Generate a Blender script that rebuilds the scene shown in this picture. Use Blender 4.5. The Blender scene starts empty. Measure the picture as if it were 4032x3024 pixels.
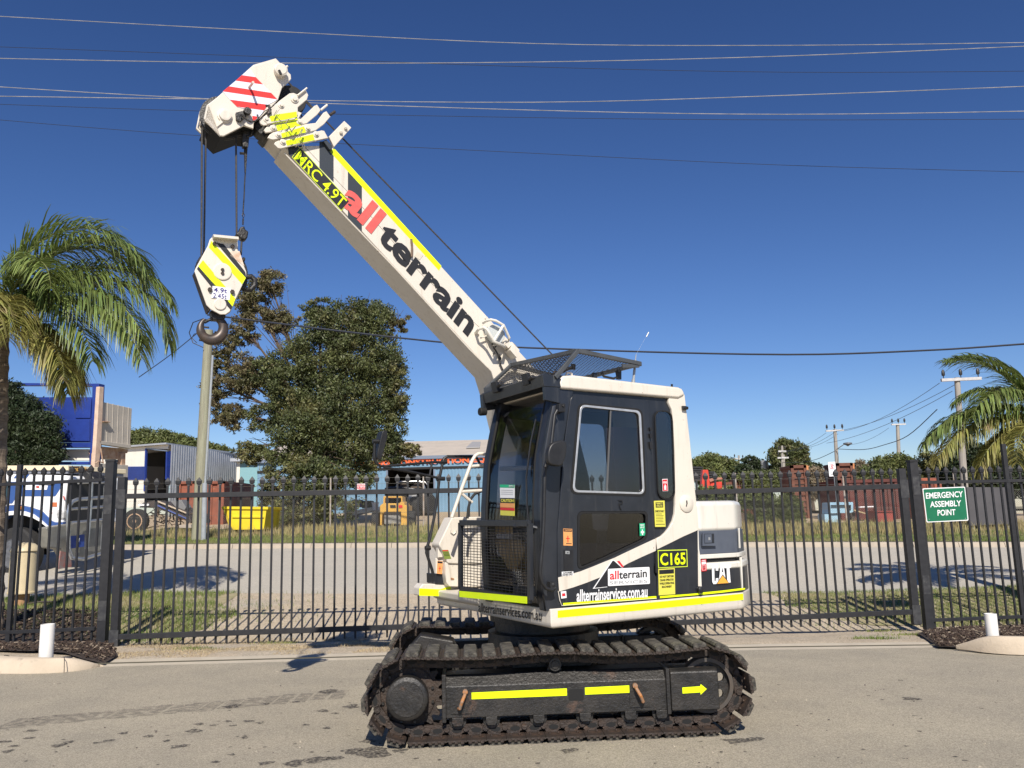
import bpy, bmesh, math, random
import numpy as np
from mathutils import Vector, Matrix
random.seed(7); rng = np.random.default_rng(7)
sc = bpy.context.scene; COL = sc.collection
V = Vector
# ---------------------------------------------------------------- camera, light, sky
CH, FP = 1.55, 3280.0
_p, _r = math.radians(9.2), math.radians(1.45)
CF = V((0, math.cos(_p), math.sin(_p))); _x0 = V((1, 0, 0)); _u0 = V((0, -math.sin(_p), math.cos(_p)))
CRt = math.cos(_r)*_x0 - math.sin(_r)*_u0; CU = math.cos(_r)*_u0 + math.sin(_r)*_x0
CP = V((0, 0, CH))
cam = bpy.data.cameras.new('camera'); cam.sensor_width = 36; cam.lens = FP*36/4032; cam.clip_end = 3000; cam.clip_start = .05
co = bpy.data.objects.new('camera', cam); COL.objects.link(co)
mw = Matrix.Identity(4)
for i in range(3):
    mw[i][0] = CRt[i]; mw[i][1] = CU[i]; mw[i][2] = -CF[i]; mw[i][3] = CP[i]
co.matrix_world = mw; sc.camera = co
SAZ, SEL = math.radians(-4.2), math.radians(41.5)      # shadow azimuth from +Y, sun elevation
sdir = V((math.sin(SAZ)*math.cos(SEL), math.cos(SAZ)*math.cos(SEL), -math.sin(SEL)))   # travel direction of the light
sl = bpy.data.lights.new('sun', 'SUN'); sl.energy = 5.0; sl.angle = math.radians(.5); sl.color = (1, .93, .83)
so = bpy.data.objects.new('sun', sl); COL.objects.link(so); so.rotation_euler = sdir.to_track_quat('-Z', 'Y').to_euler()
w = bpy.data.worlds.new('World'); sc.world = w; w.use_nodes = True
nt = w.node_tree; bg = nt.nodes['Background']; sky = nt.nodes.new('ShaderNodeTexSky'); sky.sky_type = 'NISHITA'
sky.sun_disc = False; sky.sun_elevation = SEL; sky.sun_rotation = math.radians(180)+SAZ
sky.altitude = 0; sky.air_density = 1.0; sky.dust_density = .15; sky.ozone_density = 3.2
hs = nt.nodes.new('ShaderNodeHueSaturation'); hs.inputs['Saturation'].default_value = 1.1; hs.inputs['Value'].default_value = 1
gm = nt.nodes.new('ShaderNodeGamma'); gm.inputs[1].default_value = 1.25; mxs = nt.nodes.new('ShaderNodeMix'); mxs.data_type = 'RGBA'; mxs.blend_type = 'MULTIPLY'
mxs.inputs[0].default_value = 1; mxs.inputs[7].default_value = (.85, .84, 1, 1)
nt.links.new(sky.outputs[0], hs.inputs['Color']); nt.links.new(hs.outputs[0], gm.inputs[0]); nt.links.new(gm.outputs[0], mxs.inputs[6]); nt.links.new(mxs.outputs[2], bg.inputs[0]); bg.inputs[1].default_value = .0525
sc.view_settings.view_transform = 'Standard'; sc.view_settings.look = 'None'; sc.view_settings.exposure = .25; sc.view_settings.gamma = 1

# ---------------------------------------------------------------- photo coordinates -> rays
CRP = dict(A=(700,200,750/2212),B=(650,500,.5425),C=(1600,1200,1300/2157),D=(1600,1800,1400/2212),E=(1380,2380,1640/2212),G=(1050,500,1050/1742),L=(0,1400,1000/2212),M=(0,1900,1000/2074),N=(900,1600,1000/2212),Q=(2650,1400,1382/2212),R5=(2700,1750,900/1757),R6=(3300,1750,732/1429),L7=(0,700,1000/1382),a1=(0,1750,480/2212),a2=(480,1700,480/1770),a3=(1340,1720,600/2212),a4=(2680,1700,600/2212),a5=(3200,1650,500/1843),a6=(3530,1300,502/1388),a7=(0,2000,600/1991),b1=(1860,1340,900/2212),b2=(1640,1750,600/1422),b3=(2150,1550,.5425),b4=(2560,1950,400/1327),b5=(1380,2400,820/2212),b6=(2200,2400,820/2212),b7=(0,2450,1400/2212),b8=(1850,1200,400/1843),o=(0,0,4032/2212),t=(0,0,1))
def px(c, x, y):
    a, b, s = CRP[c]; return a+x*s, b+y*s
def ray(x, y): return CF + CRt*((x-2016)/FP) - CU*((y-1512)/FP)
class Pl:
    """vertical plane: origin o, ex (rightwards), outward normal n"""
    def __init__(s, o, ex, n): s.o = V(o); s.ex = V(ex).normalized(); s.n = V(n).normalized()
    def hit(s, c, x, y, off=0):
        X, Y = px(c, x, y); d = ray(X, Y); o = s.o + s.n*off
        t = (o-CP).dot(s.n)/d.dot(s.n); return CP + d*t
    def pts(s, c, L, off=0): return [s.hit(c, x, y, off) for x, y in L]
    def to2(s, p): q = p-s.o; return (q.dot(s.ex), q.z)
    def at(s, a, z, off=0): q = s.o + s.ex*a + s.n*off; return V((q.x, q.y, z))
def PY(Y): return Pl((0, Y, 0), (1, 0, 0), (0, -1, 0))
def atY(c, x, y, Y): return PY(Y).hit(c, x, y)

# ---------------------------------------------------------------- materials
def lin(h):
    if isinstance(h, str):
        r = [int(h[i:i+2], 16)/255 for i in (0, 2, 4)]
        return tuple((c/12.92 if c <= .04045 else ((c+.055)/1.055)**2.4) for c in r)
    return h
MC = {}
def mat(name, c1, c2=None, scale=8, rough=.5, metal=0, bump=0, bscale=None, c3=None, s3=1.5, t3=.6, spec=.5, coat=0, island=0, trans=0, streak=None, detail=6, stretch=None, w3=.08):
    if name in MC: return MC[name]
    m = bpy.data.materials.new(name); m.use_nodes = True; nt = m.node_tree; N = nt.nodes; Lk = nt.links
    b = N['Principled BSDF']; b.inputs['Roughness'].default_value = rough; b.inputs['Metallic'].default_value = metal
    b.inputs['Specular IOR Level'].default_value = spec; b.inputs['Coat Weight'].default_value = coat
    c1 = lin(c1)
    tc = N.new('ShaderNodeTexCoord'); src = tc.outputs['Object']
    if stretch:
        mp = N.new('ShaderNodeMapping'); mp.inputs['Scale'].default_value = stretch; Lk.new(src, mp.inputs[0]); src = mp.outputs[0]
    def noise(s, d=detail):
        n = N.new('ShaderNodeTexNoise'); n.inputs['Scale'].default_value = s; n.inputs['Detail'].default_value = d; n.inputs['Roughness'].default_value = .65
        Lk.new(src, n.inputs['Vector']); return n
    col = None
    if c2 is not None:
        c2 = lin(c2); n = noise(scale); r = N.new('ShaderNodeMapRange'); r.inputs[1].default_value = .38; r.inputs[2].default_value = .62
        Lk.new(n.outputs[0], r.inputs[0]); mx = N.new('ShaderNodeMix'); mx.data_type = 'RGBA'
        mx.inputs[6].default_value = (*c1, 1); mx.inputs[7].default_value = (*c2, 1); Lk.new(r.outputs[0], mx.inputs[0]); col = mx.outputs[2]
    if c3 is not None:
        c3 = lin(c3); n = noise(s3, 8); r = N.new('ShaderNodeMapRange'); r.inputs[1].default_value = t3; r.inputs[2].default_value = t3+w3
        Lk.new(n.outputs[0], r.inputs[0]); mx = N.new('ShaderNodeMix'); mx.data_type = 'RGBA'
        if col: Lk.new(col, mx.inputs[6])
        else: mx.inputs[6].default_value = (*c1, 1)
        mx.inputs[7].default_value = (*c3, 1); Lk.new(r.outputs[0], mx.inputs[0]); col = mx.outputs[2]
    if streak:
        mp2 = N.new('ShaderNodeMapping'); mp2.inputs['Scale'].default_value = (9, 9, .7); Lk.new(tc.outputs['Object'], mp2.inputs[0])
        n = N.new('ShaderNodeTexNoise'); n.inputs['Scale'].default_value = 2.2; n.inputs['Detail'].default_value = 8; n.inputs['Roughness'].default_value = .7; Lk.new(mp2.outputs[0], n.inputs['Vector'])
        r = N.new('ShaderNodeMapRange'); r.inputs[1].default_value = .53; r.inputs[2].default_value = .80; r.inputs[4].default_value = .8; Lk.new(n.outputs[0], r.inputs[0])
        mx = N.new('ShaderNodeMix'); mx.data_type = 'RGBA'; mx.inputs[7].default_value = (*streak, 1); Lk.new(r.outputs[0], mx.inputs[0])
        if col: Lk.new(col, mx.inputs[6])
        else: mx.inputs[6].default_value = (*c1, 1)
        col = mx.outputs[2]
        n2 = noise(38, 3); r2 = N.new('ShaderNodeMapRange'); r2.inputs[1].default_value = .70; r2.inputs[2].default_value = .73; r2.inputs[4].default_value = .75; Lk.new(n2.outputs[0], r2.inputs[0])
        mx = N.new('ShaderNodeMix'); mx.data_type = 'RGBA'; mx.inputs[7].default_value = (streak[0]*.5, streak[1]*.4, streak[2]*.35, 1); Lk.new(r2.outputs[0], mx.inputs[0]); Lk.new(col, mx.inputs[6]); col = mx.outputs[2]
    if island:
        g = N.new('ShaderNodeNewGeometry'); r = N.new('ShaderNodeMapRange'); r.inputs[3].default_value = 1-island; r.inputs[4].default_value = 1+island
        Lk.new(g.outputs['Random Per Island'], r.inputs[0]); h = N.new('ShaderNodeHueSaturation'); Lk.new(r.outputs[0], h.inputs['Value'])
        r2 = N.new('ShaderNodeMapRange'); r2.inputs[3].default_value = .485; r2.inputs[4].default_value = .515
        Lk.new(g.outputs['Random Per Island'], r2.inputs[0]); Lk.new(r2.outputs[0], h.inputs['Hue'])
        if col: Lk.new(col, h.inputs['Color'])
        else: h.inputs['Color'].default_value = (*c1, 1)
        col = h.outputs[0]
    if col: Lk.new(col, b.inputs['Base Color'])
    else: b.inputs['Base Color'].default_value = (*c1, 1)
    if bump:
        n = noise(bscale or scale*4, 4); bp = N.new('ShaderNodeBump'); bp.inputs['Strength'].default_value = bump; bp.inputs['Distance'].default_value = .02
        Lk.new(n.outputs[0], bp.inputs['Height']); Lk.new(bp.outputs[0], b.inputs['Normal'])
    if trans:   # leaf translucency
        tr = N.new('ShaderNodeBsdfTranslucent'); ms = N.new('ShaderNodeMixShader'); ms.inputs[0].default_value = trans
        if col: Lk.new(col, tr.inputs[0])
        else: tr.inputs[0].default_value = (*c1, 1)
        Lk.new(b.outputs[0], ms.inputs[1]); Lk.new(tr.outputs[0], ms.inputs[2]); Lk.new(ms.outputs[0], N['Material Output'].inputs[0])
    MC[name] = m; return m
def glass(name, tint, refl=.06, rough=.02):
    m = bpy.data.materials.new(name); m.use_nodes = True; nt = m.node_tree; N = nt.nodes; Lk = nt.links; N.remove(N['Principled BSDF'])
    t = N.new('ShaderNodeBsdfTransparent'); t.inputs[0].default_value = (*tint, 1); g = N.new('ShaderNodeBsdfGlossy'); g.inputs['Roughness'].default_value = rough
    g.inputs[0].default_value = (1, 1, 1, 1); lw = N.new('ShaderNodeFresnel'); lw.inputs[0].default_value = 1.5
    ms = N.new('ShaderNodeMixShader'); Lk.new(lw.outputs[0], ms.inputs[0]); Lk.new(t.outputs[0], ms.inputs[1]); Lk.new(g.outputs[0], ms.inputs[2])
    Lk.new(ms.outputs[0], N['Material Output'].inputs[0]); return m
WHITE = mat('cream_paint', (.70,.645,.555), (.67,.615,.525), 3, .38, bump=.02, bscale=60, c3=(.50,.42,.33), s3=7, t3=.68, coat=.15, streak=(.46,.40,.32))
WHITEC = mat('clean_white_paint', (.74,.71,.63), (.71,.68,.60), 2, .35, coat=.2, streak=(.5,.45,.38))
CHAR = mat('charcoal_paint', (.015,.0175,.023), (.021,.024,.031), 5, .33, c3=(.036,.038,.042), s3=9, t3=.64, coat=.15, streak=(.055,.055,.055))
SLATE = mat('slate_paint', (.075,.088,.115), (.10,.115,.145), 3, .42)
BLK = mat('black_satin', (.012,.012,.013), (.02,.02,.021), 12, .45)
BLKM = mat('black_matt', (.008,.008,.008), None, rough=.8)
RUB = mat('rubber', (.018,.018,.019), (.028,.027,.026), 30, .8)
PAD = mat('track_pad_rubber', (.026,.024,.021), (.135,.122,.098), 18, .75, bump=.5, bscale=90, stretch=(1, 1, 1))
NEON = mat('fluoro_yellow', (.80,1.0,.0), (.74,.96,.0), 8, .45)
NEON2 = mat('fluoro_yellow_worn', (.62,.78,.05), (.55,.70,.06), 30, .5)
RED = mat('sign_red', (.80,.035,.03), None, rough=.4)
SRED = mat('faded_red', (.72,.12,.10), (.66,.10,.09), 20, .5, c3=(.78,.5,.45), s3=25, t3=.68)
OWH = mat('reflective_white', (.72,.76,.85), None, rough=.3)
RUST = mat('rusty_steel', (.026,.020,.017), (.05,.033,.024), 14, .6, bump=.6, bscale=60, c3=(.085,.05,.032), s3=9, t3=.60)
GREASE = mat('dirty_dark_steel', (.014,.0135,.013), (.032,.029,.026), 9, .42, bump=.35, bscale=50, c3=(.075,.048,.035), s3=4, t3=.6)
STEEL = mat('bare_steel', (.45,.45,.44), (.3,.29,.28), 25, .35, metal=.9)
ALU = mat('aluminium', (.62,.63,.64), (.5,.5,.5), 15, .35, metal=.6)
DKST = mat('dark_hook_steel', (.05,.042,.038), (.09,.065,.05), 12, .4, metal=.3)
TAN = mat('tan_paint', (.60,.41,.20), (.52,.35,.17), 6, .6)
GRYM = mat('grey_metal', (.35,.36,.36), None, rough=.4, metal=.3)
GLASS = glass('tinted_glass', (.66, .67, .70)); WGLASS = glass('windscreen_glass', (.88, .89, .90))
YST = mat('sticker_yellow', (.72,.66,.08), (.66,.62,.10), 20, .5)
ORST = mat('sticker_orange', (.78,.36,.12), (.72,.32,.11), 15, .5)
GRST = mat('sticker_green', (.02,.42,.20), None, rough=.5)
INK = mat('ink_black', (.015,.015,.017), None, rough=.5)
INKW = mat('ink_white', (.80,.80,.80), None, rough=.4)
REDINK = mat('ink_red', (.62,.02,.03), None, rough=.4)
FENCE = mat('black_fence_paint', (.012,.012,.014), (.02,.02,.022), 12, .55, c3=(.06,.06,.062), s3=3, t3=.66)

# ---------------------------------------------------------------- mesh helpers
class MB:
    def __init__(s): s.v = []; s.f = []; s.m = []
    def add(s, vs, fs, mi=0):
        k = len(s.v); s.v += [tuple(p) for p in vs]; s.f += [tuple(i+k for i in f) for f in fs]; s.m += [mi]*len(fs); return s
    def prism(s, P, vec, mi=0):
        P = [V(p) for p in P]; n = len(P); vec = V(vec)
        nr = V((0, 0, 0))
        for i in range(n): nr += P[i].cross(P[(i+1) % n])
        if nr.dot(vec) > 0: P = P[::-1]
        Q = [p+vec for p in P]
        return s.add(P+Q, [tuple(range(n)), tuple(range(2*n-1, n-1, -1))] + [(i+n, (i+1) % n+n, (i+1) % n, i) for i in range(n)], mi)
    def box(s, c, d, ax=None, mi=0):
        c = V(c); ax = ax or (V((1,0,0)), V((0,1,0)), V((0,0,1))); x, y, z = [V(a)*(q/2) for a, q in zip(ax, d)]
        return s.prism([c-x-y-z, c+x-y-z, c+x+y-z, c-x+y-z], z*2, mi)
    def bb(s, a, b, mi=0):
        a, b = V(a), V(b); return s.box((a+b)/2, [abs(b[i]-a[i]) for i in range(3)], None, mi)
    def bar(s, p, q, w_, h_, up=(0,0,1), mi=0):
        p, q = V(p), V(q); d = (q-p); l = d.length; d.normalize(); u = V(up); x = d.cross(u)
        if x.length < 1e-4: x = d.cross(V((0, 1, 0)))
        x.normalize(); y = x.cross(d); return s.box((p+q)/2, (l, w_, h_), (d, x, y), mi)
    def tube(s, P, r, n=8, mi=0, closed=False, r2=None):
        P = [V(p) for p in P]; L = len(P); prev = None; rings = []
        for i in range(L):
            if closed: t = P[(i+1) % L]-P[i-1]
            else: t = P[min(i+1, L-1)]-P[max(i-1, 0)]
            t.normalize()
            if prev is None:
                a = t.cross(V((0,0,1)));
                if a.length < .1: a = t.cross(V((1,0,0)))
            else: a = prev - t*prev.dot(t)
            a.normalize(); prev = a; b = t.cross(a); rr = r if r2 is None else r+(r2-r)*i/(L-1)
            rings.append([P[i]+(a*math.cos(2*math.pi*k/n)+b*math.sin(2*math.pi*k/n))*rr for k in range(n)])
        vs = [q for R_ in rings for q in R_]; fs = []
        for i in range(L if closed else L-1):
            j = (i+1) % L
            for k in range(n): fs.append((i*n+k, i*n+(k+1) % n, j*n+(k+1) % n, j*n+k))
        if not closed: fs += [tuple(range(n-1, -1, -1)), tuple((L-1)*n+k for k in range(n))]
        return s.add(vs, fs, mi)
    def cyl(s, p, q, r, n=20, mi=0): return s.tube([p, q], r, n, mi)
    def lathe(s, o, ax, prof, n=28, mi=0, cap=True):     # prof: list (t along axis, radius)
        o = V(o); ax = V(ax).normalized(); a = ax.cross(V((0,0,1)))
        if a.length < .1: a = ax.cross(V((1,0,0)))
        a.normalize(); b = ax.cross(a); vs = []; fs = []; m = len(prof)
        for t, r in prof:
            for k in range(n): c_ = 2*math.pi*k/n; vs.append(o+ax*t+(a*math.cos(c_)+b*math.sin(c_))*r)
        for i in range(m-1):
            for k in range(n): fs.append((i*n+k, i*n+(k+1) % n, (i+1)*n+(k+1) % n, (i+1)*n+k))
        if cap: fs += [tuple(range(n-1, -1, -1)), tuple((m-1)*n+k for k in range(n))]
        return s.add(vs, fs, mi)
    def quad(s, a, b, c, d, mi=0): return s.add([a, b, c, d], [(0, 1, 2, 3)], mi)
    def build(s, name, mats, parent=None, smooth=False, bevel=0, seg=2):
        me = bpy.data.meshes.new(name); me.from_pydata(s.v, [], s.f); me.polygons.foreach_set('material_index', s.m)
        if smooth: me.polygons.foreach_set('use_smooth', [True]*len(s.f))
        return link(me, name, mats, parent, smooth, bevel, seg)
def link(me, name, mats, parent=None, smooth=False, bevel=0, seg=2):
    for m in (mats if isinstance(mats, (list, tuple)) else [mats]): me.materials.append(m)
    me.update(); o = bpy.data.objects.new(name, me); COL.objects.link(o)
    if parent is not None:
        o.parent = parent
        if parent.type == 'EMPTY': o.matrix_parent_inverse = Matrix.Translation(-parent.location)
    if bevel:
        b = o.modifiers.new('bevel', 'BEVEL'); b.width = bevel; b.segments = seg; b.limit_method = 'ANGLE'; b.angle_limit = math.radians(38)
        b.harden_normals = True
        if not smooth: me.polygons.foreach_set('use_smooth', [True]*len(me.polygons))
    elif smooth:
        try: me.set_sharp_from_angle(angle=math.radians(40))
        except Exception: pass
    return o
def tag(o, label=None, cat=None, group=None, kind=None):
    if label: o['label'] = label
    if cat: o['category'] = cat
    if group: o['group'] = group
    if kind: o['kind'] = kind
    return o
def thing(name, label, cat, loc=(0,0,0), group=None):
    o = bpy.data.objects.new(name, None); COL.objects.link(o); o.location = loc; o.empty_display_size = .2
    return tag(o, label, cat, group)
def copy_tree(o, parent=None):
    c = o.copy(); COL.objects.link(c)
    if parent is not None: c.parent = parent
    for ch in [x for x in COL.objects if x.parent == o and x != c]: copy_tree(ch, c)
    return c
def fillet(P, r, n=5, closed=True):
    out = []; L = len(P)
    for i in range(L):
        p = V((*P[i],)); rr = r[i] if isinstance(r, (list, tuple)) else r
        if rr <= 0 or (not closed and i in (0, L-1)): out.append(tuple(p)); continue
        a = V((*P[i-1],)); b = V((*P[(i+1) % L],)); da = (a-p); db = (b-p)
        d = min(rr, da.length*.49, db.length*.49); s_, e_ = p+da.normalized()*d, p+db.normalized()*d
        for k in range(n+1):
            t = k/n; out.append(tuple(s_*(1-t)**2+p*2*t*(1-t)+e_*t*t))
    return out
def plate(name, pl, outer, holes, thick, m, parent, off=0, bevel=0):
    """flat plate in plane pl. outer/holes: 2D (a,z) loops. front face at offset off, thickness goes inward"""
    cu = bpy.data.curves.new(name, 'CURVE'); cu.dimensions = '2D'; cu.fill_mode = 'BOTH'; cu.extrude = max(thick/2-bevel, 0); cu.bevel_depth = bevel; cu.bevel_resolution = 1
    if bevel: cu.offset = -bevel
    for lp in [outer]+list(holes):
        sp = cu.splines.new('POLY'); sp.points.add(len(lp)-1)
        for i, q in enumerate(lp): sp.points[i].co = (q[0], q[1], 0, 1)
        sp.use_cyclic_u = True
    to = bpy.data.objects.new('tmp', cu); COL.objects.link(to); dg = bpy.context.evaluated_depsgraph_get()
    me = bpy.data.meshes.new_from_object(to.evaluated_get(dg)); bpy.data.objects.remove(to); bpy.data.curves.remove(cu)
    M = Matrix.Identity(4); o = pl.o + pl.n*(off-thick/2)
    for i in range(3): M[i][0] = pl.ex[i]; M[i][1] = (0, 0, 1)[i]; M[i][2] = pl.n[i]; M[i][3] = o[i]
    M[2][3] = 0; me.transform(M); me.materials.clear(); me.name = name
    return link(me, name, m, parent)
def text(s, name, LL, LR, UL, m, parent, bold=.0, off=.003, depth=.0008, spacing=1.0, shear=0):
    LL, LR, UL = V(LL), V(LR), V(UL)
    cu = bpy.data.curves.new(name, 'FONT'); cu.body = s; cu.size = 1; cu.offset = bold; cu.extrude = .01; cu.space_character = spacing; cu.align_x = 'LEFT'; cu.shear = shear
    cu.resolution_u = 3
    to = bpy.data.objects.new('tmp', cu); COL.objects.link(to); dg = bpy.context.evaluated_depsgraph_get()
    me = bpy.data.meshes.new_from_object(to.evaluated_get(dg)); bpy.data.objects.remove(to); bpy.data.curves.remove(cu)
    co_ = np.empty(len(me.vertices)*3, 'f'); me.vertices.foreach_get('co', co_); co_ = co_.reshape(-1, 3)
    mn, mx = co_.min(0), co_.max(0); ex, ey = LR-LL, UL-LL; n = ex.cross(ey).normalized()
    out = np.array(LL)+np.outer((co_[:, 0]-mn[0])/(mx[0]-mn[0]), np.array(ex))+np.outer((co_[:, 1]-mn[1])/(mx[1]-mn[1]), np.array(ey))+np.outer((co_[:, 2] > 0)*depth+off-depth, np.array(n))
    me.vertices.foreach_set('co', out.astype('f').ravel()); me.materials.clear(); me.name = name
    return link(me, name, m, parent)
def ptext(s, name, pl, c, LL, LR, UL, m, parent, bold=0, off=.003, **k):
    return text(s, name, pl.hit(c, *LL, off), pl.hit(c, *LR, off), pl.hit(c, *UL, off), m, parent, bold, 0.0008, **k)
def decal(name, pl, c, pts, m, parent, off=.002, th=.0018, r=0):
    P = pl.pts(c, pts, off)
    if r:
        P2 = fillet([pl.to2(p) for p in P], r); P = [pl.at(a, z, off) for a, z in P2]
    return MB().prism(P, -pl.n*th).build(name, m, parent)
def lerp(a, b, t): return a+(b-a)*t

# ---------------------------------------------------------------- terrain
ROWS = [  # (photo x, photo y, Y)
 [(-900,2655,9.9),(400,2625,9.9),(1400,2600,9.95),(2900,2560,10.1),(3650,2550,10.2),(5200,2520,10.45)],
 [(-900,2598,10.5),(400,2580,10.5),(1400,2560,10.5),(2900,2528,10.6),(3650,2520,10.7),(5200,2500,11.0)],
 [(-900,2560,11.75),(400,2535,11.75),(1400,2525,11.9),(2900,2498,12.3),(3650,2478,12.5),(5200,2440,12.9)],
 [(-900,2385,16),(0,2360,15.5),(545,2334,15.3),(2016,2340,14.9),(3300,2335,15),(4032,2310,15),(5200,2300,15)],
 [(-900,2172,25),(545,2163,24),(1700,2156,23),(3000,2155,22),(4300,2155,21.5),(5200,2155,21)],
 [(-900,2125,31),(545,2106,30),(1300,2090,29),(3300,2074,28),(4300,2068,28),(5200,2068,28)],
 [(-900,2045,48),(545,2030,47),(1800,2014,46),(3300,2020,46),(5200,2020,46)],
]
RW = []
for R_ in ROWS:
    q = [atY('t', x, y, Y) for x, y, Y in R_]; RW.append((np.array([p.x for p in q]), np.array([p.y for p in q]), np.array([p.z for p in q])))
def rowY(i, X): return float(np.interp(X, RW[i][0], RW[i][1]))
def rowZ(i, X): return float(np.interp(X, RW[i][0], RW[i][2]))
def tz(X, Y):
    ys = [-60.]+[rowY(i, X) for i in range(7)]+[200., 900.]
    zs = [0.]+[0. if i == 0 and abs(rowZ(0, X)) < .02 else rowZ(i, X) for i in range(7)]; zs += [zs[-1]+.3, zs[-1]+.4]
    zs[0] = 0.0
    if Y < 8.5: return 0.0
    if Y < ys[1]: return zs[1]*(Y-8.5)/(ys[1]-8.5)
    return float(np.interp(Y, ys[1:], zs[1:]))
def strip(name, fa, fb, m, ny=6, off=0, x0=-40, x1=40, nx=80, kind='structure', rnd=0):
    vs = []; fs = []
    for i in range(nx+1):
        X = x0+(x1-x0)*i/nx; a, b = fa(X), fb(X)
        for j in range(ny+1):
            Y = a+(b-a)*j/ny; vs.append((X, Y, tz(X, Y)+off+(random.uniform(-rnd, rnd) if 0 < j < ny else 0)))
    for i in range(nx):
        for j in range(ny):
            k = i*(ny+1)+j; fs.append((k, k+ny+1, k+ny+2, k+1))
    o = MB().add(vs, fs).build(name, m, smooth=True); tag(o, kind=kind); return o
ASPH = mat('old_asphalt', (.40,.35,.262), (.35,.31,.235), 1.3, .9, bump=.7, bscale=140, c3=(.42,.37,.275), s3=.5, t3=.52, w3=.12, detail=10)
# fine aggregate speckle for the asphalt
def speckle(m, scale=120, dark=.62, light=1.45):
    nt = m.node_tree; N = nt.nodes; Lk = nt.links; b = N['Principled BSDF']; src = b.inputs['Base Color'].links[0].from_socket
    tc = N.new('ShaderNodeTexCoord'); vo = N.new('ShaderNodeTexVoronoi'); vo.inputs['Scale'].default_value = scale; Lk.new(tc.outputs['Object'], vo.inputs['Vector'])
    sp = N.new('ShaderNodeSeparateColor'); Lk.new(vo.outputs['Color'], sp.inputs[0]); r = N.new('ShaderNodeMapRange'); r.inputs[3].default_value = dark; r.inputs[4].default_value = light
    Lk.new(sp.outputs[0], r.inputs[0]); mx = N.new('ShaderNodeMix'); mx.data_type = 'RGBA'; mx.blend_type = 'MULTIPLY'; mx.inputs[0].default_value = .8
    cm = N.new('ShaderNodeCombineColor')
    for i in range(3): Lk.new(r.outputs[0], cm.inputs[i])
    Lk.new(src, mx.inputs[6]); Lk.new(cm.outputs[0], mx.inputs[7]); Lk.new(mx.outputs[2], b.inputs['Base Color'])
speckle(ASPH, 150)
STREET = mat('street_asphalt', (.41,.38,.32), (.45,.41,.34), .5, .9, bump=.4, bscale=60, c3=(.36,.325,.27), s3=.8, t3=.62, stretch=(.25, 1.6, 1)); speckle(STREET, 60, .8, 1.2)
CONC = mat('pale_concrete', (.50,.44,.34), (.44,.385,.30), 4, .85, bump=.3, bscale=60)
DIRT = mat('dry_dirt', (.42,.345,.25), (.48,.40,.29), 2.5, .95, bump=.9, bscale=40, c3=(.38,.34,.275), s3=1.1, t3=.5, w3=.2); speckle(DIRT, 70, .7, 1.3)
LAWNB = mat('lawn_soil', (.25,.23,.11), (.36,.30,.19), 3, .95, bump=.6, bscale=30)
VERGE = mat('verge_soil', (.20,.18,.09), (.12,.14,.05), 1.2, .95, bump=.6, bscale=20)
SAND = mat('sand_yard', (.47,.36,.23), (.40,.31,.20), 1.0, .95, bump=.5, bscale=8)
strip('forecourt', lambda X: -25, lambda X: rowY(0, X), ASPH, 24)
strip('concrete_strip', lambda X: rowY(0, X), lambda X: rowY(0, X)+.13, CONC, 2)
strip('concrete_track', lambda X: rowY(0, X)+.20, lambda X: rowY(0, X)+.36, CONC, 2)
strip('channel_bed', lambda X: rowY(0, X)+.13, lambda X: rowY(0, X)+.20, mat('channel_dirt', (.07,.05,.04), (.12,.09,.07), 20, .9), 1, -.03)
strip('gravel_apron', lambda X: rowY(0, X)+.36, lambda X: rowY(3, X), DIRT, 30, rnd=.008, nx=260)
strip('street', lambda X: rowY(3, X), lambda X: rowY(4, X), STREET, 12)
strip('grass_verge', lambda X: rowY(4, X)+.3, lambda X: rowY(5, X)+.5, VERGE, 12, .12)
strip('sand_yard', lambda X: rowY(5, X)+.5, lambda X: 60, SAND, 16)
strip('far_ground', lambda X: 60, lambda X: 900, mat('far_ground', (.20,.19,.10), (.25,.2,.13), .1, .95), 10, x0=-700, x1=700, nx=20)
# far kerb
mb = MB(); n = 60
for i in range(n):
    X0 = -34+68*i/n; X1 = -34+68*(i+1)/n-.012
    P = [(X, rowY(4, X)+dy, tz(X, rowY(4, X))+dz) for X in (X0, X1) for dy, dz in ((0, -.05), (.06, .11), (.10, .13), (.32, .13), (.32, -.05))]
    mb.add(P, [(0, 1, 2, 3, 4), (9, 8, 7, 6, 5), (0, 5, 6, 1), (1, 6, 7, 2), (2, 7, 8, 3), (3, 8, 9, 4)])
tag(mb.build('kerb', mat('kerb_concrete', (.42,.36,.28), (.35,.30,.24), 3, .9)), kind='structure')
STAIN = bpy.data.materials.new('stain'); STAIN.use_nodes = True
def soft(m, colr, thr=.5, scale=9, strength=.75):
    nt = m.node_tree; N = nt.nodes; Lk = nt.links; b = N['Principled BSDF']; b.inputs['Base Color'].default_value = (*colr, 1); b.inputs['Roughness'].default_value = .8
    t = N.new('ShaderNodeBsdfTransparent'); ms = N.new('ShaderNodeMixShader'); tc = N.new('ShaderNodeTexCoord'); n = N.new('ShaderNodeTexNoise'); n.inputs['Scale'].default_value = scale; n.inputs['Detail'].default_value = 8
    r = N.new('ShaderNodeMapRange'); r.inputs[1].default_value = thr-.12; r.inputs[2].default_value = thr+.12; r.inputs[4].default_value = strength
    Lk.new(tc.outputs['Object'], n.inputs[0]); Lk.new(n.outputs[0], r.inputs[0]); Lk.new(r.outputs[0], ms.inputs[0]); Lk.new(t.outputs[0], ms.inputs[1]); Lk.new(b.outputs[0], ms.inputs[2]); Lk.new(ms.outputs[0], N['Material Output'].inputs[0])
soft(STAIN, (.07,.062,.055), .46, 40, .7)
MARK = bpy.data.materials.new('track_mark'); MARK.use_nodes = True; soft(MARK, (.14,.125,.11), .46, 14, .32)
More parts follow.
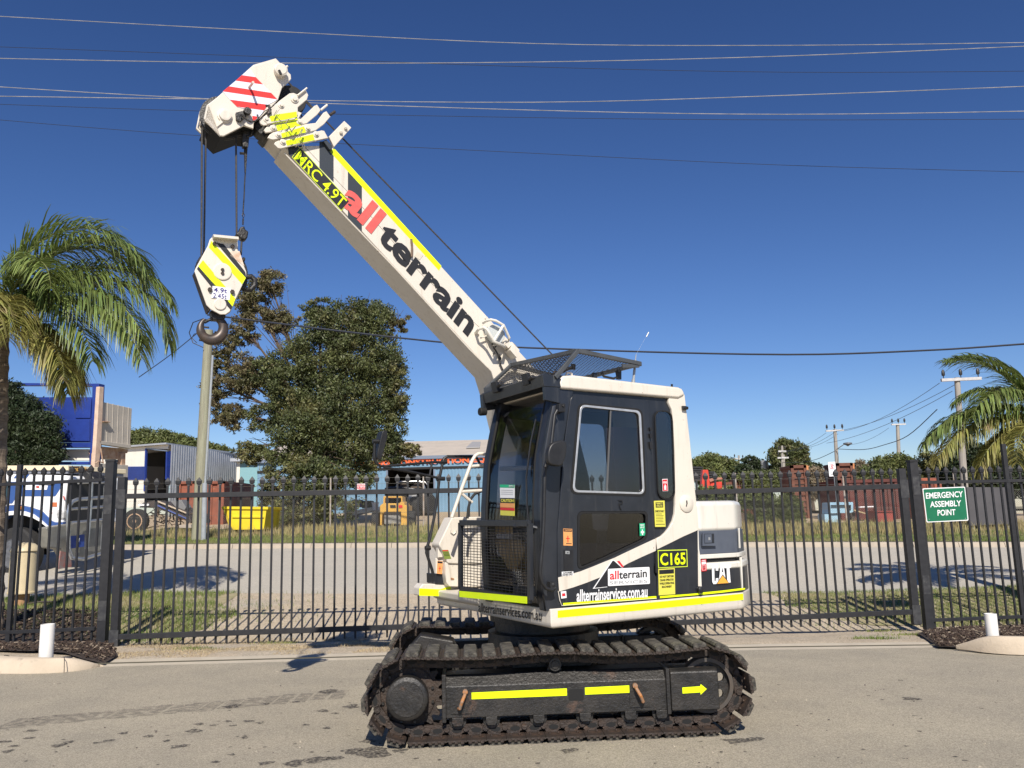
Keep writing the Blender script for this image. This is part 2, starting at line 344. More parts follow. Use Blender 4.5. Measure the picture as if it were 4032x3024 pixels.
def gpt(c, x, y, z=.0): X, Y = px(c, x, y); d = ray(X, Y); t = (z-CH)/d.z; return CP+d*t
mb = MB()
for i in range(19):
    t = i/18; x, y = lerp(80, 2110, t), lerp(630, 450, t)+random.uniform(-3, 3); c = gpt('b7', x, y); s_ = .065
    q_ = .20+random.uniform(-.02, .02); mb.add([(c.x-s_+random.uniform(-.01,.01), c.y-q_, .003), (c.x+s_, c.y-q_*.96, .003), (c.x+s_+random.uniform(-.01,.01), c.y+q_, .003), (c.x-s_, c.y+q_*.95, .003)], [(0, 1, 2, 3)])
tag(mb.build('track_marks', MARK), kind='structure')
mb = MB()
def blot(c, x, y, r, k=12, asp=1.0, z=.0035):
    p = gpt(c, x, y); ph = random.random()*6
    mb.add([(p.x+r*(1+.35*math.sin(3*a+ph)+random.uniform(-.15,.15))*math.cos(a), p.y+r*asp*(1+.3*math.sin(2*a+ph)+random.uniform(-.15,.15))*math.sin(a), z) for a in [2*math.pi*i/k for i in range(k)]], [tuple(range(k))])
for c, x, y, r in [('b7',180,722,.04),('b7',190,677,.05),('b7',370,768,.05),('b7',430,748,.04),('b7',600,752,.03),('b7',670,740,.04),('b7',770,692,.04),('b7',925,710,.04),('b7',1040,740,.03),('b7',1210,676,.06),('b7',1240,636,.04),('b7',1330,642,.03),('b7',1415,618,.035),('b7',1540,618,.045),('b7',1445,645,.03),('b7',1620,627,.03),('b7',1660,508,.03),('b7',1840,498,.035),('b7',1450,525,.07),('b7',2045,432,.09),('b7',2010,553,.05),('b7',2190,525,.07),('b7',2085,568,.03),('b7',2035,660,.03),('b7',1440,825,.03),('b7',1340,870,.03),('b7',1650,880,.05),('b7',1830,880,.07),('b7',1965,860,.08),('b7',2075,848,.06),('b7',2190,803,.07),('b7',25,745,.05),('b7',85,772,.04),('b7',50,805,.04),('b7',1110,775,.06),('b7',1900,640,.03),('b7',1520,720,.03),('b5',240,1520,.13),('b5',180,1400,.06),('b5',520,1500,.05),('b6',1880,1400,.09),('b6',2080,1380,.06),('b6',110,1505,.06),('o',1968,1510,.07),('o',1945,1470,.02)]:
    blot(c, x, y, r)
for i in range(110):
    p = (random.uniform(0, 4032), random.uniform(2680, 3024)); blot('t', *p, random.uniform(.008, .02), 7)
tag(mb.build('oil_stains', STAIN), kind='structure')
mb = MB()   # pebbles
for i in range(150):
    p = gpt('t', random.uniform(-100, 4132), random.uniform(2620, 3024)); r = random.uniform(.002, .006)
    mb.box((p.x, p.y, r*.6), (r*2, r*1.6, r*1.2), (V((math.cos(i), math.sin(i), 0)), V((-math.sin(i), math.cos(i), .2)).normalized(), V((0, 0, 1))), i % 2)
tag(mb.build('loose_pebbles', [mat('pebble_light', (.5,.44,.34)), mat('pebble_dark', (.12,.1,.085))]), kind='stuff')
tag(COL.objects['loose_pebbles'], 'scattered small loose pebbles on the grey asphalt forecourt', 'pebbles')
# ================================================================ MOBILE CRANE
CEN = V((.206, 7.223, 0)); _t = math.radians(28.76)
FV = V((-math.cos(_t), -math.sin(_t), 0)); LV = V((math.sin(_t), -math.cos(_t), 0)); ZV = V((0, 0, 1))
def SP(v): return Pl(CEN+LV*v, -FV, LV)           # side plane, 2D coords (a=-u, z)
def FR(u): return Pl(CEN+FV*u, LV, FV)            # front plane, 2D coords (v, z)
def W(a, v, z): return CEN-FV*a+LV*v+ZV*z
crane = thing('mobile_crane', 'white and charcoal crawler crane with raised telescopic boom, parked before the gates', 'crane', (CEN.x, CEN.y, 0))
def K(name, mb, m, parent=None, smooth=False, bevel=0, seg=2): return mb.build(name, m, parent or crane, smooth, bevel, seg)
# ---------------- undercarriage
_a = math.radians(3.2); TS = V((math.cos(_a), math.sin(_a), 0)); TN = V((-math.sin(_a), math.cos(_a), 0)); TO = V((.267, 6.125, 0))
def track(near):
    def Q(s, n, z): return TO+TS*s+TN*(n if near else 2.2-n)+ZV*z
    nd = -TN if near else TN     # outward
    # path
    cs, ci, r, zc = -1.06, 1.11, .23, .32
    P = []
    for i in range(40): P.append((lerp(cs, ci, i/40), .09))
    for i in range(24): t = -math.pi/2+math.pi*i/24; P.append((ci+r*math.cos(t), zc+r*math.sin(t)))
    top = [(ci, .55), (.78, .525), (.45, .52), (.1, .548), (-.15, .548), (-.5, .528), (-.8, .535), (cs, .55)]
    for i in range(len(top)-1):
        for k in range(6): P.append((lerp(top[i][0], top[i+1][0], k/6), lerp(top[i][1], top[i+1][1], k/6)))
    for i in range(24): t = math.pi/2+math.pi*i/24; P.append((cs+r*math.cos(t), zc+r*math.sin(t)))
    P = np.array(P); D = np.linalg.norm(np.roll(P, -1, 0)-P, axis=1); S = np.concatenate([[0], np.cumsum(D)]); T_ = S[-1]; NS = 42; pit = T_/NS
    Pc = np.vstack([P, P[:1]])
    def pt(s): s %= T_; return np.array([np.interp(s, S, Pc[:, 0]), np.interp(s, S, Pc[:, 1])])
    fr_ = K('track_frame', MB().prism([Q(-.80, .10, .17), Q(-.80, .10, .384), Q(-.80, .17, .455), Q(-.80, .36, .455), Q(-.80, .36, .17)], TS*1.60)
        .prism([Q(-.815, .075, .145), Q(-.815, .075, .47), Q(-.815, .37, .47), Q(-.815, .37, .145)], TS*.03)
        .prism([Q(.79, .075, .145), Q(.79, .075, .46), Q(.79, .37, .46), Q(.79, .37, .145)], TS*.028), GREASE, bevel=.006)
    K('idler_housing', MB().prism([Q(.822, .08, .165), Q(.822, .08, .43), Q(.822, .11, .452), Q(.822, .34, .452), Q(.822, .34, .165)], TS*.35), GREASE, bevel=.01)
    tp = Pl(TO+TN*(0.10 if near else 2.1), TS if near else -TS, nd)
    if near:
        mm = MB()
        mm.prism([Q(-.62, .10, .295), Q(.075, .10, .296), Q(.075, .10, .345), Q(-.62, .10, .340)], nd*.003)
        mm.prism([Q(.205, .10, .298), Q(.525, .10, .300), Q(.525, .10, .350), Q(.205, .10, .346)], nd*.003)
        mm.build('reflective_strip', NEON, fr_)
        ar = [(.905,.285),(1.035,.288),(1.035,.272),(1.082,.310),(1.040,.345),(1.036,.330),(.905,.326)]
        MB().prism([Q(s, .08, z) for s, z in ar], nd*.003).build('direction_arrow', NEON, COL.objects['idler_housing'])
        sl_ = fillet([(.075+.01, .26), (.195, .26), (.195, .338), (.085, .338)], .02)
        MB().prism([Q(s, .10, z) for s, z in sl_], nd*.002).build('frame_slot', BLKM, fr_)  # black patch on the solid face, painted for the shade inside the slot
        for s0, lean in ((-.68, .03), (.60, -.035)):
            K('tie_down_hook', MB().prism([Q(s0-.075, .10, .20), Q(s0+.075, .10, .20), Q(s0+.075, .10, .375), Q(s0-.075, .10, .375)], nd*.008, 0)
              .tube([Q(s0+lean, .09, .345), Q(s0+lean*.9, .05, .335), Q(s0+lean*.2, .035, .29), Q(s0-lean*.3, .05, .245), Q(s0-lean*.6, .09, .235)], .012, 8, 1)
              .cyl(Q(s0+lean, .095, .35), Q(s0+lean, .07, .35), .018, 12, 1), [GREASE, mat('rusty_orange_hook', (.42,.17,.05), (.22,.17,.13), 30, .6)])
        for i in range(9):
            pass
    # sprocket
    tt = []
    for i in range(21*4):
        a_ = 2*math.pi*i/84; rr = (.262, .262, .222, .222)[i % 4]; tt.append((cs+rr*math.cos(a_), zc+rr*math.sin(a_)))
    sp_ = K('sprocket', MB().prism([Q(s, .2, z) for s, z in tt], TN*(.04 if near else -.04)).lathe(Q(cs, .2, zc), nd, [(0, .198), (.012, .198), (.014, .19), (.016, .145)], 40), RUST)
    MB().lathe(Q(cs, .16, zc), nd, [(0, .145), (.02, .15), (.10, .147), (.108, .138), (.112, .118), (.118, .116), (.120, .0)], 40).build('drive_cover', GREASE, sp_, smooth=True)
    for i in range(12):
        a_ = 2*math.pi*(i+.5)/12; MB().cyl(Q(cs+.183*math.cos(a_), .184, zc+.183*math.sin(a_)), Q(cs+.183*math.cos(a_), .170, zc+.183*math.sin(a_)), .011, 6).build('bolt', GREASE, sp_)
    for i in range(8):
        a_ = 2*math.pi*(i+.2)/8; MB().cyl(Q(cs+.085*math.cos(a_), .05, zc+.085*math.sin(a_)), Q(cs+.085*math.cos(a_), .037, zc+.085*math.sin(a_)), .006, 6).build('bolt', GREASE, sp_)
    # idler with lightening holes
    ip = Pl(TO+TN*(.19 if near else 2.01), TS, -TN)
    o2 = [(ci+.175*math.cos(2*math.pi*i/40), zc+.175*math.sin(2*math.pi*i/40)) for i in range(40)]
    hs_ = [[(ci+.115*math.cos(2*math.pi*(j+.4)/6)+.032*math.cos(2*math.pi*i/14), zc+.115*math.sin(2*math.pi*(j+.4)/6)+.032*math.sin(2*math.pi*i/14)) for i in range(14)] for j in range(6)]
    idl = plate('idler_wheel', ip, o2, hs_, .03, GREASE, crane)
    mm = MB()
    for k in range(2):
        pass
    prof = [(0, .165), (0, .192), (.012, .199), (.078, .199), (.09, .192), (.09, .165), (0, .165)]
    MB().lathe(Q(ci, .15, zc), -nd, prof, 40, cap=False).build('idler_rim', mat('idler_grey', (.06,.058,.055), (.09,.07,.055), 12, .5), idl, smooth=True)
    me_ = idl.data
    # rollers
    for s0 in (-.706, -.466, -.130, .202, .527, .753):
        K('track_roller', MB().cyl(Q(s0, .14, .145), Q(s0, .32, .145), .062, 20).cyl(Q(s0, .125, .15), Q(s0, .14, .15), .035, 14)
          .prism([Q(s0-.04, .10, .172), Q(s0-.04, .10, .135), Q(s0-.028, .10, .115), Q(s0+.028, .10, .115), Q(s0+.04, .10, .135), Q(s0+.04, .10, .172)], -nd*.035), GREASE, bevel=.003)
    K('carrier_roller', MB().cyl(Q(0, .13, .505), Q(0, .30, .505), .045, 20).cyl(Q(0, .12, .505), Q(0, .13, .505), .028, 14)
      .prism([Q(-.07, .2, .40), Q(.07, .2, .40), Q(.03, .2, .53), Q(-.03, .2, .53)], -nd*.03), GREASE)
    # chain (links)
    tr = K('track', MB(), RUST); tr.name = 'crawler_track'
    ch = MB(); 
    for i in range(NS):
        p = pt(i*pit); q = pt((i+1)*pit); d = (q-p)/np.linalg.norm(q-p); nn = np.array([d[1], -d[0]])  # outward
        for (n0, n1, ext) in ((.145, .17, .0), (.28, .305, .0)):
            def C2(t, h): return p+d*t+nn*h
            L_ = pit; prof = [(-.022, -.028), (L_-.04, -.028), (L_-.03, -.020), (L_+.010, -.020), (L_+.018, 0), (L_+.010, .020), (L_-.03, .030), (L_-.035, .045), (.02, .045), (.01, .030), (-.022, .02)]
            ch.prism([Q(*[(C2(t, h))[0], n0, (C2(t, h))[1]]) for t, h in prof], TN*((n1-n0) if near else -(n1-n0)))
            if n0 < .2: ch.prism([Q(*[(C2(L_*.52+.036*math.cos(w_), .012+.017*math.sin(w_)))[0], n0-.0015, (C2(L_*.52+.036*math.cos(w_), .012+.017*math.sin(w_)))[1]]) for w_ in np.linspace(0, 2*math.pi, 11)[:-1]], TN*(.001 if near else -.001), 1)  # black ovals on solid links, shade of the link holes as colour
        ch.cyl(Q(p[0], .132, p[1]), Q(p[0], .318, p[1]), .021, 12)
    ch.build('link_chain', [RUST, BLKM], tr)
    # one shoe, then copies
    s_ = MB(); hw = pit*.47
    s_.prism([(-hw, 0, .045), (hw, 0, .045), (hw+.012, 0, .052), (hw+.004, 0, .060), (-hw+.012, 0, .060), (-hw, 0, .054)], V((0, .45, 0)), 0)
    for x_ in (-.042, 0, .042):
        for y0 in (-.006, .438): s_.bb((x_-.012, y0, .050), (x_+.012, y0+.018, .068), 0)
    for x_ in (-.03, .03):
        for y0 in (.09, .36): s_.cyl((x_, y0, .045), (x_, y0, .030), .010, 6, 0)
    pr = [(-.044, .060), (-.050, .072), (-.045, .090), (-.036, .095), (.036, .095), (.045, .090), (.050, .072), (.044, .060)]
    s_.prism([(x_, .015, z_) for x_, z_ in pr], V((0, .42, 0)), 1)
    proto = s_.build('track_shoe', [RUST, PAD], tr, bevel=.003, seg=1)
    for i in range(NS):
        o = proto if i == 0 else proto.copy()
        if i: COL.objects.link(o); o.parent = tr
        p = pt((i)*pit); q = pt((i+1)*pit); c = (p+q)/2; d = (q-p)/np.linalg.norm(q-p); nn = np.array([d[1], -d[0]])
        X = TS*d[0]+ZV*d[1]; Zz = TS*nn[0]+ZV*nn[1]; Y = TN if near else -TN; O = Q(c[0], 0, c[1])
        M = Matrix.Identity(4)
        for k in range(3): M[k][0] = X[k]; M[k][1] = Y[k]; M[k][2] = Zz[k]; M[k][3] = O[k]
        o.matrix_basis = M
    return tr
track(True); track(False)
def QQ(s, n, z): return TO+TS*s+TN*n+ZV*z
car = K('carbody', MB().prism([QQ(-.42, .36, .30), QQ(.42, .36, .30), QQ(.42, .36, .46), QQ(-.42, .36, .46)], TN*1.48)
  .prism([QQ(-.30, .36, .44), QQ(.3, .36, .44), QQ(.3, .36, .56), QQ(-.3, .36, .56)], TN*1.48), GREASE, bevel=.01)
K('slewing_ring', MB().lathe(CEN+ZV*.50, ZV, [(0, .46), (.13, .46), (.14, .40), (.22, .40), (.22, .44), (.30, .44)], 40), GREASE)
for s0 in (-.9, -.55):
    K('hydraulic_hose', MB().tube([QQ(s0-.1, .55, .33), QQ(s0, .6, .50), QQ(s0+.15, .7, .52), QQ(s0+.42, .85, .47), QQ(s0+.6, 1.0, .45)], .014, 8), RUB, smooth=True)
K('travel_motor_guard', MB().prism([QQ(-1.2, .40, .2), QQ(-.75, .40, .2), QQ(-.75, .40, .5), QQ(-1.05, .40, .56), QQ(-1.2, .40, .4)], TN*.25), GREASE, bevel=.02)
K('travel_motor_guard', MB().prism([QQ(-1.2, 1.8, .2), QQ(-.75, 1.8, .2), QQ(-.75, 1.8, .5), QQ(-1.05, 1.8, .56), QQ(-1.2, 1.8, .4)], TN*-.25), GREASE, bevel=.02)
# ---------------- upper structure deck
def rings(name, levels, plan, m, bevel=0, parent=None):
    """levels: (z, inset); plan: list of (a, v)"""
    mb = MB(); n = len(plan); vs = []
    ca = sum(p[0] for p in plan)/n; cv = sum(p[1] for p in plan)/n
    for z, ins in levels:
        for a, v in plan:
            dx, dv = ca-a, cv-v; l = math.hypot(dx, dv); vs.append(W(a+dx/l*ins, v+dv/l*ins, z))
    fs = [tuple(range(n)), tuple((len(levels)-1)*n+i for i in range(n))[::-1]]
    for k in range(len(levels)-1):
        for i in range(n): fs.append((k*n+i, k*n+n+i, k*n+n+(i+1) % n, k*n+(i+1) % n))
    mb.add(vs, fs); return K(name, mb, m, parent, bevel=bevel)
tailp = [(-.56, 1.07), (1.22, 1.07), (1.27, 1.05), (1.50, .88), (1.64, .6), (1.72, .2), (1.73, 0), (1.72, -.2), (1.64, -.6), (1.5, -.88), (1.27, -1.07), (-.50, -1.07), (-.50, -.15), (-.56, -.06)]
deck = rings('upper_deck', [(.785, .035), (.790, .014), (.805, .002), (.83, 0), (.92, 0)], tailp, WHITE, bevel=.008)
s1 = SP(1.07)
decal('reflective_strip', s1, 'b3', [(84,1582),(360,1553),(700,1520),(1106,1484)], NEON, deck, th=.001) if False else None
decal('reflective_strip', s1, 'D', [(942,955),(1090,940),(1300,925),(1640,893),(2095,849),(2097,888),(1640,935),(1300,968),(942,1000)], NEON, deck)
s1b = SP(1.062)
f1 = FR(.56)
ptext('allterrainservices.com.au', 'lettering', f1, 'D', (448,962), (842,1018), (448,905), INK, deck, .012, off=.004)
# ---------------- cab
s06 = SP(1.05); sc_ = SP(1.045)
def P2(pl, c, L): return [pl.to2(pl.hit(c, x, y)) for x, y in L]
ufz = [(.905, .58), (1.0, .595), (1.3, .61), (1.62, .607), (2.0, .575), (2.316, .50), (2.50, .445)]
zs_ = [q[0] for q in ufz]; us_ = [q[1] for q in ufz]
def uf(z): return float(np.interp(z, zs_, us_))
cab_out = [(-uf(z), z) for z in np.linspace(.905, 2.50, 14)] + [(-.40, 2.535), (.72, 2.50)] + [(.80, 2.0), (.83, 1.6), (.835, .905)]
UWIN = fillet(P2(s06, 'b3', [(243,82),(690,128),(717,733),(186,712)]), .05)
LWIN = fillet(P2(s06, 'b3', [(228,855),(738,855),(738,1052),(600,1118),(420,1205),(228,1283)]), [.05,.04,.05,.2,.2,.05])
OVAL = fillet(P2(s06, 'b3', [(785,128),(905,135),(925,760),(812,755)]), .07, 7)
cab = plate('cab', sc_, cab_out, [UWIN, LWIN, OVAL], .03, CHAR, crane)
# other cab faces
fw = SP(.14); fwo = fillet([(-.50, 1.25), (-.50, 1.9), (-.40, 2.38), (.62, 2.36), (.68, 1.25)], .06)
farw = plate('cab_far_wall', fw, cab_out, [fwo], .02, CHAR, crane)
MB().prism([fw.at(a, z, -.008) for a, z in fwo], -LV*.003).build('window_pane', GLASS, farw)
K('cab_rear_wall', MB().prism([W(.835, 1.04, .905), W(.835, .12, .905), W(.75, .12, 2.5), W(.75, 1.04, 2.5)], -FV*-.03), CHAR)
K('cab_floor', MB().prism([W(-.56, 1.03, .925), W(.83, 1.03, .925), W(.83, .12, .925), W(-.56, .12, .925)], ZV*.02), BLKM)
# front pillars following the curved profile
def pillar(name, v0, v1, d, m, zz=(.905, 2.5), ex=0, rnd=.05, outer=1):
    mb = MB(); Zs = np.linspace(zz[0], zz[1], 14); vs = []
    for z in Zs:
        u = uf(z)+ex
        sec = [(u-d, v0), (u, v0), (u, v1-rnd), (u-rnd*.3, v1-rnd*.3), (u-rnd, v1), (u-d, v1)]
        vs += [W(-uu, vv, z) for uu, vv in sec]
    fs = []
    for i in range(len(Zs)-1):
        for k in range(6): fs.append((i*6+k, i*6+(k+1) % 6, i*6+6+(k+1) % 6, i*6+6+k))
    fs += [(5, 4, 3, 2, 1, 0), tuple(len(vs)-6+k for k in range(6))]
    mb.add(vs, fs); return K(name, mb, m, bevel=.006)
pillar('cab_pillar', .955, 1.06, .16, CHAR, ex=.004)
pillar('cab_pillar', .10, .19, .10, CHAR, ex=.004, rnd=.02)
pillar('windscreen_seal', .94, .956, .03, BLKM, (.95, 2.42), .008, .004); pillar('windscreen_seal', .19, .206, .03, BLKM, (.95, 2.42), .008, .004)
mb = MB(); Zs = np.linspace(.95, 2.44, 14); vs = []
for z in Zs: vs += [W(-(uf(z)-.006), .20, z), W(-(uf(z)-.006), .95, z)]
mb.add(vs, [(2*i, 2*i+1, 2*i+3, 2*i+2) for i in range(13)])
wsc = K('windscreen', mb, WGLASS, smooth=True)
# header / visor
K('visor', MB().prism([W(-.47, .08, 2.50), W(-.56, .08, 2.50), W(-.575, .08, 2.585), W(-.545, .08, 2.60), W(-.40, .08, 2.56), W(-.40, .08, 2.50)], LV*1.0)
  .prism([W(-.57, .06, 2.44), W(-.58, .06, 2.58), W(-.45, .06, 2.58), W(-.45, .06, 2.46)], LV*.05)
  .prism([W(-.55, 1.04, 2.40), W(-.56, 1.04, 2.58), W(-.42, 1.04, 2.58), W(-.42, 1.04, 2.38)], LV*.035), CHAR, bevel=.004)
K('work_light', MB().lathe(W(-.56, .13, 2.43), FV, [(0, .03), (.05, .035), (.06, .03)], 16), BLKM)
# door
s75 = SP(1.07)
dout = fillet(P2(s75, 'b3', [(183,8),(742,45),(755,250),(776,700),(792,1060),(798,1180),(776,1290),(800,1330),(802,1488),(112,1538),(86,1335),(84,1000),(138,330)]), [.05,.04,0,0,0,0,.03,0,.02,.02,0,0,0])
UW2 = fillet(P2(s75, 'b3', [(243,82),(690,128),(717,733),(186,712)]), .05); LW2 = fillet(P2(s75, 'b3', [(228,855),(738,855),(738,1052),(600,1118),(420,1205),(228,1283)]), [.05,.04,.05,.2,.2,.05])
door = plate('cab_door', s75, dout, [UW2, LW2], .022, CHAR, crane, off=0, bevel=.003)
s65 = SP(1.058)
plate('window_pane', s65, UW2, [], .004, GLASS, door); plate('window_pane', s65, LW2, [], .004, GLASS, door)
fo = fillet(P2(s75, 'b3', [(247,78),(686,124),(714,731),(189,716)]), .05); fi = fillet(P2(s75, 'b3', [(259,95),(672,139),(701,717),(204,700)]), .042)
plate('window_frame', s75, fo, [fi], .012, ALU, door, off=.006, bevel=.002)
rub_o = fillet(P2(s75, 'b3', [(228,855),(738,855),(738,1052),(600,1118),(420,1205),(228,1283)]), [.05,.04,.05,.2,.2,.05])
rub_i = fillet(P2(s75, 'b3', [(243,870),(724,870),(724,1045),(595,1105),(415,1190),(243,1262)]), [.045,.04,.05,.2,.2,.045])
plate('window_seal', s75, rub_o, [rub_i], .012, BLKM, door, off=.004)
ru_o = fillet(P2(s75, 'b3', [(232,66),(700,112),(728,748),(172,728)]), .06); plate('window_seal', s75, ru_o, [fo], .008, BLKM, door, off=.0035)
decal('window_divider', s75, 'b3', [(466,112),(476,113),(448,712),(436,711)], mat('dark_metal', (.10,.10,.10)), door, off=-.002, th=.006)
K('rear_side_pane', MB().prism([s65.at(*q) for q in OVAL], -LV*.003), GLASS)
ov_o = fillet(P2(s06, 'b3', [(779,120),(912,127),(932,770),(806,765)]), .08, 7); plate('window_seal', SP(1.06), ov_o, [OVAL], .01, BLKM, cab, off=.004)
for z_ in ((245,270),(290,322),(350,400)):
    decal('door_hinge', s75, 'b3', [(752,z_[0]),(770,z_[0]),(776,z_[1]),(758,z_[1])], BLK, door, off=.018, th=.016)
decal('door_hinge', s75, 'b3', [(795,1150),(812,1150),(812,1300),(797,1300)], BLK, door, off=.016, th=.014)
# painted white swoosh
WP = WHITE
pp = s75.pts('b3', [(88,1334),(170,1313),(250,1290),(340,1255),(420,1222),(500,1190),(600,1142),(700,1095),(787,1055),(796,1060),(797,1140),(700,1183),(600,1230),(500,1285),(400,1330),(300,1370),(200,1405),(96,1436)], .0015)
MB().prism(pp, -LV*.001).build('white_stripe', WP, door)
swp = fillet(P2(s75, 'b3', [(86,1334),(112,1538),(802,1488)]), 0)
MB().tube(s75.pts('b3', [(88,1432),(100,1500),(114,1538),(300,1523),(802,1486)], .002), .003, 6).build('door_edge', WP, door)
rp = s75.pts('b3', [(806,1052),(840,1035),(870,1008),(900,970),(925,920),(937,870),(941,800),(941,650),(935,400),(925,200),(915,100),(897,45),(760,0)]+[(1000,0),(1030,200),(1055,400),(1080,600),(1106,790),(1108,985),(1100,990),(1000,1035),(900,1085),(806,1130)], -.003)
rp2 = [q for q in rp]
# rear pillar: white curved panel
outl = P2(s75, 'b3', [(806,1052),(840,1035),(870,1008),(900,970),(925,920),(937,870),(941,800),(941,650),(935,400),(925,200),(912,110),(890,62),(895,20)])
outl += [(.70, 2.555), (.735, 2.552), (.765, 2.50), (.79, 2.15), (.82, 1.63)] + P2(s75, 'b3', [(1108,990),(1000,1037),(900,1087),(806,1132)])
rearp = plate('rear_pillar', s75, outl, [], .03, WHITE, crane, off=-.001, bevel=.003)
K('rear_pillar_side', MB().prism([W(.735, 1.06, 2.552), W(.765, 1.06, 2.50), W(.79, 1.06, 2.15), W(.82, 1.06, 1.63), W(.835, 1.06, .93), W(.80, 1.06, .93), W(.70, 1.06, 2.54)], -LV*.95), WHITE, bevel=.012)
K('cab_lower_panel', MB().prism(s75.pts('b3', [(806,1134),(900,1089),(1000,1039),(1102,992),(1106,1464),(804,1500)], -.003), -LV*.03), CHAR, bevel=.003)
K('air_cap', MB().lathe(s75.hit('b3', 1018, 798), LV, [(-.01, .068), (.006, .068), (.012, .060), (.016, .02), (.016, 0)], 32), WHITE, smooth=True)
MB().prism(s75.pts('b3', [(1018,775),(1025,775),(1028,795),(1022,820),(1016,818),(1020,800)], .018), -LV*.002).build('cap_slot', BLKM, COL.objects['air_cap'])
# roof
K('cab_roof', MB().prism([W(a, 1.085, z) for a, z in [(-.425, 2.49), (-.432, 2.54), (-.405, 2.588), (-.30, 2.60), (.70, 2.562), (.745, 2.54), (.76, 2.50), (.69, 2.468)]], -LV*.98), WHITE, bevel=.022, seg=3)
for a0 in (-.40, -.29): K('lifting_eye', MB().tube([W(a0-.03, 1.0, 2.59), W(a0-.02, 1.0, 2.63), W(a0+.02, 1.0, 2.63), W(a0+.03, 1.0, 2.59)], .009, 8), RUST if a0 < -.35 else WHITE, smooth=True)
# door stickers
def sticker(name, pl, c, q, base, bands=(), txt=(), parent=None, off=.002):
    o = decal(name, pl, c, q, base, parent or door, off)
    P = pl.pts(c, q, off+.001)   # TL TR BR BL
    def bl(u, v): return (P[0]*(1-u)+P[1]*u)*(1-v)+(P[3]*(1-u)+P[2]*u)*v
    for (u0, v0, u1, v1, m) in bands: MB().prism([bl(u0, v0), bl(u1, v0), bl(u1, v1), bl(u0, v1)], -pl.n*.0006).build('sticker_band', m, o) if o.parent == crane else joinband(o, [bl(u0, v0), bl(u1, v0), bl(u1, v1), bl(u0, v1)], pl.n, m)
    for (s, u0, v0, u1, v1, m) in txt:
        tx = text(s, 'lettering', bl(u0, v1), bl(u1, v1), bl(u0, v0), m, None, .02, .0012, .0008); merge(o, tx)
    return o
def merge(o, t):
    """join mesh t into o so lettering stays inside its sticker"""
    bm = bmesh.new(); bm.from_mesh(o.data); k = len(o.data.materials); nf = len(bm.faces); bm.from_mesh(t.data)
    bm.faces.ensure_lookup_table()
    for f in bm.faces[nf:]: f.material_index += k
    bm.to_mesh(o.data); bm.free()
    for m in t.data.materials: o.data.materials.append(m)
    me = t.data; bpy.data.objects.remove(t); bpy.data.meshes.remove(me)
def joinband(o, P, n, m):
    t = MB().prism(P, -V(n)*.0006).build('tmp', m); merge(o, t)
def _stk(name, pl, c, q, base, bands=(), txt=(), parent=None, off=.002):
    o = decal(name, pl, c, q, base, parent or door, off); P = pl.pts(c, q, off+.0014)
    def bl(u, v): return (P[0]*(1-u)+P[1]*u)*(1-v)+(P[3]*(1-u)+P[2]*u)*v
    for (u0, v0, u1, v1, m) in bands: joinband(o, [bl(u0, v0), bl(u1, v0), bl(u1, v1), bl(u0, v1)], pl.n, m)
    for (s, u0, v0, u1, v1, m) in txt: merge(o, text(s, 'tmp', bl(u0, v1), bl(u1, v1), bl(u0, v0), m, None, .02, .0010, .0008))
    return o
lowp = COL.objects['cab_lower_panel']
s7 = SP(1.067)
_stk('fleet_number_plate', s7, 'b3', [(811,1136),(1024,1130),(1028,1257),(815,1267)], NEON2, [(.025,.05,.975,.95,INK)], [('C165',.07,.17,.93,.86,NEON)], lowp, .006)
_stk('warning_sticker', s7, 'b3', [(815,1273),(934,1266),(938,1456),(819,1464)], YST, [(.05,.04,.95,.2,INK),(.28,.06,.93,.18,YST)],
     [('WARNING',.3,.07,.9,.17,INK),('DO NOT DISTURB',.08,.26,.92,.34,INK),('CRANE OPERATOR',.08,.39,.92,.47,INK),('WHILE OPERATING',.06,.52,.94,.60,INK),('MACHINERY',.2,.65,.8,.73,INK)], lowp, .004)
_stk('daily_check_sticker', SP(1.062), 'b3', [(783,778),(860,776),(868,966),(792,967)], YST, [(.15,.06,.85,.26,INK),(.12,.50,.7,.515,INK),(.12,.56,.85,.572,INK),(.12,.62,.8,.632,INK),(.12,.68,.82,.692,INK),(.12,.74,.75,.752,INK),(.12,.80,.8,.812,INK),(.08,.89,.95,.91,INK)],
     [('WARNING TO',.22,.08,.78,.15,YST),('OPERATOR',.22,.17,.78,.24,YST),('CHECK DAILY',.06,.36,.94,.44,INK)], cab, .003)
_stk('caution_sticker', s75, 'b3', [(125,979),(190,982),(193,1104),(127,1102)], ORST, [(.04,.03,.96,.17,INK),(.45,.42,.55,.8,RED),(.3,.55,.7,.6,RED),(.3,.86,.9,.9,INK)], [('CAUTION',.15,.06,.88,.14,ORST)])
_stk('fire_sticker', SP(1.062), 'b3', [(843,620),(882,618),(886,706),(847,708)], INKW, [(.06,.05,.94,.97,REDINK),(.3,.55,.7,.9,INKW),(.42,.45,.6,.56,INKW)], [('FIRE',.15,.2,.85,.38,INKW)], cab)
_stk('first_aid_sticker', SP(1.064), 'b3', [(678,942),(717,940),(721,1030),(681,1032)], GRST, [(.4,.5,.6,.95,INKW),(.2,.64,.8,.8,INKW)], [('FIRST',.12,.08,.88,.22,INKW),('AID KIT',.12,.27,.88,.4,INKW)])
_stk('authorised_drivers_label', s75, 'b3', [(114,1293),(198,1288),(200,1318),(116,1325)], INKW, (), [('AUTHORISED',.1,.1,.9,.45,INK),('DRIVERS ONLY',.05,.55,.95,.92,INK)])
_stk('small_label', s75, 'b3', [(107,1436),(146,1432),(150,1482),(111,1488)], INKW, [(.2,.3,.8,.7,REDINK)], ())
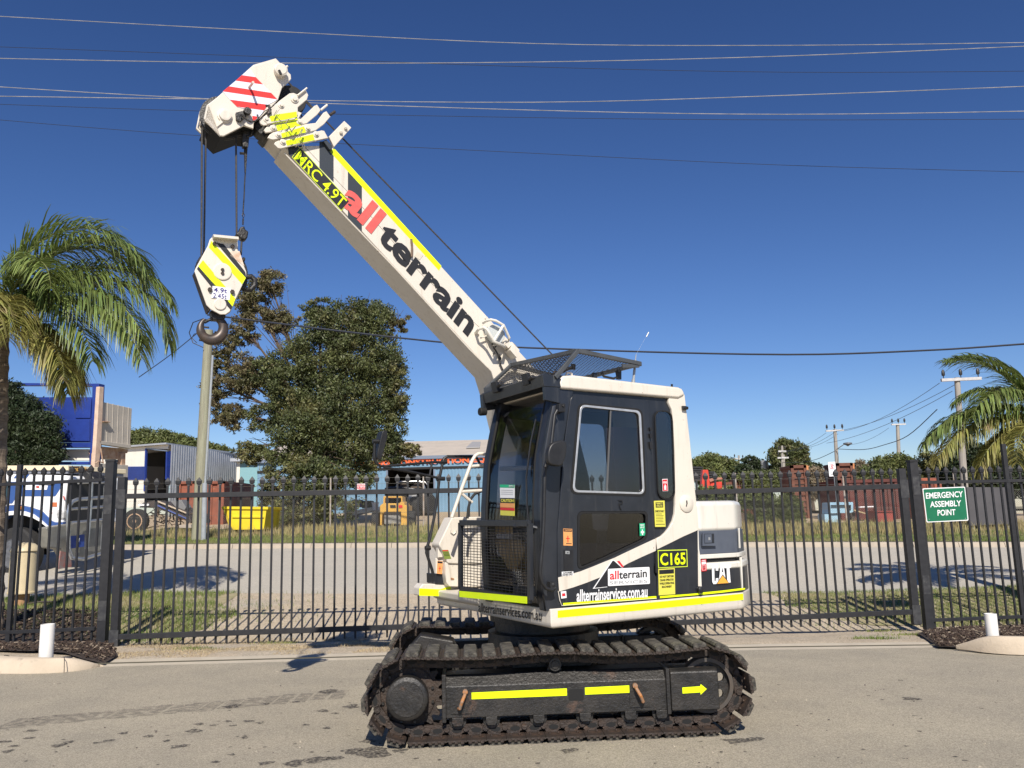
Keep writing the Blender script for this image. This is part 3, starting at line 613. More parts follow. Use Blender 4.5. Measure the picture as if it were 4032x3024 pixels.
tri = decal('mountain_logo', s75, 'b3', [(340,1416),(480,1206),(497,1208),(560,1262),(450,1270),(445,1404)], INKW, door, .0025)
joinband(tri, s75.pts('b3', [(352,1410),(484,1212),(495,1214),(548,1262),(450,1270),(445,1400)], .0032), LV, INK)
joinband(tri, s75.pts('b3', [(516,1216),(532,1213),(566,1258),(550,1260)], .0035), LV, REDINK)
lp = fillet(P2(s75, 'b3', [(442,1268),(752,1252),(755,1384),(443,1402)]), .012); lpi = fillet(P2(s75, 'b3', [(446,1272),(748,1257),(751,1380),(447,1397)]), .010)
lg = MB().prism([s75.at(a, z, .0045) for a, z in lp], -LV*.002).build('name_plate', INK, door)
t_ = MB().prism([s75.at(a, z, .0053) for a, z in lpi], -LV*.0006).build('tmp', INKW); merge(lg, t_)
def T75(s, LL, LR, UL, m, o, bold=.03, c='b3', pl=s75, off=.0055): merge(o, ptext(s, 'tmp', pl, c, LL, LR, UL, m, None, bold, off=off))
T75('all', (463,1351), (528,1346), (463,1288), REDINK, lg, .02); T75('terrain', (530,1346), (732,1332), (530,1289), INK, lg, .02)
T75('SERVICES', (462,1385), (735,1372), (462,1362), GRYM, lg, 0)
ptext('allterrainservices.com.au', 'lettering', s75, 'b3', (222,1512), (737,1478), (222,1423), INKW, door, .022, off=.004)
decal('reflective_strip', s75, 'b3', [(124,1520),(800,1469),(801,1488),(126,1540)], NEON, door, .004)
decal('reflective_strip', s7, 'b4', [(130,1318),(500,1290),(650,1278),(655,1300),(130,1345)], NEON, lowp, .004)
_stk('door_latch', s75, 'b3', [(130,1133),(198,1136),(200,1287),(132,1282)], BLK, [(.15,.05,.6,.2,GRYM),(.3,.12,.5,.16,INK),(.55,.24,.8,.34,INK),(.15,.82,.85,.9,INK)], (), door, .006)
MB().tube(s75.pts('b3', [(528,775),(550,775),(556,795),(530,800),(540,830),(548,845)], .01), .004, 6).build('grab_hook', BLK, door)
# cab front: lower pillar door seam, hose, grab rail
K('grab_rail', MB().tube([s1.hit('C', x, y, .05) for x, y in [(985,690),(968,720),(948,900),(925,1000),(905,1060),(902,1200),(898,1400),(890,1560)]]+[s1.hit('D', x, y, .05) for x, y in [(838,640),(832,720),(845,780),(870,815),(905,828),(925,815)]], .013, 10), BLK, smooth=True)
K('rail_bracket', MB().prism(s1.pts('D', [(895,775),(925,775),(930,830),(900,835)], .06), -LV*.05).cyl(s1.hit('D', 912, 792, .065), s1.hit('D', 912, 792, .04), .012, 6), BLK, bevel=.004)
K('rail_bracket', MB().prism(s1.pts('C', [(1000,645),(1040,645),(1040,700),(1000,700)], .05), -LV*.05).cyl(s1.hit('C', 1025, 660, .06), s1.hit('C', 1025, 660, .04), .009, 8), BLK, bevel=.004)
mir = K('side_mirror', MB().prism([s1.at(a, z, .18) for a, z in fillet([s1.to2(s1.hit('C', x, y, .18)) for x, y in [(948,905),(1000,885),(1050,885),(1052,965),(1020,1060),(930,1045),(925,960)]], .04)], -LV*.05), BLK, bevel=.014)
MB().tube([s1.hit('C', 940, 975, .10), s1.hit('C', 965, 985, .15)], .024, 12).build('mirror_joint', BLK, mir, smooth=True)
MB().tube([s1.hit('C', x, y, .12) for x, y in [(960,900),(935,960),(930,985),(905,1060)]], .009, 8).build('mirror_arm', BLK, mir, smooth=True)
def FU(v, z, e=.02): return W(-(uf(z)+e), v, z)
wp = [(.90, 2.28), (.885, 2.1), (.87, 1.85), (.90, 1.65), (.925, 1.52)]
K('wiper', MB().tube([FU(v, z, .025) for v, z in wp], .007, 6).tube([FU(v-.012, z, .015) for v, z in [(.89, 2.25), (.88, 2.05), (.865, 1.86)]], .005, 6), BLK)
# windscreen stickers
wp_ = FR(.60)
_stk('inspection_card', wp_, 'b2', [(778,374),(914,377),(914,500),(780,498)], INKW, [(.0,.0,1,.22,GRST),(.62,.05,.95,.2,INKW),(.08,.4,.9,.42,GRYM),(.08,.55,.9,.57,GRYM),(.08,.7,.9,.72,GRYM)], (), wsc, .015)
_stk('caution_card', wp_, 'b2', [(780,502),(914,505),(914,668),(782,660)], YST, [(0,0,1,.27,INK),(0,.28,1,.52,ORST),(0,.54,1,.70,REDINK)], [('CAUTION',.06,.04,.94,.22,YST)], wsc, .015)
# interior
seat = K('operator_seat', MB().prism([W(.10, .36, 1.22), W(.55, .36, 1.20), W(.55, .36, 1.32), W(.10, .36, 1.35)], LV*.45).prism([W(.42, .38, 1.32), W(.55, .38, 1.32), W(.66, .38, 1.95), W(.56, .38, 1.97)], LV*.42), BLKM, bevel=.03)
K('seat_shroud', MB().prism([wp_.hit('b2', x, y, -.07) for x, y in [(650,835),(668,650),(700,592),(790,588),(850,620),(900,700),(945,835)]], -FV*.12).prism([wp_.hit('b2', x, y, -.07) for x, y in [(690,880),(960,890),(1010,960),(960,1100),(910,1190),(845,1170),(760,1010)]], -FV*.12), TAN, bevel=.02)
K('seat_cushion_back', MB().prism([W(.38, .42, 1.35), W(.42, .42, 1.35), W(.53, .42, 1.9), W(.49, .42, 1.92)], LV*.34), mat('brown_vinyl', (.16,.10,.07), (.11,.07,.05), 6, .6), bevel=.02)
K('control_console', MB().prism([W(-.30, .82, .95), W(-.10, .82, .95), W(-.05, .82, 1.45), W(-.22, .82, 1.5)], LV*.12).tube([W(-.18, .86, 1.45), W(-.22, .84, 1.7)], .012).tube([W(-.18, .78, 1.45), W(-.24, .76, 1.66)], .012)
  .tube([W(-.45, .55, 1.0), W(-.38, .55, 1.35)], .02).tube([W(-.45, .40, 1.0), W(-.38, .40, 1.35)], .02), BLKM, bevel=.006)
K('interior_bracket', MB().tube([W(.1, .2, 2.0), W(.1, .2, 1.2)], .02).prism([W(-.35, .68, 1.78), W(-.35, .84, 1.78), W(-.35, .84, 2.02), W(-.35, .68, 2.02)], -FV*-.03).tube([FU(.3, 1.95, -.06), FU(.75, 1.93, -.10)], .018), mat('beige_metal', (.42,.36,.27)))
K('pink_card', MB().prism([W(.2, .85, 1.75), W(.5, .85, 1.75), W(.5, .85, 2.25), W(.2, .85, 2.25)], -LV*.1), mat('faded_pink_card', (.62,.42,.40), rough=.8))  # faded pinkish card behind the right pane of the door
# ---------------- front mesh guard
fg = FR(.70)
gq = [(330,395),(782,397),(785,905),(330,832)]
def gp(u, v, off=0):
    P = fg.pts('D', gq, off); return (P[0]*(1-u)+P[1]*u)*(1-v)+(P[3]*(1-u)+P[2]*u)*v
gf = MB(); cs4 = [gp(.02, .03), gp(.975, .03), gp(.975, .975), gp(.02, .975)]
for i in range(4): gf.bar(cs4[i], cs4[(i+1) % 4], .045, .03, FV)
grd = K('front_guard', gf, CHAR, bevel=.003)
me_ = MB()
for i in range(1, 19):
    u = .03+.94*i/19; me_.tube([gp(u, .03), gp(u, .5, .004), gp(u, .97)], .0026, 5)
for i in range(1, 24):
    v = .04+.93*i/24; me_.tube([gp(.03, v), gp(.5, v, .004), gp(.97, v)], .0026, 5)
me_.build('mesh', BLK, grd)
decal('reflective_strip', fg, 'D', [(328,832),(750,868),(750,912),(330,870)], NEON, grd, .022)
K('guard_bracket', MB().prism([W(-.70, .80, 1.0), W(-.70, .80, 1.06), W(-.58, .98, 1.06), W(-.58, .98, 1.0)], ZV*.01).prism([W(-.70, .80, 1.45), W(-.70, .80, 1.5), W(-.59, .98, 1.5), W(-.59, .98, 1.45)], ZV*.01).tube([W(-.71, .85, 1.50), W(-.66, .97, 1.5), W(-.6, 1.0, 1.48)], .015), CHAR)
# ---------------- roof guard
rb = SP(1.08)
def rs(x, y): return rb.hit('b1', x, y)
FN, TNr, RN = rs(800, 362), rs(1018, 102), rs(1625, 228)
FF = SP(.10).hit('b1', 125, 478); TF = SP(.10).hit('b1', 378, 240); RF = W(.33, .10, RN.z+.02)
g = MB()
for p, q in ((FN, TNr), (TNr, RN), (FF, TF), (FN, FF), (TNr, TF), (RN, RF), (TF, RF)): g.bar(p, q, .032, .032, ZV)
g.bar(FN+ZV*-.03, FF+ZV*-.03, .03, .035, ZV)
lowr = rs(1450, 250); g.bar(W(.30, .10, 2.70), W(-.4, .10, 2.62), .03, .03); g.bar(lowr, rs(1610, 246), .02, .03)
rg = K('roof_guard', g, mat('guard_charcoal', (.05,.056,.062), (.07,.075,.08), 8, .5), bevel=.003)
m_ = MB()
def mesh_quad(mb, A, B, C_, D_, nx, ny, r=.0028):
    # expanded diamond mesh between A-B (bottom) and D-C (top)
    def bl(u, v): return (A*(1-u)+B*u)*(1-v)+(D_*(1-u)+C_*u)*v
    for j in range(ny):
        pts = [bl(i/nx, (j+(.5 if i % 2 else 0))/ny) for i in range(nx+1)]; mb.tube(pts, r, 4)
        pts = [bl(i/nx, (j+(.5 if i % 2 else 1))/ny) for i in range(nx+1)]; mb.tube(pts, r, 4)
mesh_quad(m_, FF, FN, TNr, TF, 26, 15, .0019); mesh_quad(m_, TF, TNr, RN, RF, 26, 22, .0019)
m_.build('mesh', BLK, rg)
MB().tube([rs(930, 312)-LV*.3, rs(1120, 215)-LV*.3, rs(1185, 190)-LV*.3], .014).prism([q-LV*.28 for q in [rs(1160, 165), rs(1195, 170), rs(1190, 225), rs(1165, 218)]], -LV*.02).build('strut', BLK, rg)
ps = MB()
for x0, y0, y1 in ((1505, 262, 355), (1268, 292, 372)): ps.bar(rs(x0, y0)-LV*.12, rs(x0, y1)-LV*.12, .03, .03)
ps.build('post', CHAR, rg)
K('roof_latch', MB().prism([W(-.57, .33, 2.555), W(-.57, .42, 2.555), W(-.585, .42, 2.64), W(-.585, .33, 2.64)], FV*.03).prism([W(-.55, .80, 2.545), W(-.55, .89, 2.545), W(-.565, .89, 2.63), W(-.565, .80, 2.63)], FV*.03)
  .cyl(W(-.60, .43, 2.60), W(-.60, .49, 2.61), .016, 10).cyl(W(-.58, .90, 2.58), W(-.58, .96, 2.59), .016, 10), BLK, bevel=.004)
K('roof_light_cluster', MB().prism([rs(1200, 372)-LV*.2, rs(1430, 398)-LV*.2, rs(1430, 345)-LV*.2, rs(1330, 338)-LV*.2, rs(1225, 362)-LV*.2], -LV*.15).tube([rs(1320, 292)-LV*.1, rs(1345, 330)-LV*.1, rs(1440, 350)-LV*.1, rs(1475, 335)-LV*.1, rs(1465, 275)-LV*.1], .010)
  .tube([rs(1200, 310)-LV*.2, rs(1210, 370)-LV*.2], .012), BLK, bevel=.004)
K('antenna', MB().tube([rs(1592, 410)-LV*.05, rs(1596, 370)-LV*.05], .014).tube([rs(1596, 380)-LV*.05, rs(1615, 180)-LV*.05], .010).tube([rs(1615, 180)-LV*.05, rs(1621, 128)-LV*.05], .004)
  .tube([rs(1620, 130)-LV*.05, SP(1.0).hit('C', 1568, 205)], .0006, 4).tube([SP(1.0).hit('C', 1568, 210), SP(1.0).hit('C', 1583, 180)], .005, 6), GRYM)
K('antenna', MB().tube([rs(2053, 590)-LV*.15, rs(2046, 397)-LV*.15], .009), BLK)
K('rear_cab_light', MB().lathe(rs(2030, 655), (-FV*1+LV*.2), [(0, .018), (.03, .017), (.05, .012), (.055, 0)], 14), BLK, smooth=True)
K('rubber_stop', MB().lathe(s7.hit('b4', 637, 1232), LV, [(0, .026), (.03, .026), (.036, .018), (.036, 0)], 16), BLK, smooth=True)
# ---------------- engine housing
eb = SP(1.06)
def plan(v, a0, a1, z0, z1, name, m, ins=0, bevel=.01, parent=None):
    pl_ = [(a0, v), (a1-.06, v), (a1, v-.03), (a1+.22, v-.2), (a1+.36, v-.5), (a1+.42, v-.9), (a1+.42, -v+.9), (a1+.36, -v+.5), (a1+.22, -v+.2), (a1, -v), (a0, -v)]
    return rings(name, [(z0, 0), (z1, 0)], pl_, m, bevel, parent)
A0 = .825
hood = plan(1.055, A0, 1.27, 1.40, 1.655, 'engine_hood', WHITEC, bevel=.045)
plan(1.045, A0, 1.285, 1.235, 1.42, 'engine_side_upper', SLATE, bevel=.006)
plan(1.055, A0+.0, 1.29, 1.20, 1.235, 'engine_ledge', WHITEC, bevel=.006)
plan(1.035, A0, 1.26, 1.17, 1.20, 'engine_recess', BLKM, bevel=0)
plan(1.06, A0, 1.305, 1.11, 1.17, 'engine_lower_ledge', WHITEC, bevel=.02)
cw = plan(1.052, A0, 1.30, .92, 1.13, 'counterweight', CHAR, bevel=.01)
K('housing_trim', MB().prism(eb.pts('b4', [(614,425),(630,425),(638,700),(655,810),(665,1000),(676,1270),(664,1272),(648,1000),(640,830),(632,760),(622,700)], .004), -LV*.03).prism(eb.pts('b4', [(1158,425),(1168,425),(1180,690),(1170,690)], .001), -LV*.012).prism(eb.pts('b4', [(1176,812),(1198,808),(1214,1212),(1204,1214)], .003), -LV*.012), WHITEC)
lt = decal('hood_latch', eb, 'b4', [(690,492),(860,488),(868,660),(686,662)], SLATE, crane, .012, .014)
joinband(lt, eb.pts('b4', [(706,504),(835,500),(838,625),(710,630)], .0135), LV, CHAR); joinband(lt, eb.pts('b4', [(712,510),(802,507),(805,618),(714,622)], .016), LV, SLATE); joinband(lt, eb.pts('b4', [(760,550),(785,548),(788,585),(762,588)], .02), LV, GRYM)
ec = SP(1.056)
_stk('fire_sticker', ec, 'b4', [(664,843),(732,836),(740,988),(672,996)], REDINK, [(.1,.2,.9,.42,INKW),(.15,.5,.85,.92,INKW),(.2,.52,.8,.9,REDINK),(.42,.55,.58,.75,INKW),(.3,.68,.7,.76,INKW)], [('FIRE',.15,.04,.85,.16,INKW)], cw, .004)
cat = MB()
for L_ in ([(890,985),(892,925),(878,908),(825,911),(806,930),(812,1135),(828,1162),(868,1158),(892,1115),(892,1082),(858,1085),(856,1118),(848,1126),(841,1118),(838,955),(846,944),(855,950),(857,985)], [(901,1110),(919,908),(958,905),(984,1080),(948,1032)], [(968,908),(1056,902),(1058,945),(1036,948),(1052,1140),(1026,1142),(1006,1105),(998,950),(972,952)]):
    cat.prism(ec.pts('b4', L_, .005), -LV*.001)
cat = cat.build('maker_lettering', INKW, cw); joinband(cat, ec.pts('b4', [(936,1005),(945,945),(956,1002)], .0056), LV, CHAR)
tri2 = decal('orange_triangle', ec, 'b4', [(865,1163),(948,1036),(1035,1152)], CHAR, cw, .0085)
joinband(tri2, ec.pts('b4', [(876,1156),(947,1048),(1026,1146)], .0095), LV, mat('orange', (.85,.40,.05)))
decal('reflective_strip', ec, 'b4', [(664,1272),(940,1245),(1212,1212),(1240,1212),(1240,1230),(1200,1238),(940,1272),(664,1300)], NEON, cw, .006)
# ---------------- front right tool box, handrail, step
bx = SP(-.80)
K('side_box', MB().prism([bx.at(a, z) for a, z in fillet([bx.to2(bx.hit('b2', x, y)) for x, y in [(330,680),(700,672),(700,1115),(395,1115),(292,1112),(240,985),(205,940)]], [.0,0,0,0,.02,.03,.03])], -LV*.18), WHITE, bevel=.012)
hk = MB().tube([bx.hit('b2', x, y, .01) for x, y in [(318,792),(322,820),(345,838),(365,820),(368,798)]], .006, 6)
hk.build('rope_hook', WHITE, COL.objects['side_box'])
_stk('green_label', bx, 'b2', [(238,984),(296,984),(325,1066),(262,1070)], mat('olive_label', (.20,.26,.05)), [(.05,.03,.95,.14,REDINK),(.1,.3,.9,.34,INK),(.1,.45,.9,.49,INK),(.1,.6,.9,.64,INK)], (), COL.objects['side_box'])
K('side_box_base', MB().prism([bx.hit('b2', x, y, -.02) for x, y in [(265,1100),(640,1110),(640,1340),(305,1325),(280,1295),(268,1200)]], -LV*.16).prism([bx.hit('b2', x, y, .0) for x, y in [(265,1100),(292,1112),(318,1235),(395,1262),(640,1265),(640,1330),(305,1325),(275,1290)]], LV*.015), WHITE, bevel=.008)
MB().prism([bx.hit('b2', x, y, .02) for x, y in [(318,1240),(352,1250),(345,1262),(320,1262)]], LV*.002).build('rust_patch', mat('rust_orange', (.45,.22,.08), (.3,.15,.07), 30, .8), COL.objects['side_box_base'])
K('side_bracket', MB().prism([SP(-.9).hit('b2', x, y) for x, y in [(170,1060),(262,1050),(272,1205),(172,1205)]], LV*.02).prism([SP(-.9).hit('b2', x, y) for x, y in [(180,955),(210,955),(225,1010),(235,1050),(180,1055)]], LV*.05), WHITE, bevel=.004)
_stk('caution_sticker', SP(-.87), 'b2', [(197,1086),(246,1090),(238,1210),(190,1205)], ORST, [(.04,.03,.96,.17,INK),(.45,.42,.55,.8,RED),(.3,.55,.7,.6,RED)], (), COL.objects['side_bracket'])
K('bracket_guard', MB().prism([SP(-.9).hit('b2', x, y, .01) for x, y in [(172,1207),(275,1210),(275,1305),(175,1300)]], -LV*.2), CHAR, bevel=.004)
st = SP(-.90)
step = K('step', MB().prism([st.hit('b2', x, y) for x, y in [(28,1340),(60,1300),(330,1305),(520,1320),(520,1400),(330,1412),(28,1412)]], -LV*.15), WHITE, bevel=.01)
MB().prism([st.hit('b2', x, y, .002) for x, y in [(25,1343),(220,1352),(220,1416),(25,1412)]], -LV*.002).prism([st.hit('b2', x, y, .002) for x, y in [(222,1352),(322,1318),(322,1400),(222,1416)]], -LV*.002).prism([st.hit('b2', x, y, .002) for x, y in [(345,1362),(420,1366),(420,1416),(345,1414)]], -LV*.002).build('reflective_strip', NEON, step)
gr = MB()
for i in range(22):
    p = st.hit('b2', 45+random.random()*150, 1318+random.random()*22, -.02-random.random()*.25); gr.box(p, (.03, .02, .03))
gr.build('grip_tread', WHITE, step)
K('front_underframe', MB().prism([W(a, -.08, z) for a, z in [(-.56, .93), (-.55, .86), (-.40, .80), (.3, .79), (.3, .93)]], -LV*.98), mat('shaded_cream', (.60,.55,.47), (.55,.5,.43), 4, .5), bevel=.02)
hr = SP(-.45)
H_ = lambda L: [hr.hit('b2', x, y) for x, y in L]
K('handrail', MB().tube(H_([(690,110),(640,92),(605,85),(575,88),(548,105),(520,150),(415,430),(330,680)]), .016, 10).tube(H_([(503,206),(640,192)]), .013).tube(H_([(412,442),(560,433),(640,430)]), .015).tube(H_([(425,462),(470,500),(520,540)]), .014), WHITE, smooth=True)
K('console_hose', MB().tube(H_([(475,690),(485,590),(505,510),(545,460),(620,430)]), .013), RUB, smooth=True)
mr = SP(-.95)
m_ = MB().tube([mr.hit('b2', x, y) for x, y in [(160,1300),(158,1230),(145,1170),(115,1080),(92,1010),(98,960),(125,880),(165,680),(195,480),(213,320),(240,190),(258,130),(290,112),(400,112),(520,112),(565,130),(590,180)]], .014, 10)
m_.tube([mr.hit('N', x, y) for x, y in [(1900,490),(1790,485),(1360,522),(1320,520),(1285,490),(1270,440),(1272,290)]], .012, 10)
m_.tube([mr.hit('N', x, y) for x, y in [(1880,630),(1800,618),(1600,572),(1350,530)]], .012, 10).tube([mr.hit('N', x, y) for x, y in [(1772,490),(1750,610)]], .011, 8)
m_.cyl(mr.hit('b2', 82, 968), mr.hit('b2', 128, 965), .022, 8).cyl(mr.hit('b2', 190, 318), mr.hit('b2', 262, 320), .02, 8).cyl(mr.hit('b2', 232, 165), mr.hit('b2', 282, 162), .02, 8).cyl(mr.hit('N', 1255, 305), mr.hit('N', 1310, 305), .02, 8)
mf = K('mirror_frame', m_, BLK, smooth=True)
MB().prism([mr.at(a, z, .03) for a, z in fillet([mr.to2(mr.hit('N', x, y, .03)) for x, y in [(1340,218),(1362,206),(1384,212),(1386,260),(1340,440),(1325,470),(1296,455),(1298,400)]], .02)], -LV*.14).build('mirror', BLK, mf, bevel=.012)
# ---------------- boom
VB = .03; VW = .33
bp = SP(VB)
def bseg(name, pts, v0, w_, m, bevel=.006): return K(name, MB().prism([W(a, v0, z) for a, z in pts], -LV*w_), m, bevel=bevel)
def top(a): return 2.831-.9255*a
def bot(a): return 2.370-.938*a
boom = bseg('boom', [(-1.86, top(-1.86)), (.10, top(.10)), (.30, 2.45), (.28, 2.2), (-.18, 2.02), (-.30, 2.28), (-.36, 2.52), (-.45, bot(-.45)), (-2.24, bot(-2.24))], VB, VW, WHITE, .008)
MB().tube([bp.hit('G', 115, 170, .004), bp.hit('G', 840, 925, .004), bp.hit('b8', 0, 815, .004), bp.hit('b8', 325, 1140, .004)], .006, 6).build('weld_seam', WHITE, boom)
MB().tube([bp.hit('G', 240, 120, .001), bp.hit('G', 660, 560, .001), bp.hit('G', 1010, 960, .001), bp.hit('b8', 240, 470, .001), bp.hit('b8', 320, 780, .001)], .0012, 4).build('panel_joint', GREASE, boom)
bseg('boom_foot_gusset', [(-.34, 2.70), (-.22, 2.755), (-.02, 2.55), (.12, 2.3), (-.12, 2.1), (-.30, 2.40)], VB+.02, .02, WHITE)
K('boom_base', MB().prism([W(a, .05, z) for a, z in [(-.35, .9), (.55, .9), (.50, 1.9), (.35, 2.5), (-.15, 2.5), (-.25, 2.0)]], -LV*.37), WHITE, bevel=.02)
# graphics on the boom side
def BD(name, c, L, m, off=.002): return decal(name, bp, c, L, m, boom, off)
BD('reflective_strip', 'G', [(441,139),(1142,908),(1126,938),(412,160)], NEON)
BD('dark_panel', 'G', [(345,95),(392,92),(437,160),(437,360),(345,265)], SLATE := mat('graphic_slate', (.030,.038,.048)))
BD('dark_panel', 'G', [(531,292),(622,388),(622,683),(531,592)], SLATE)
BD('dark_panel', 'G', [(140,132),(232,118),(236,165),(170,210),(143,178)], SLATE)
mp = BD('capacity_plate', 'G', [(221,132),(543,486),(487,549),(164,196)], NEON2, .004)
joinband(mp, bp.pts('G', [(221,137),(538,486),(487,543),(169,196)], .0048), LV, INK)
merge(mp, ptext('MRC 4.9T', 'tmp', bp, 'G', (176,205), (486,532), (219,152), NEON, None, .004, off=.0065))
ar_ = ptext('all', 'lettering', bp, 'G', (468,488), (682,700), (574,358), SRED, boom, .035, off=.004)
# slanted condensed bold lettering laid along the boom
tr_ = ptext('terrain', 'lettering', bp, 'G', (712,724), (1312,1372), (800,606), INK, boom, .035, off=.004)
BD('warning_decal', 'G', [(985,815),(1022,838),(1000,868),(965,845)], mat('worn_label', (.62,.56,.45)), .003)
K('mast_stay', MB().tube(bp.pts('G', [(945,732),(950,780),(948,848)], .02), .010, 8), mat('brown_rod', (.15,.09,.05)), boom)
# angle indicator box and guard frame
ib = K('load_indicator', MB().prism([bp.at(a, z, .10) for a, z in fillet([bp.to2(bp.hit('b8', x, y, .10)) for x, y in [(330,400),(450,345),(570,400),(640,500),(640,600),(560,700),(450,660),(345,520)]], .02)], -LV*.07), mat('pale_grey_paint', (.50,.53,.52), rough=.4), bevel=.004)
MB().tube([bp.hit('b8', x, y, o) for x, y, o in [(110,510,.01),(160,440,.10),(250,410,.14),(310,450,.15),(435,665,.15),(610,745,.12),(640,790,.04)]], .013, 8).tube([bp.hit('b8', x, y, o) for x, y, o in [(240,330,.03),(300,290,.10),(380,270,.14),(470,290,.15),(610,370,.15),(715,600,.12),(700,650,.06),(560,720,.05)]], .012, 8).tube(bp.pts('b8', [(610,375),(430,665)], .15), .012, 8).build('guard_frame', WHITEC, ib, smooth=True)
K('junction_box', MB().prism(bp.pts('b8', [(730,820),(790,700),(905,820),(850,960)], .12), -LV*.10).prism(bp.pts('b8', [(640,720),(760,670),(850,740),(790,700),(700,790)], .10), -LV*.06), WHITE, bevel=.006)
K('cable_loom', MB().tube(bp.pts('b8', [(480,740),(440,800),(400,700)], .02), .006, 6).tube(bp.pts('b8', [(450,800),(510,900),(540,1000),(560,1100),(600,1190)], .02), .007, 6).tube(bp.pts('b8', [(430,860),(455,880),(440,905),(420,885),(430,860)], .02), .004, 6).tube(bp.pts('b8', [(520,900),(560,980),(545,1060)], .025), .009, 6), GREASE, smooth=True)
K('cable_clip', MB().tube(bp.pts('b8', [(190,605),(300,565)], .04), .007, 6).tube(bp.pts('b8', [(420,740),(540,710)], .04), .007, 6).lathe(bp.hit('b8', 115, 505, 0), LV, [(0, .022), (.02, .02)], 10).lathe(bp.hit('b8', 290, 250, 0), LV, [(0, .014), (.02, .012)], 10), WHITE)
# nested section ends with slanted collar plates
nz = [(.27, .016, -2.40), (.245, .03, -2.43), (.22, .044, -2.47), (.19, .06, -2.51)]
axd = V((-1, 0, 0))
e_b = (-math.cos(math.radians(43)), math.sin(math.radians(43)))   # boom direction in (a,z)
nrm_b = (math.sin(math.radians(43)), math.cos(math.radians(43)))  # up-normal
def BQ(s, h, v): # s along boom from (-2.0, mid), h normal
    a0, z0 = -2.05, (top(-2.05)+bot(-2.05))/2; return W(a0+e_b[0]*s+nrm_b[0]*h, v, z0+e_b[1]*s+nrm_b[1]*h)
vc = VB-VW/2
for i, (hw, hh, s0, s1_) in enumerate([(.150,.140,.10,.27),(.132,.118,.2,.33),(.115,.095,.25,.37),(.098,.072,.3,.41),(.08,.045,.35,.44)]):
    sec = K('boom_section', MB().prism([BQ(s0, -hh, vc+hw), BQ(s0, hh, vc+hw), BQ(s1_, hh, vc+hw), BQ(s1_+.0, -hh, vc+hw)], -LV*2*hw), WHITE if i < 4 else GREASE, bevel=.006)
    bl = MB()
    bl.prism([BQ(s1_-.03, -hh-.02, vc+hw*.9), BQ(s1_+.03, -hh-.02, vc+hw*.9), BQ(s1_+.03, -hh+.06, vc+hw*.9), BQ(s1_-.03, -hh+.06, vc+hw*.9)], -LV*1.8*hw)
    bl.build('wear_pad', GREASE, sec, bevel=.005)
plates = [
 ('A', [(1120,1085),(1130,1060),(1190,1030),(1310,1000),(1670,925),(1700,930),(1745,1012),(1500,1065),(1190,1135),(1165,1130)], .05, [(1220,1060),(1605,970)]),
 ('A', [(1040,1010),(1070,970),(1110,945),(1500,850),(1600,838),(1690,720),(1725,702),(1772,765),(1700,850),(1600,925),(1120,1030),(1090,1030)], .062, [(1165,975),(1505,900)]),
 ('A', [(1000,920),(1030,885),(1060,868),(1430,790),(1585,640),(1618,626),(1660,690),(1620,740),(1500,840),(1060,945),(1020,950)], .056, [(1105,895),(1410,825)]),
 ('A', [(945,812),(985,770),(1030,735),(1390,700),(1440,720),(1400,790),(1370,792),(1000,868),(965,850)], .066, [(1028,795)]),
 ('A', [(1060,690),(1180,580),(1300,492),(1345,487),(1385,505),(1480,450),(1515,515),(1500,565),(1395,655),(1395,740),(1360,795),(1200,820),(1040,850),(1010,790)], .075, [(1200,635),(1350,570)])]
yel = [[(1250,1045),(1570,968),(1590,1035),(1270,1100)], [(1200,960),(1465,878),(1490,945),(1215,1010)] , [(1140,865),(1390,810),(1430,870),(1160,930)], [(1085,815),(1370,755),(1385,790),(1400,800),(1100,850)], [(1065,765),(1130,742),(1380,705),(1385,765),(1260,795),(1085,820)]]
for i, ((c, L, off, bolts), yq) in enumerate(zip(plates, yel)):
    pl_ = K('collar_plate', MB().prism(bp.pts(c, L, off), -LV*.02), WHITE, bevel=.004)
    MB().prism(bp.pts(c, yq, off+.0025), -LV*.002).build('reflective_patch', NEON, pl_)
    for x, y in bolts: MB().lathe(bp.hit(c, x, y, off), LV, [(0, .024), (.006, .024), (.008, .014), (.018, .012), (.018, 0)], 12).build('bolt', WHITE, pl_, smooth=True)
    # matching plate on the far side
    MB().prism(bp.pts(c, L, off-.42-2*(off-.05)), -LV*.02).build('back_plate', WHITE, pl_)
K('rope_guide_bracket', MB().prism(bp.pts('A', [(1755,995),(1935,812),(2018,892),(1815,1118)], .02), -LV*.03).prism(bp.pts('A', [(1690,1045),(1725,1030),(1800,1110),(1790,1140),(1765,1150)], .035), -LV*.12, 1)
  .cyl(bp.hit('A', 1950, 895, .02), bp.hit('A', 1950, 895, .04), .014, 6).cyl(bp.hit('A', 1895, 945, .02), bp.hit('A', 1895, 945, .04), .014, 6), [WHITE, SLATE], bevel=.004)
K('locking_pin', MB().tube(bp.pts('A', [(1660,690),(1735,630)], .04), .010, 8), WHITE); K('locking_pin', MB().tube(bp.pts('A', [(1770,745),(1825,705)], .04), .012, 8), RUST)
K('locking_pin', MB().tube(bp.pts('A', [(1390,520),(1500,432)], .09), .007, 8).lathe(bp.hit('A', 1355, 565, .075), LV, [(0, .03), (.008, .03), (.01, .018), (.02, .016)], 14), WHITE)
cl = MB()
for p, q, r_ in (((1150,690),(1110,760),.003),((1110,740),(1240,850),.0015),((1260,850),(1330,940),.003),((1180,680),(1120,760),.002),((1290,790),(1250,850),.005),((1370,870),(1320,940),.005),((1440,910),(1390,1010),.004),((1450,910),(1420,1010),.004)): cl.tube(bp.pts('A', [p, q], .10), r_, 6)
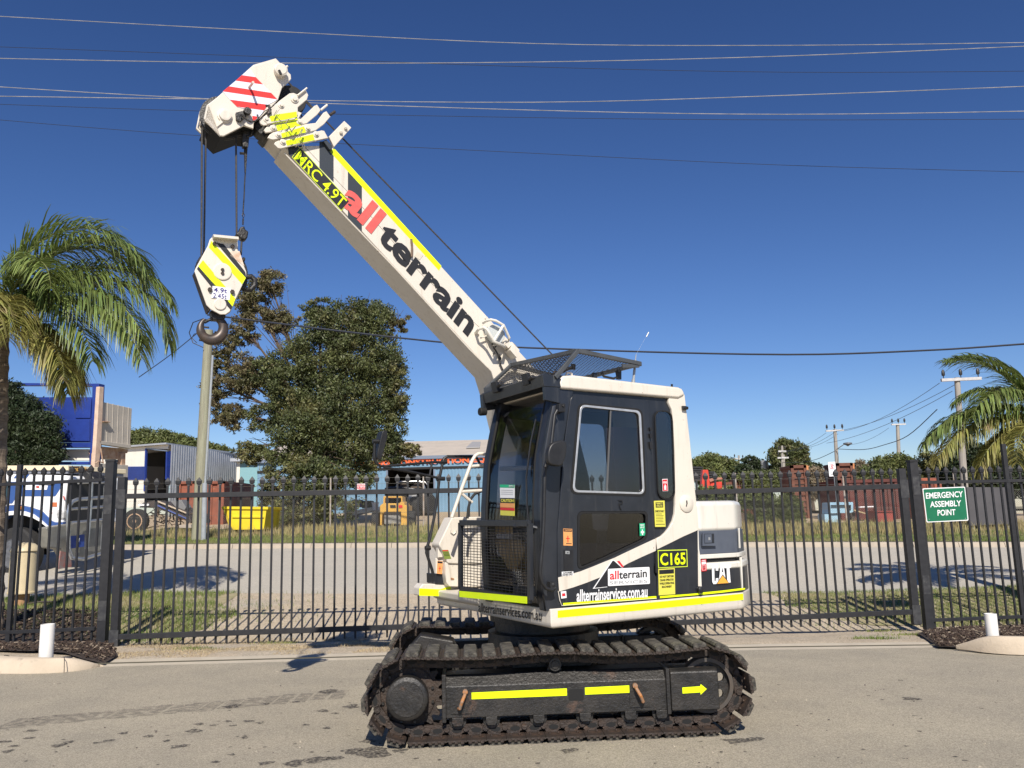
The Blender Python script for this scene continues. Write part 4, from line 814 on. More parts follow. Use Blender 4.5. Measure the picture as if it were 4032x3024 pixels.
for cx, cy, rx, ry in ((1165,830,35,65),(1290,960,35,65),(1330,990,30,50),(1415,1085,30,45)):
    cl.tube([bp.hit('A', cx+rx*math.cos(t)+.3*ry*math.sin(t), cy+ry*math.sin(t), .085) for t in np.linspace(0, 2*math.pi, 17)], .0018, 5)
cl.tube(bp.pts('A', [(1370,1120),(1420,1040),(1470,1100),(1480,1170),(1440,1150)], .09), .003, 5)
K('wire_clips', cl, mat('bronze_wire', (.22,.19,.12)), smooth=True)
# boom head
HO = [(1112,108),(1190,192),(1242,252),(1287,298),(1291,350),(1212,430),(1165,572),(1080,660),(960,780),(885,830),(880,905),(770,870),(532,990),(492,985),(315,800),(300,790),(335,632),(460,535),(852,183)]
hp = SP(VB+.035)
hd = K('boom_head', MB().prism(hp.pts('A', HO), -LV*.022), WHITE, bevel=.006)
sh_ = [(330,640),(250,712),(210,912),(400,1105),(760,895),(875,915),(885,830),(960,780),(1165,572),(1212,430),(1291,350),(1287,298),(1242,252),(1190,192),(1112,108),(852,183),(460,535)]
fp = SP(VB-.37)
MB().prism(fp.pts('A', [(x+20, y-8) for x, y in sh_]), LV*.022).build('head_plate', WHITE, hd, bevel=.006)
MB().prism(SP(VB+.0).pts('A', [(1112,112),(852,187),(460,540),(330,640),(340,660),(470,560),(860,205),(1110,130)]), -LV*.36).build('head_cover', WHITE, hd)
MB().prism(SP(VB+.0).pts('A', [(330,820),(500,990),(760,890),(850,905),(850,870),(770,860),(530,960),(350,790)]), -LV*.35).build('head_underside', BLKM, hd)  # black slab across the open bottom, shade inside the head put into colour
K('rope_guard', MB().prism(hp.pts('A', [(335,640),(352,640),(345,760),(310,830),(345,800),(500,985),(488,1000),(300,800)], .004), LV*.02).prism(fp.pts('A', [(250,712),(262,720),(225,905),(405,1085),(400,1105),(208,912)], .02), LV*.02), WHITE)
cs_ = hp.hit('A', 545, 760)
K('sheave_pin', MB().lathe(cs_, LV, [(0, .055), (.012, .055), (.014, .045), (.03, .043), (.032, .03), (.032, 0)], 24).prism(hp.pts('A', [(505,795),(535,820),(450,888),(420,870)], .012), -LV*.012), WHITE, hd)
for nm, cx, cy, r_ in (('head_sheave', 420, 830, .17), ('head_sheave', 640, 850, .14)):
    c_ = SP(VB-.08).hit('A', cx+110, cy-60); K(nm, MB().lathe(c_, -LV, [(0, r_*.6), (.005, r_), (.012, r_), (.022, r_*.86), (.032, r_), (.04, r_), (.045, r_*.6)], 32), GREASE)
ct_ = SP(VB-.05).hit('A', 1320, 560)
K('top_sheave', MB().lathe(ct_, -LV, [(0, .05), (.0, .115), (.012, .12), (.03, .10), (.048, .12), (.06, .115), (.06, .05)], 32), RUB, smooth=True)
K('top_pin', MB().lathe(hp.hit('A', 1185, 250), LV, [(0, .050), (.05, .050), (.052, .044), (.056, .040), (.056, 0)], 24).tube(hp.pts('A', [(1225,215),(1275,178)], .02), .009, 8), WHITE, hd)
MB().tube(hp.pts('A', [(1175,225),(1200,275)], .06), .010, 6).build('pin_slot', GREASE, hd)
K('stripe_pin', MB().tube([hp.hit('A', 825, 425, 0), hp.hit('A', 850, 400, .04), hp.hit('A', 875, 365, .12)], .010, 8), WHITE, hd, smooth=True)
red = [[(745,283),(905,305),(990,392),(672,347)], [(595,412),(1083,487),(1158,566),(522,472)], [(607,567),(1047,626),(1000,692),(690,650)], [(866,755),(952,768),(915,800),(872,808)]]
whi = [[(845,215),(905,305),(745,283),(790,243)], [(672,347),(990,392),(1083,487),(595,412)], [(522,472),(1158,566),(1100,600),(1047,626),(607,567)], [(690,650),(1000,692),(952,768),(866,755),(862,690)]]
MB().prism(hp.pts('A', [(x, y) for x, y in red[0]], .003), -LV*.002).build('red_stripe', RED, hd)
for q in red[1:]: MB().prism(hp.pts('A', q, .003), -LV*.002).build('red_stripe', RED, hd)
for q in whi: MB().prism(hp.pts('A', q, .003), -LV*.002).build('white_stripe', OWH, hd)
K('hose_reel', MB().prism(hp.pts('A', [(675,715),(740,700),(780,690),(830,720),(760,790),(720,820),(680,790)], .03), -LV*.03).tube(hp.pts('A', [(730,740),(800,800),(850,825),(900,815),(930,790),(925,740)], .05), .008, 6).lathe(hp.hit('A', 805, 710, .03), LV, [(0, .03), (.03, .028)], 14)
  .tube(hp.pts('A', [(920,800),(1010,700),(1090,660)], .05), .004, 5).tube(hp.pts('A', [(1020,640),(1060,640),(1075,720),(1040,740)], .05), .012, 6), GREASE, hd, bevel=.003)
K('nose_block', MB().prism(bp.pts('A', [(885,850),(930,815),(1010,880),(1060,960),(1010,1000),(950,960),(905,910)], -.02), -LV*.12), GREASE, bevel=.01)
# ropes
rp_ = SP(VB-.10); rq_ = SP(VB-.17)
K('hoist_rope', MB().tube([rp_.hit('t', 795, 505), rp_.hit('t', 793, 1035)], .0075, 6).tube([rq_.hit('t', 811, 500), rq_.hit('t', 802, 1035)], .0075, 6).tube([rp_.hit('t', 929, 525), rp_.hit('t', 932, 945)], .0075, 6), mat('wire_rope', (.035,.033,.032), (.07,.065,.06), 60, .6), smooth=True)
K('hoist_rope', MB().tube([rp_.hit('t', 1136, 325), rp_.hit('t', 2178, 1400)], .0065, 6).tube([rp_.hit('A', 1480, 590), rp_.hit('A', 1560, 670)], .006, 6).tube([rp_.hit('A', 1400, 690), rp_.hit('A', 1460, 800)], .006, 6), COL.objects['hoist_rope'].data.materials[0], smooth=True)
K('becket', MB().prism(rp_.pts('A', [(765,905),(800,880),(860,890),(870,930),(830,1010),(820,1115),(760,1110),(748,1040)], .05), -LV*.05).tube(rp_.pts('A', [(800,900),(850,890),(868,930),(845,990),(800,1000)], .06), .010, 8), GREASE, bevel=.006)
K('limit_cord', MB().tube([rp_.hit('A', 785, 1115), rp_.hit('A', 783, 1420)], .012, 6, r2=.006).tube([rp_.hit('A', 805, 1110), rp_.hit('A', 775, 1560), rp_.hit('B', 575, 480), rp_.hit('B', 566, 620)], .005, 6).tube([rp_.hit('A', 720, 1190), rp_.hit('A', 800, 1195)], .010, 6)
  .tube(rp_.pts('B', [(566,620),(560,640),(568,665),(575,640),(566,620)]), .004, 6).tube(rp_.pts('B', [(567,665),(565,710)]), .006, 6), GREASE)
K('limit_weight', MB().prism(rp_.pts('B', [(545,725),(580,715),(580,740),(608,755),(600,800),(585,820),(555,812),(510,775),(535,755)], .03), -LV*.07), GREASE, bevel=.012)
K('weight_rope', MB().tube(rp_.pts('B', [(557,812),(550,930)]), .0075, 6), COL.objects['hoist_rope'].data.materials[0])
# hook block
kp = SP(VB-.06)
ko = [(340,800),(522,818),(528,895),(548,945),(590,1050),(590,1088),(470,1340),(440,1360),(400,1360),(330,1322),(300,1290),(214,1045),(222,1025),(310,862),(325,815)]
hb = K('hook_block', MB().prism(kp.pts('B', ko), -LV*.018).prism(kp.pts('B', [(x+4, y+4) for x, y in ko], -.14), -LV*.018), WHITE, bevel=.005)
MB().prism(kp.pts('B', [(225,1045),(330,1330),(315,1335),(214,1048)], -.02), -LV*.12).build('block_edge', RUST, hb)
MB().prism(kp.pts('B', [(340,797),(522,814),(524,832),(345,815)], .0), LV*.06).build('top_flange', WHITE, hb)
kd = lambda n_, L, m: MB().prism(kp.pts('B', L, .003), -LV*.002).build(n_, m, hb)
kd('reflective_strip', [(335,826),(586,1095),(560,1140),(318,872)], NEON); kd('reflective_strip', [(275,966),(510,1245),(490,1302),(242,1010)], NEON)
kd('black_stripe', [(370,838),(425,850),(582,1052),(588,1090),(582,1092)], INK); kd('black_stripe', [(240,1014),(255,1026),(400,1185),(488,1304),(475,1325),(400,1240),(232,1030)], INK)
kd('rust_patch', [(470,905),(540,900),(575,1010),(550,990),(510,960),(475,935)], mat('rust_wash', (.55,.36,.24), (.75,.66,.56), 18, .7))
kl = MB().prism(kp.pts('B', [(345,1153),(478,1170),(468,1257),(336,1240)], .006), -LV*.002).build('capacity_label', INKW, hb)
BLU = mat('ink_navy', (.04,.03,.22))
merge(kl, ptext('4.9t', 'tmp', kp, 'B', (352,1196), (448,1206), (355,1163), BLU, None, .005, off=.008)); merge(kl, ptext('2.45t', 'tmp', kp, 'B', (347,1238), (445,1248), (350,1204), BLU, None, 0, off=.008))
for x, y, r_ in ((415,1050,.065),(399,1287,.043)): MB().lathe(kp.hit('B', x, y), LV, [(0, r_), (.008, r_), (.010, r_*.9), (.010, 0)], 28).build('pin_cover', WHITE, hb)
for x, y, r_ in ((326,1180,.018),(488,1197,.018),(490,868,.016),(358,848,.016),(416,1037,.014),(416,1063,.014)): MB().lathe(kp.hit('B', x, y, .008), LV, [(0, r_), (.012, r_*.9), (.012, 0)], 6).build('bolt', RUST, hb)
cS = SP(VB-.12).hit('B', 415, 1050); MB().lathe(cS, -LV, [(0, .08), (.0, .185), (.012, .19), (.03, .165), (.048, .19), (.06, .185), (.06, .08)], 36).build('block_sheave', GREASE, hb)
MB().tube([kp.hit('B', x, y, -.07) for x, y in [(590,1090),(625,1085),(652,1110),(650,1150),(620,1182),(575,1180),(560,1150)]], .020, 10).build('rope_anchor', GREASE, hb, smooth=True)
MB().prism([kp.hit('B', x, y, -.04) for x, y in [(560,1130),(595,1085),(600,1110),(590,1180),(555,1165)]], -LV*.06).prism([kp.hit('B', x, y, -.04) for x, y in [(565,940),(585,950),(580,975),(560,970)]], -LV*.05).build('becket_block', GREASE, hb, bevel=.006)
hkp = SP(VB-.14); Hc = (340, 1462)
ang = np.linspace(-62, 232, 26); pts = []; rad = []
hx = MB(); rings_ = []
path = [(385, 1345), (388, 1375), (395, 1395)]
for d in ang:
    t = math.radians(d)
    path.append((Hc[0]+(84)*math.cos(t)*1.0, Hc[1]+84*math.sin(t)))
# tapered hook body
P3 = [hkp.hit('B', *q) for q in path]; rr = [.04, .038, .036]+[.030+.012*math.sin(math.pi*min(1, max(0, (d+40)/200))) if d < 160 else lerp(.034, .012, (d-160)/72) for d in ang]
n = 12; vs = []
for i, p in enumerate(P3):
    t = (P3[min(i+1, len(P3)-1)]-P3[max(i-1, 0)]).normalized(); b = t.cross(LV).normalized()
    for k in range(n): c_ = 2*math.pi*k/n; vs.append(p+(b*math.cos(c_)*1.0+LV*math.sin(c_)*.75)*rr[i])
fs = [(i*n+k, i*n+(k+1) % n, (i+1)*n+(k+1) % n, (i+1)*n+k) for i in range(len(P3)-1) for k in range(n)]+[tuple(range(n)), tuple((len(P3)-1)*n+k for k in range(n))]
MB().add(vs, fs).build('hook', DKST, hb, smooth=True)
MB().prism([hkp.hit('B', x, y, .03) for x, y in [(330,1330),(440,1350),(440,1385),(400,1400),(350,1395),(335,1360)]], -LV*.08).tube([hkp.hit('B', x, y, .0) for x, y in [(355,1385),(320,1400),(285,1420)]], .012, 8).build('hook_collar', GREASE, hb, bevel=.008)
# ================================================================ FENCES AND GATES
GA, GB = V((-5.54, 11.46, 0)), V((5.77, 12.20, 0)); GD = (GB-GA).normalized(); GNm = V((GD.y, -GD.x, 0))
gpl = Pl(GA, GD, GNm)
def gz(c, x, y, pl=gpl): return pl.to2(pl.hit(c, x, y))
def spear(mb, b, t, w_=.025, ex=GD, ny=GNm, head=True):
    """square picket from b to t (t = spear tip)"""
    b, t = V(b), V(t); zt = t.z-.115 if head else t.z
    mb.prism([b-ex*w_/2-ny*w_/2, b+ex*w_/2-ny*w_/2, b+ex*w_/2+ny*w_/2, b-ex*w_/2+ny*w_/2], V((t.x-b.x, t.y-b.y, zt-b.z)))
    if head:
        c = V((t.x, t.y, zt)); prof = [(0, .021), (.012, .016), (.022, .030), (.062, .034), (.075, .028), (.115, .002)]
        vs = []
        for dz, r in prof:
            for sx, sy in ((-1, -.6), (1, -.6), (1, .6), (-1, .6)): vs.append(c+ex*sx*r+ny*sy*r+ZV*dz)
        fs = [(i*4+k, i*4+(k+1) % 4, i*4+4+(k+1) % 4, i*4+4+k) for i in range(len(prof)-1) for k in range(4)]+[(20, 21, 22, 23)]
        mb.add(vs, fs)
ZV = V((0, 0, 1))
def rail(pl, c, p, q, h, d=.05):
    a, b = pl.hit(c, *p), pl.hit(c, *q); return MB().bar(a+ZV*-h/2, b+ZV*-h/2, d, h, ZV)
def leaf(label, tips, bots, railT, railB, x0, n, step, stile, group='swing gate leaves'):
    """all arguments are 2D (a,z) lines on the gate plane"""
    base = gpl.at(x0, 0); g = thing('gate_leaf', label, 'gate', (base.x, base.y, 0), group)
    def zl(L, a): (a0, z0), (a1, z1) = L; return z0+(z1-z0)*(a-a0)/(a1-a0)
    xa, xb = stile[0], x0+step*(n-1)+.02 if stile[0] < x0 else x0-.02
    if stile[0] > x0: xa, xb = x0-.05, stile[0]
    for L, nm in ((railT, 'top_rail'), (railB, 'bottom_rail')):
        MB().bar(gpl.at(xa, zl(L, xa)-.033, .018), gpl.at(xb, zl(L, xb)-.033, .018), .05, .068, ZV).build(nm, FENCE, g, bevel=.003)
    for i in range(n):
        a = x0+step*i; m = MB(); spear(m, gpl.at(a, zl(bots, a), -.02), gpl.at(a+random.uniform(-.004, .004), zl(tips, a)+random.uniform(-.004, .004), -.02)); m.build('picket', FENCE, g)
    s0, s1_ = stile; sx = s0
    MB().bar(gpl.at(sx, zl(bots, sx)-.04), gpl.at(sx, s1_), .10, .10, ZV).build('stile', FENCE, g, bevel=.004)
    for L in (railT, railB):
        hz = zl(L, sx); MB().prism([gpl.at(sx-.06, hz-.20, .055), gpl.at(sx+.06, hz-.20, .055), gpl.at(sx+.06, hz+.06, .055), gpl.at(sx-.06, hz+.06, .055)], -GNm*.01).build('hinge_plate', mat('welded_grey', (.025,.025,.028), (.055,.055,.055), 14, .5, c3=(.13,.12,.11), s3=20, t3=.64), g)
    return g
a0, _ = gz('t', 533, 1882); a1, _ = gz('t', 1845, 1863); stepL = (a1-a0)/32
tipL = [gz('t', 533, 1882), gz('t', 1845, 1863)]; botL = [gz('t', 520, 2545), gz('t', 1354, 2516)]
rTL = [gz('t', 493, 1945), gz('t', 1804, 1922)]; rBL = [gz('t', 470, 2497), gz('t', 1495, 2461)]
gL = leaf('black steel gate leaf of spear topped pickets to the left of the crane', tipL, botL, rTL, rBL, a0, 38, stepL, (gz('t', 478, 2000)[0], gz('t', 478, 1879)[1]))
b0, _ = gz('t', 2741, 1859); b1, _ = gz('t', 3254, 1848); stepR = (b1-b0)/14
tipR = [gz('t', 2778, 1859), gz('t', 3506, 1842)]; botR = [gz('t', 2733, 2488), gz('t', 3409, 2457)]
rTR = [gz('t', 2740, 1930), gz('t', 3543, 1906)]; rBR = [gz('t', 2700, 2440), gz('t', 3591, 2399)]
nl = 18
gR = leaf('black steel gate leaf of spear topped pickets to the right of the crane', tipR, botR, rTR, rBR, b0-stepR*nl, nl+22, stepR, (gz('t', 3562, 2000)[0], gz('t', 3562, 1845)[1]))
# gate posts
def post(label, c, xt, yt, xb, w_, zb):
    p = gpl.hit(c, xt, yt); q = gpl.hit(c, xb, yt+300); a = gpl.to2(p)[0]
    g = thing('gate_post', label, 'gate post', (p.x, p.y, zb), 'square posts that carry the gate leaves')
    MB().bar((p.x, p.y, zb-.1), (p.x, p.y, p.z-.03), w_, w_, ZV).build('post', FENCE, g, bevel=.004)
    MB().box((p.x, p.y, p.z-.012), (w_+.012, w_+.012, .03), (GD, GNm, ZV)).build('cap', FENCE, g)
    for z_ in (1.75, .35): MB().prism([gpl.at(a-.05, z_, w_/2+.004), gpl.at(a+.05, z_, w_/2+.004), gpl.at(a+.05, z_+.26, w_/2+.004), gpl.at(a-.05, z_+.26, w_/2+.004)], -GNm*.008).build('hinge_plate', MC['welded_grey'], g)
    return g
post('tall square black gate post left of the left hand leaf', 't', 440, 1811, 430, .115, tz(-5.6, 11.4))
post('tall square black gate post next to the green sign', 't', 3590, 1812, 3600, .115, tz(5.8, 12.2)-.06)
# fixed panels
def panel(label, p0, p1, z0t, z0b, rT, rB, step, n, tipz, botz, hr=.045):
    p0, p1 = V(p0), V(p1); d = (p1-p0).normalized(); nn = V((d.y, -d.x, 0)); L = (p1-p0).length
    g = thing('picket_fence', label, 'fence', p0, 'fixed fence panels beside the gates')
    for z_, nm in ((rT, 'top_rail'), (rB, 'bottom_rail')):
        MB().bar(p0+ZV*(z_[0])+nn*.012, p1+ZV*(z_[1])+nn*.012, .04, hr, ZV).build(nm, FENCE, g, bevel=.003)
    for i in range(n):
        t = (i+.5)*step
        if t > L: break
        b = p0+d*t; m = MB(); spear(m, b+ZV*lerp(botz[0], botz[1], t/L)-nn*.014, b+ZV*lerp(tipz[0], tipz[1], t/L)-nn*.014, ex=d, ny=nn); m.build('picket', FENCE, g)
    return g
PL = PY(11.55)
def zz(x, y, Y): return atY('t', x, y, Y).z
xl0, xl1 = atY('t', 60, 2000, 11.55).x, atY('t', 402, 2000, 11.50).x
panel('black picket fence panel fixed to the left post, in front of the truck', (xl0, 11.6, 0), (xl1, 11.5, 0), 0, 0, (zz(60,1905,11.55), zz(400,1890,11.5)), (zz(60,2490,11.55), zz(400,2474,11.5)), .137, 20, (zz(60,1842,11.55), zz(400,1828,11.5)), (zz(60,2540,11.55), zz(400,2520,11.5)))
panel('black picket fence panel at the left edge of the photo', (xl0-2.4, 11.9, 0), (xl0, 11.6, 0), 0, 0, (zz(60,1905,11.55)-.0, zz(60,1905,11.55)), (zz(60,2490,11.55), zz(60,2490,11.55)), .137, 18, (zz(60,1842,11.55), zz(60,1842,11.55)), (zz(60,2540,11.55), zz(60,2540,11.55)))
xr0, xr1 = atY('t', 3650, 2100, 12.3).x, atY('t', 3990, 2100, 12.4).x
pr_ = panel('black picket fence panel behind the green emergency sign', (xr0-.08, 12.3, 0), (xr1, 12.4, 0), 0, 0, (zz(3607,1900,12.3), zz(3986,1893,12.4)), (zz(3659,2442,12.3), zz(4007,2428,12.4)), .136, 14, (zz(3607,1838,12.3), zz(3986,1832,12.4)), (zz(3659,2475,12.3), zz(4007,2462,12.4)))
panel('black picket fence panel at the right edge of the photo', (xr1, 12.4, 0), (xr1+2.5, 12.3, 0), 0, 0, (zz(3986,1893,12.4),)*2, (zz(4007,2428,12.4),)*2, .136, 18, (zz(3986,1832,12.4),)*2, (zz(4007,2462,12.4),)*2)
for lb, X, Y in (('slim black fence post at the left edge, where two fence panels meet', xl0, 11.6), ('slim black fence post at the right edge, where two fence panels meet', xr1, 12.4)):
    g = thing('fence_post', lb, 'fence post', (X, Y, 0), 'slim posts between the fence panels'); m = MB().bar((X, Y, -.3), (X, Y, zz(60,1830,11.6)), .06, .06, ZV); m.build('post', FENCE, g, bevel=.003)
# green sign
sg = Pl((0, 12.06, 0), (1, .04, 0), (.04, -1, 0))
GREEN = mat('sign_green', (.006,.13,.06), (.008,.15,.07), 4, .4)
q = fillet([sg.to2(sg.hit('R6', x, y)) for x, y in [(648,338),(975,324),(1003,585),(680,600)]], .02)
s_ = MB().prism([sg.at(a, z) for a, z in q], -sg.n*.004).build('emergency_sign', INKW); tag(s_, 'green and white EMERGENCY ASSEMBLY POINT sign hung on the black fence', 'sign')
q2 = fillet([sg.to2(sg.hit('R6', x, y)) for x, y in [(655,345),(970,331),(995,578),(686,593)]], .016)
b_ = MB().prism([sg.at(a, z, .0015) for a, z in q2], -sg.n*.001).build('sign_face', GREEN, s_)
for s, LL, LR, UL in (('EMERGENCY', (676,418), (961,404), (673,372)), ('ASSEMBLY', (708,484), (947,474), (706,438)), ('POINT', (765,549), (903,543), (763,503))): ptext(s, 'lettering', sg, 'R6', LL, LR, UL, INKW, s_, .018, off=.004)
for x, y in ((676,345),(952,336),(700,575),(978,568)): MB().lathe(sg.hit('R6', x, y), sg.n, [(0, .007), (.004, .006), (.004, 0)], 8).build('screw', GRYM, s_)
# ================================================================ FOREGROUND BEDS
MULCH = mat('dark_mulch', (.030,.022,.018), (.07,.05,.04), 25, .95, bump=1, bscale=40)
def bedpoly(name, c, L, m, off):
    vs = [];
    for x, y in L:
        p = gpt(c, x, y, 0); vs.append(V((p.x, p.y, tz(p.x, p.y)+off)))
    cc = sum(vs, V((0,0,0)))/len(vs); cc.z = tz(cc.x, cc.y)+off+.04; n = len(vs)
    return tag(MB().add(vs+[cc], [(i, (i+1) % n, n) for i in range(n)]).build(name, m, smooth=True), kind='structure')
bedpoly('mulch_bed', 'M', [(-400,1180),(200,1190),(500,1180),(830,1195),(905,1340),(960,1450),(850,1500),(700,1480),(520,1440),(300,1425),(100,1425),(-400,1420)], MULCH, .03)
bedpoly('mulch_bed', 'R6', [(600,1400),(700,1370),(1000,1340),(1429,1320),(1900,1310),(1900,1480),(1429,1475),(1150,1475),(1050,1500),(920,1540),(760,1530),(650,1450)], MULCH, .03)
def kerbpoly(name, label, c, L, h=.12):
    """mountable kerb nose: outline on the ground, rounded top"""
    P = [gpt(c, x, y, 0) for x, y in L]; n = len(P); cc = sum(P, V((0,0,0)))/n; vs = []
    for z_, k in ((-.02, 1.0), (h*.5, .985), (h*.9, .94), (h, .88)):
        for p in P: vs.append(V((cc.x+(p.x-cc.x)*k, cc.y+(p.y-cc.y)*k, z_)))
    fs = [(j*n+i, j*n+(i+1) % n, j*n+n+(i+1) % n, j*n+n+i) for j in range(3) for i in range(n)]+[tuple(3*n+i for i in range(n))]
    o = MB().add(vs, fs).build(name, KC, smooth=True); return tag(o, kind='structure')
KC = mat('sandstone_kerb', (.55,.46,.35), (.48,.40,.30), 3, .85, bump=.3, bscale=50, c3=(.36,.30,.23), s3=3.5, t3=.58)
def kerbstrip(name, c, front, back, h):
    """front/back edges as pixel polylines -> raised kerb with sloped nose"""
    n = len(front); F_ = [gpt(c, *p) for p in front]; B_ = []
    for (x, y), hh in zip(back, h):
        B_.append(gpt(c, x, y, hh))
    vs = []
    for i in range(n):
        f, b = F_[i], B_[i]; hh = h[i]
        for t, z_ in ((-.02, -.03), (0, .0), (.10, hh*.45), (.25, hh*.82), (.42, hh), (1, hh), (1.0, -.05)): vs.append(V((lerp(f.x, b.x, t), lerp(f.y, b.y, t), z_)))
    fs = [(i*7+k, i*7+7+k, i*7+8+k, i*7+k+1) for i in range(n-1) for k in range(6)]
    fs += [tuple(range(6, -1, -1)), tuple((n-1)*7+k for k in range(7))]
    return tag(MB().add(vs, fs).build(name, KC, smooth=True), kind='structure')
kerbstrip('kerb_nose', 'M', [(-600,1560),(-200,1562),(0,1560),(200,1562),(400,1558),(520,1550),(640,1538),(730,1522),(800,1508),(838,1496)], [(-600,1405),(-200,1408),(0,1412),(200,1425),(400,1428),(520,1428),(640,1438),(730,1462),(800,1482),(842,1494)], [.15,.15,.15,.15,.15,.145,.11,.07,.03,.01])
kerbstrip('kerb_nose', 'R6', [(905,1548),(1000,1560),(1100,1575),(1200,1585),(1300,1592),(1429,1596),(1900,1596)], [(915,1541),(1000,1515),(1080,1488),(1160,1472),(1250,1470),(1429,1474),(1900,1474)], [.01,.06,.11,.14,.15,.15,.15])
mb = MB()
for a, b in (((-20,1512),(75,1415)), ((523,1552),(522,1430))):
    p, q = gpt('M', *a, 0.012), gpt('M', *b, .155); mb.tube([p+ZV*.0, lerp(p, q, .3)+ZV*.055, lerp(p, q, .6)+ZV*.06, q], .004, 5)
tag(mb.build('kerb_joint', BLKM), kind='structure')
# white stub pipes
for lb, c, bx_, by, ty, w_ in (('short white plastic pipe standing in the left mulch bed', 'M', 375, 1428, 1205, 92), ('short white plastic pipe standing in the right mulch bed', 'R6', 1188, 1467, 1330, 75)):
    p = gpt(c, bx_, by, .12); s_ = CRP[c][2]; d = math.hypot(p.x, p.y); r = w_*s_/FP*d/2; h = (by-ty)*s_/FP*d
    q = MB().lathe((p.x, p.y, .0), ZV, [(0, r), (.12+h*.97, r), (.12+h, r*.98), (.12+h, r*.86), (.12+h*.6, r*.84), (.12+h*.6, 0)], 28).build('stub_pipe', mat('white_pvc', (.80,.78,.74), (.74,.72,.67), 4, .4, c3=(.6,.55,.45), s3=5, t3=.68), smooth=True)
    tag(q, lb, 'pipe', 'white stub pipes')
# mulch chips
def scatter_chips(name, lab, c, L, N_, m, smin, smax):
    P = [gpt(c, x, y, 0) for x, y in L]; xs = [p.x for p in P]; ys = [p.y for p in P]; mb = MB(); k = 0
    def inside(x, y):
        r = False
        for i in range(len(P)):
            a, b = P[i], P[i-1]
            if (a.y > y) != (b.y > y) and x < (b.x-a.x)*(y-a.y)/(b.y-a.y)+a.x: r = not r
        return r
    while k < N_:
        x, y = random.uniform(min(xs), max(xs)), random.uniform(min(ys), max(ys))
        if not inside(x, y): continue
        k += 1; s = random.uniform(smin, smax); th = random.random()*3.2; ph = random.uniform(-.6, .6)
        X = V((math.cos(th)*math.cos(ph), math.sin(th)*math.cos(ph), math.sin(ph))); Y = V((-math.sin(th), math.cos(th), 0)); Z_ = X.cross(Y)
        mb.box((x, y, tz(x, y)+.035+random.random()*.04), (s, s*random.uniform(.2, .5), s*.15), (X, Y, Z_), 0 if random.random() < .85 else 1)
    o = mb.build(name, m); tag(o, lab[0], lab[1], kind='stuff'); return o
CH_ = [mat('bark_chip', (.035,.024,.018), (.08,.05,.035), 30, .9, island=.4), mat('pale_chip', (.22,.17,.12), (.3,.24,.18), 30, .9)]
scatter_chips('bark_mulch', ('dark bark mulch around the left white pipe', 'mulch'), 'M', [(-300,1190),(500,1185),(825,1200),(900,1340),(950,1450),(850,1495),(700,1470),(520,1430),(-300,1420)], 5200, CH_, .015, .06)
scatter_chips('bark_mulch', ('dark bark mulch around the right white pipe', 'mulch'), 'R6', [(640,1400),(1000,1345),(1700,1320),(1700,1470),(1150,1475),(1040,1500),(920,1535),(760,1528),(680,1450)], 3800, CH_, .015, .06)
# ================================================================ GRASS
def blades(name, label, cat, polyfn, N_, h0, h1, w_, m, lean=.35, zoff=0, seed=1):
    r = np.random.default_rng(seed); V_ = np.empty((N_*3, 3)); k = 0
    pts = polyfn(r, N_); n = len(pts)
    zz_ = np.array([tz(x, y) for x, y in pts])+zoff
    h = r.uniform(h0, h1, n)*r.uniform(.6, 1, n); th = r.uniform(0, 2*np.pi, n); ln = r.uniform(0, lean, n)*h; la = r.uniform(0, 2*np.pi, n); ww = r.uniform(.6, 1.2, n)*w_
    b = np.stack([pts[:, 0], pts[:, 1], zz_-.01], 1); dx = np.stack([np.cos(th)*ww, np.sin(th)*ww, np.zeros(n)], 1)
    mid = b+np.stack([np.cos(la)*ln*.35, np.sin(la)*ln*.35, h*.6], 1); tip = b+np.stack([np.cos(la)*ln, np.sin(la)*ln, h], 1)
    vs = np.stack([b-dx, b+dx, mid+dx*.7, mid-dx*.7, tip], 1).reshape(-1, 3)
    me = bpy.data.meshes.new(name); f = []
    idx = np.arange(n)*5
    loops = np.concatenate([np.stack([idx, idx+1, idx+2, idx+3], 1), np.stack([idx+3, idx+2, idx+4, idx+4], 1)], 1)
    me.vertices.add(len(vs)); me.vertices.foreach_set('co', vs.astype('f').ravel())
    lv = np.stack([idx, idx+1, idx+2, idx+3, idx+3, idx+2, idx+4], 1).ravel(); me.loops.add(len(lv)); me.loops.foreach_set('vertex_index', lv.astype('i'))
    ls = np.stack([np.arange(n)*7, np.arange(n)*7+4], 1).ravel(); lt = np.tile([4, 3], n); me.polygons.add(2*n); me.polygons.foreach_set('loop_start', ls.astype('i')); me.polygons.foreach_set('loop_total', lt.astype('i'))
    me.update(calc_edges=True); me.validate(); o = link(me, name, m); return tag(o, label, cat, kind='stuff')
GG = mat('green_grass', (.13,.20,.04), (.22,.25,.07), 1.8, .8, island=.45, trans=.3, c3=(.36,.31,.15), s3=1.0, t3=.52, w3=.15)
GD_ = mat('dry_grass', (.42,.33,.17), (.30,.27,.12), 1.2, .85, island=.3, trans=.25, c3=(.14,.16,.05), s3=.9, t3=.62, w3=.1)
def inreg(fy0, fy1, x0, x1, keep=None, pw=1):
    def f(r, N_):
        out = []; xs = r.uniform(x0, x1, N_*3); ts = r.uniform(0, 1, N_*3)**pw
        for x, t in zip(xs, ts):
            y = fy0(x)+(fy1(x)-fy0(x))*t
            if keep is None or keep(x, y, r): out.append((x, y))
            if len(out) >= N_: break
        return np.array(out)
    return f
def wob(x, y): return .5+.25*math.sin(x*1.7+y*.9)+.25*math.sin(x*.6-y*2.1+1)
strip('lawn_soil_bed', lambda X: rowY(2, X)+.25, lambda X: rowY(3, X)-.02, LAWNB, 10, .006, -14, -4.9, 40)
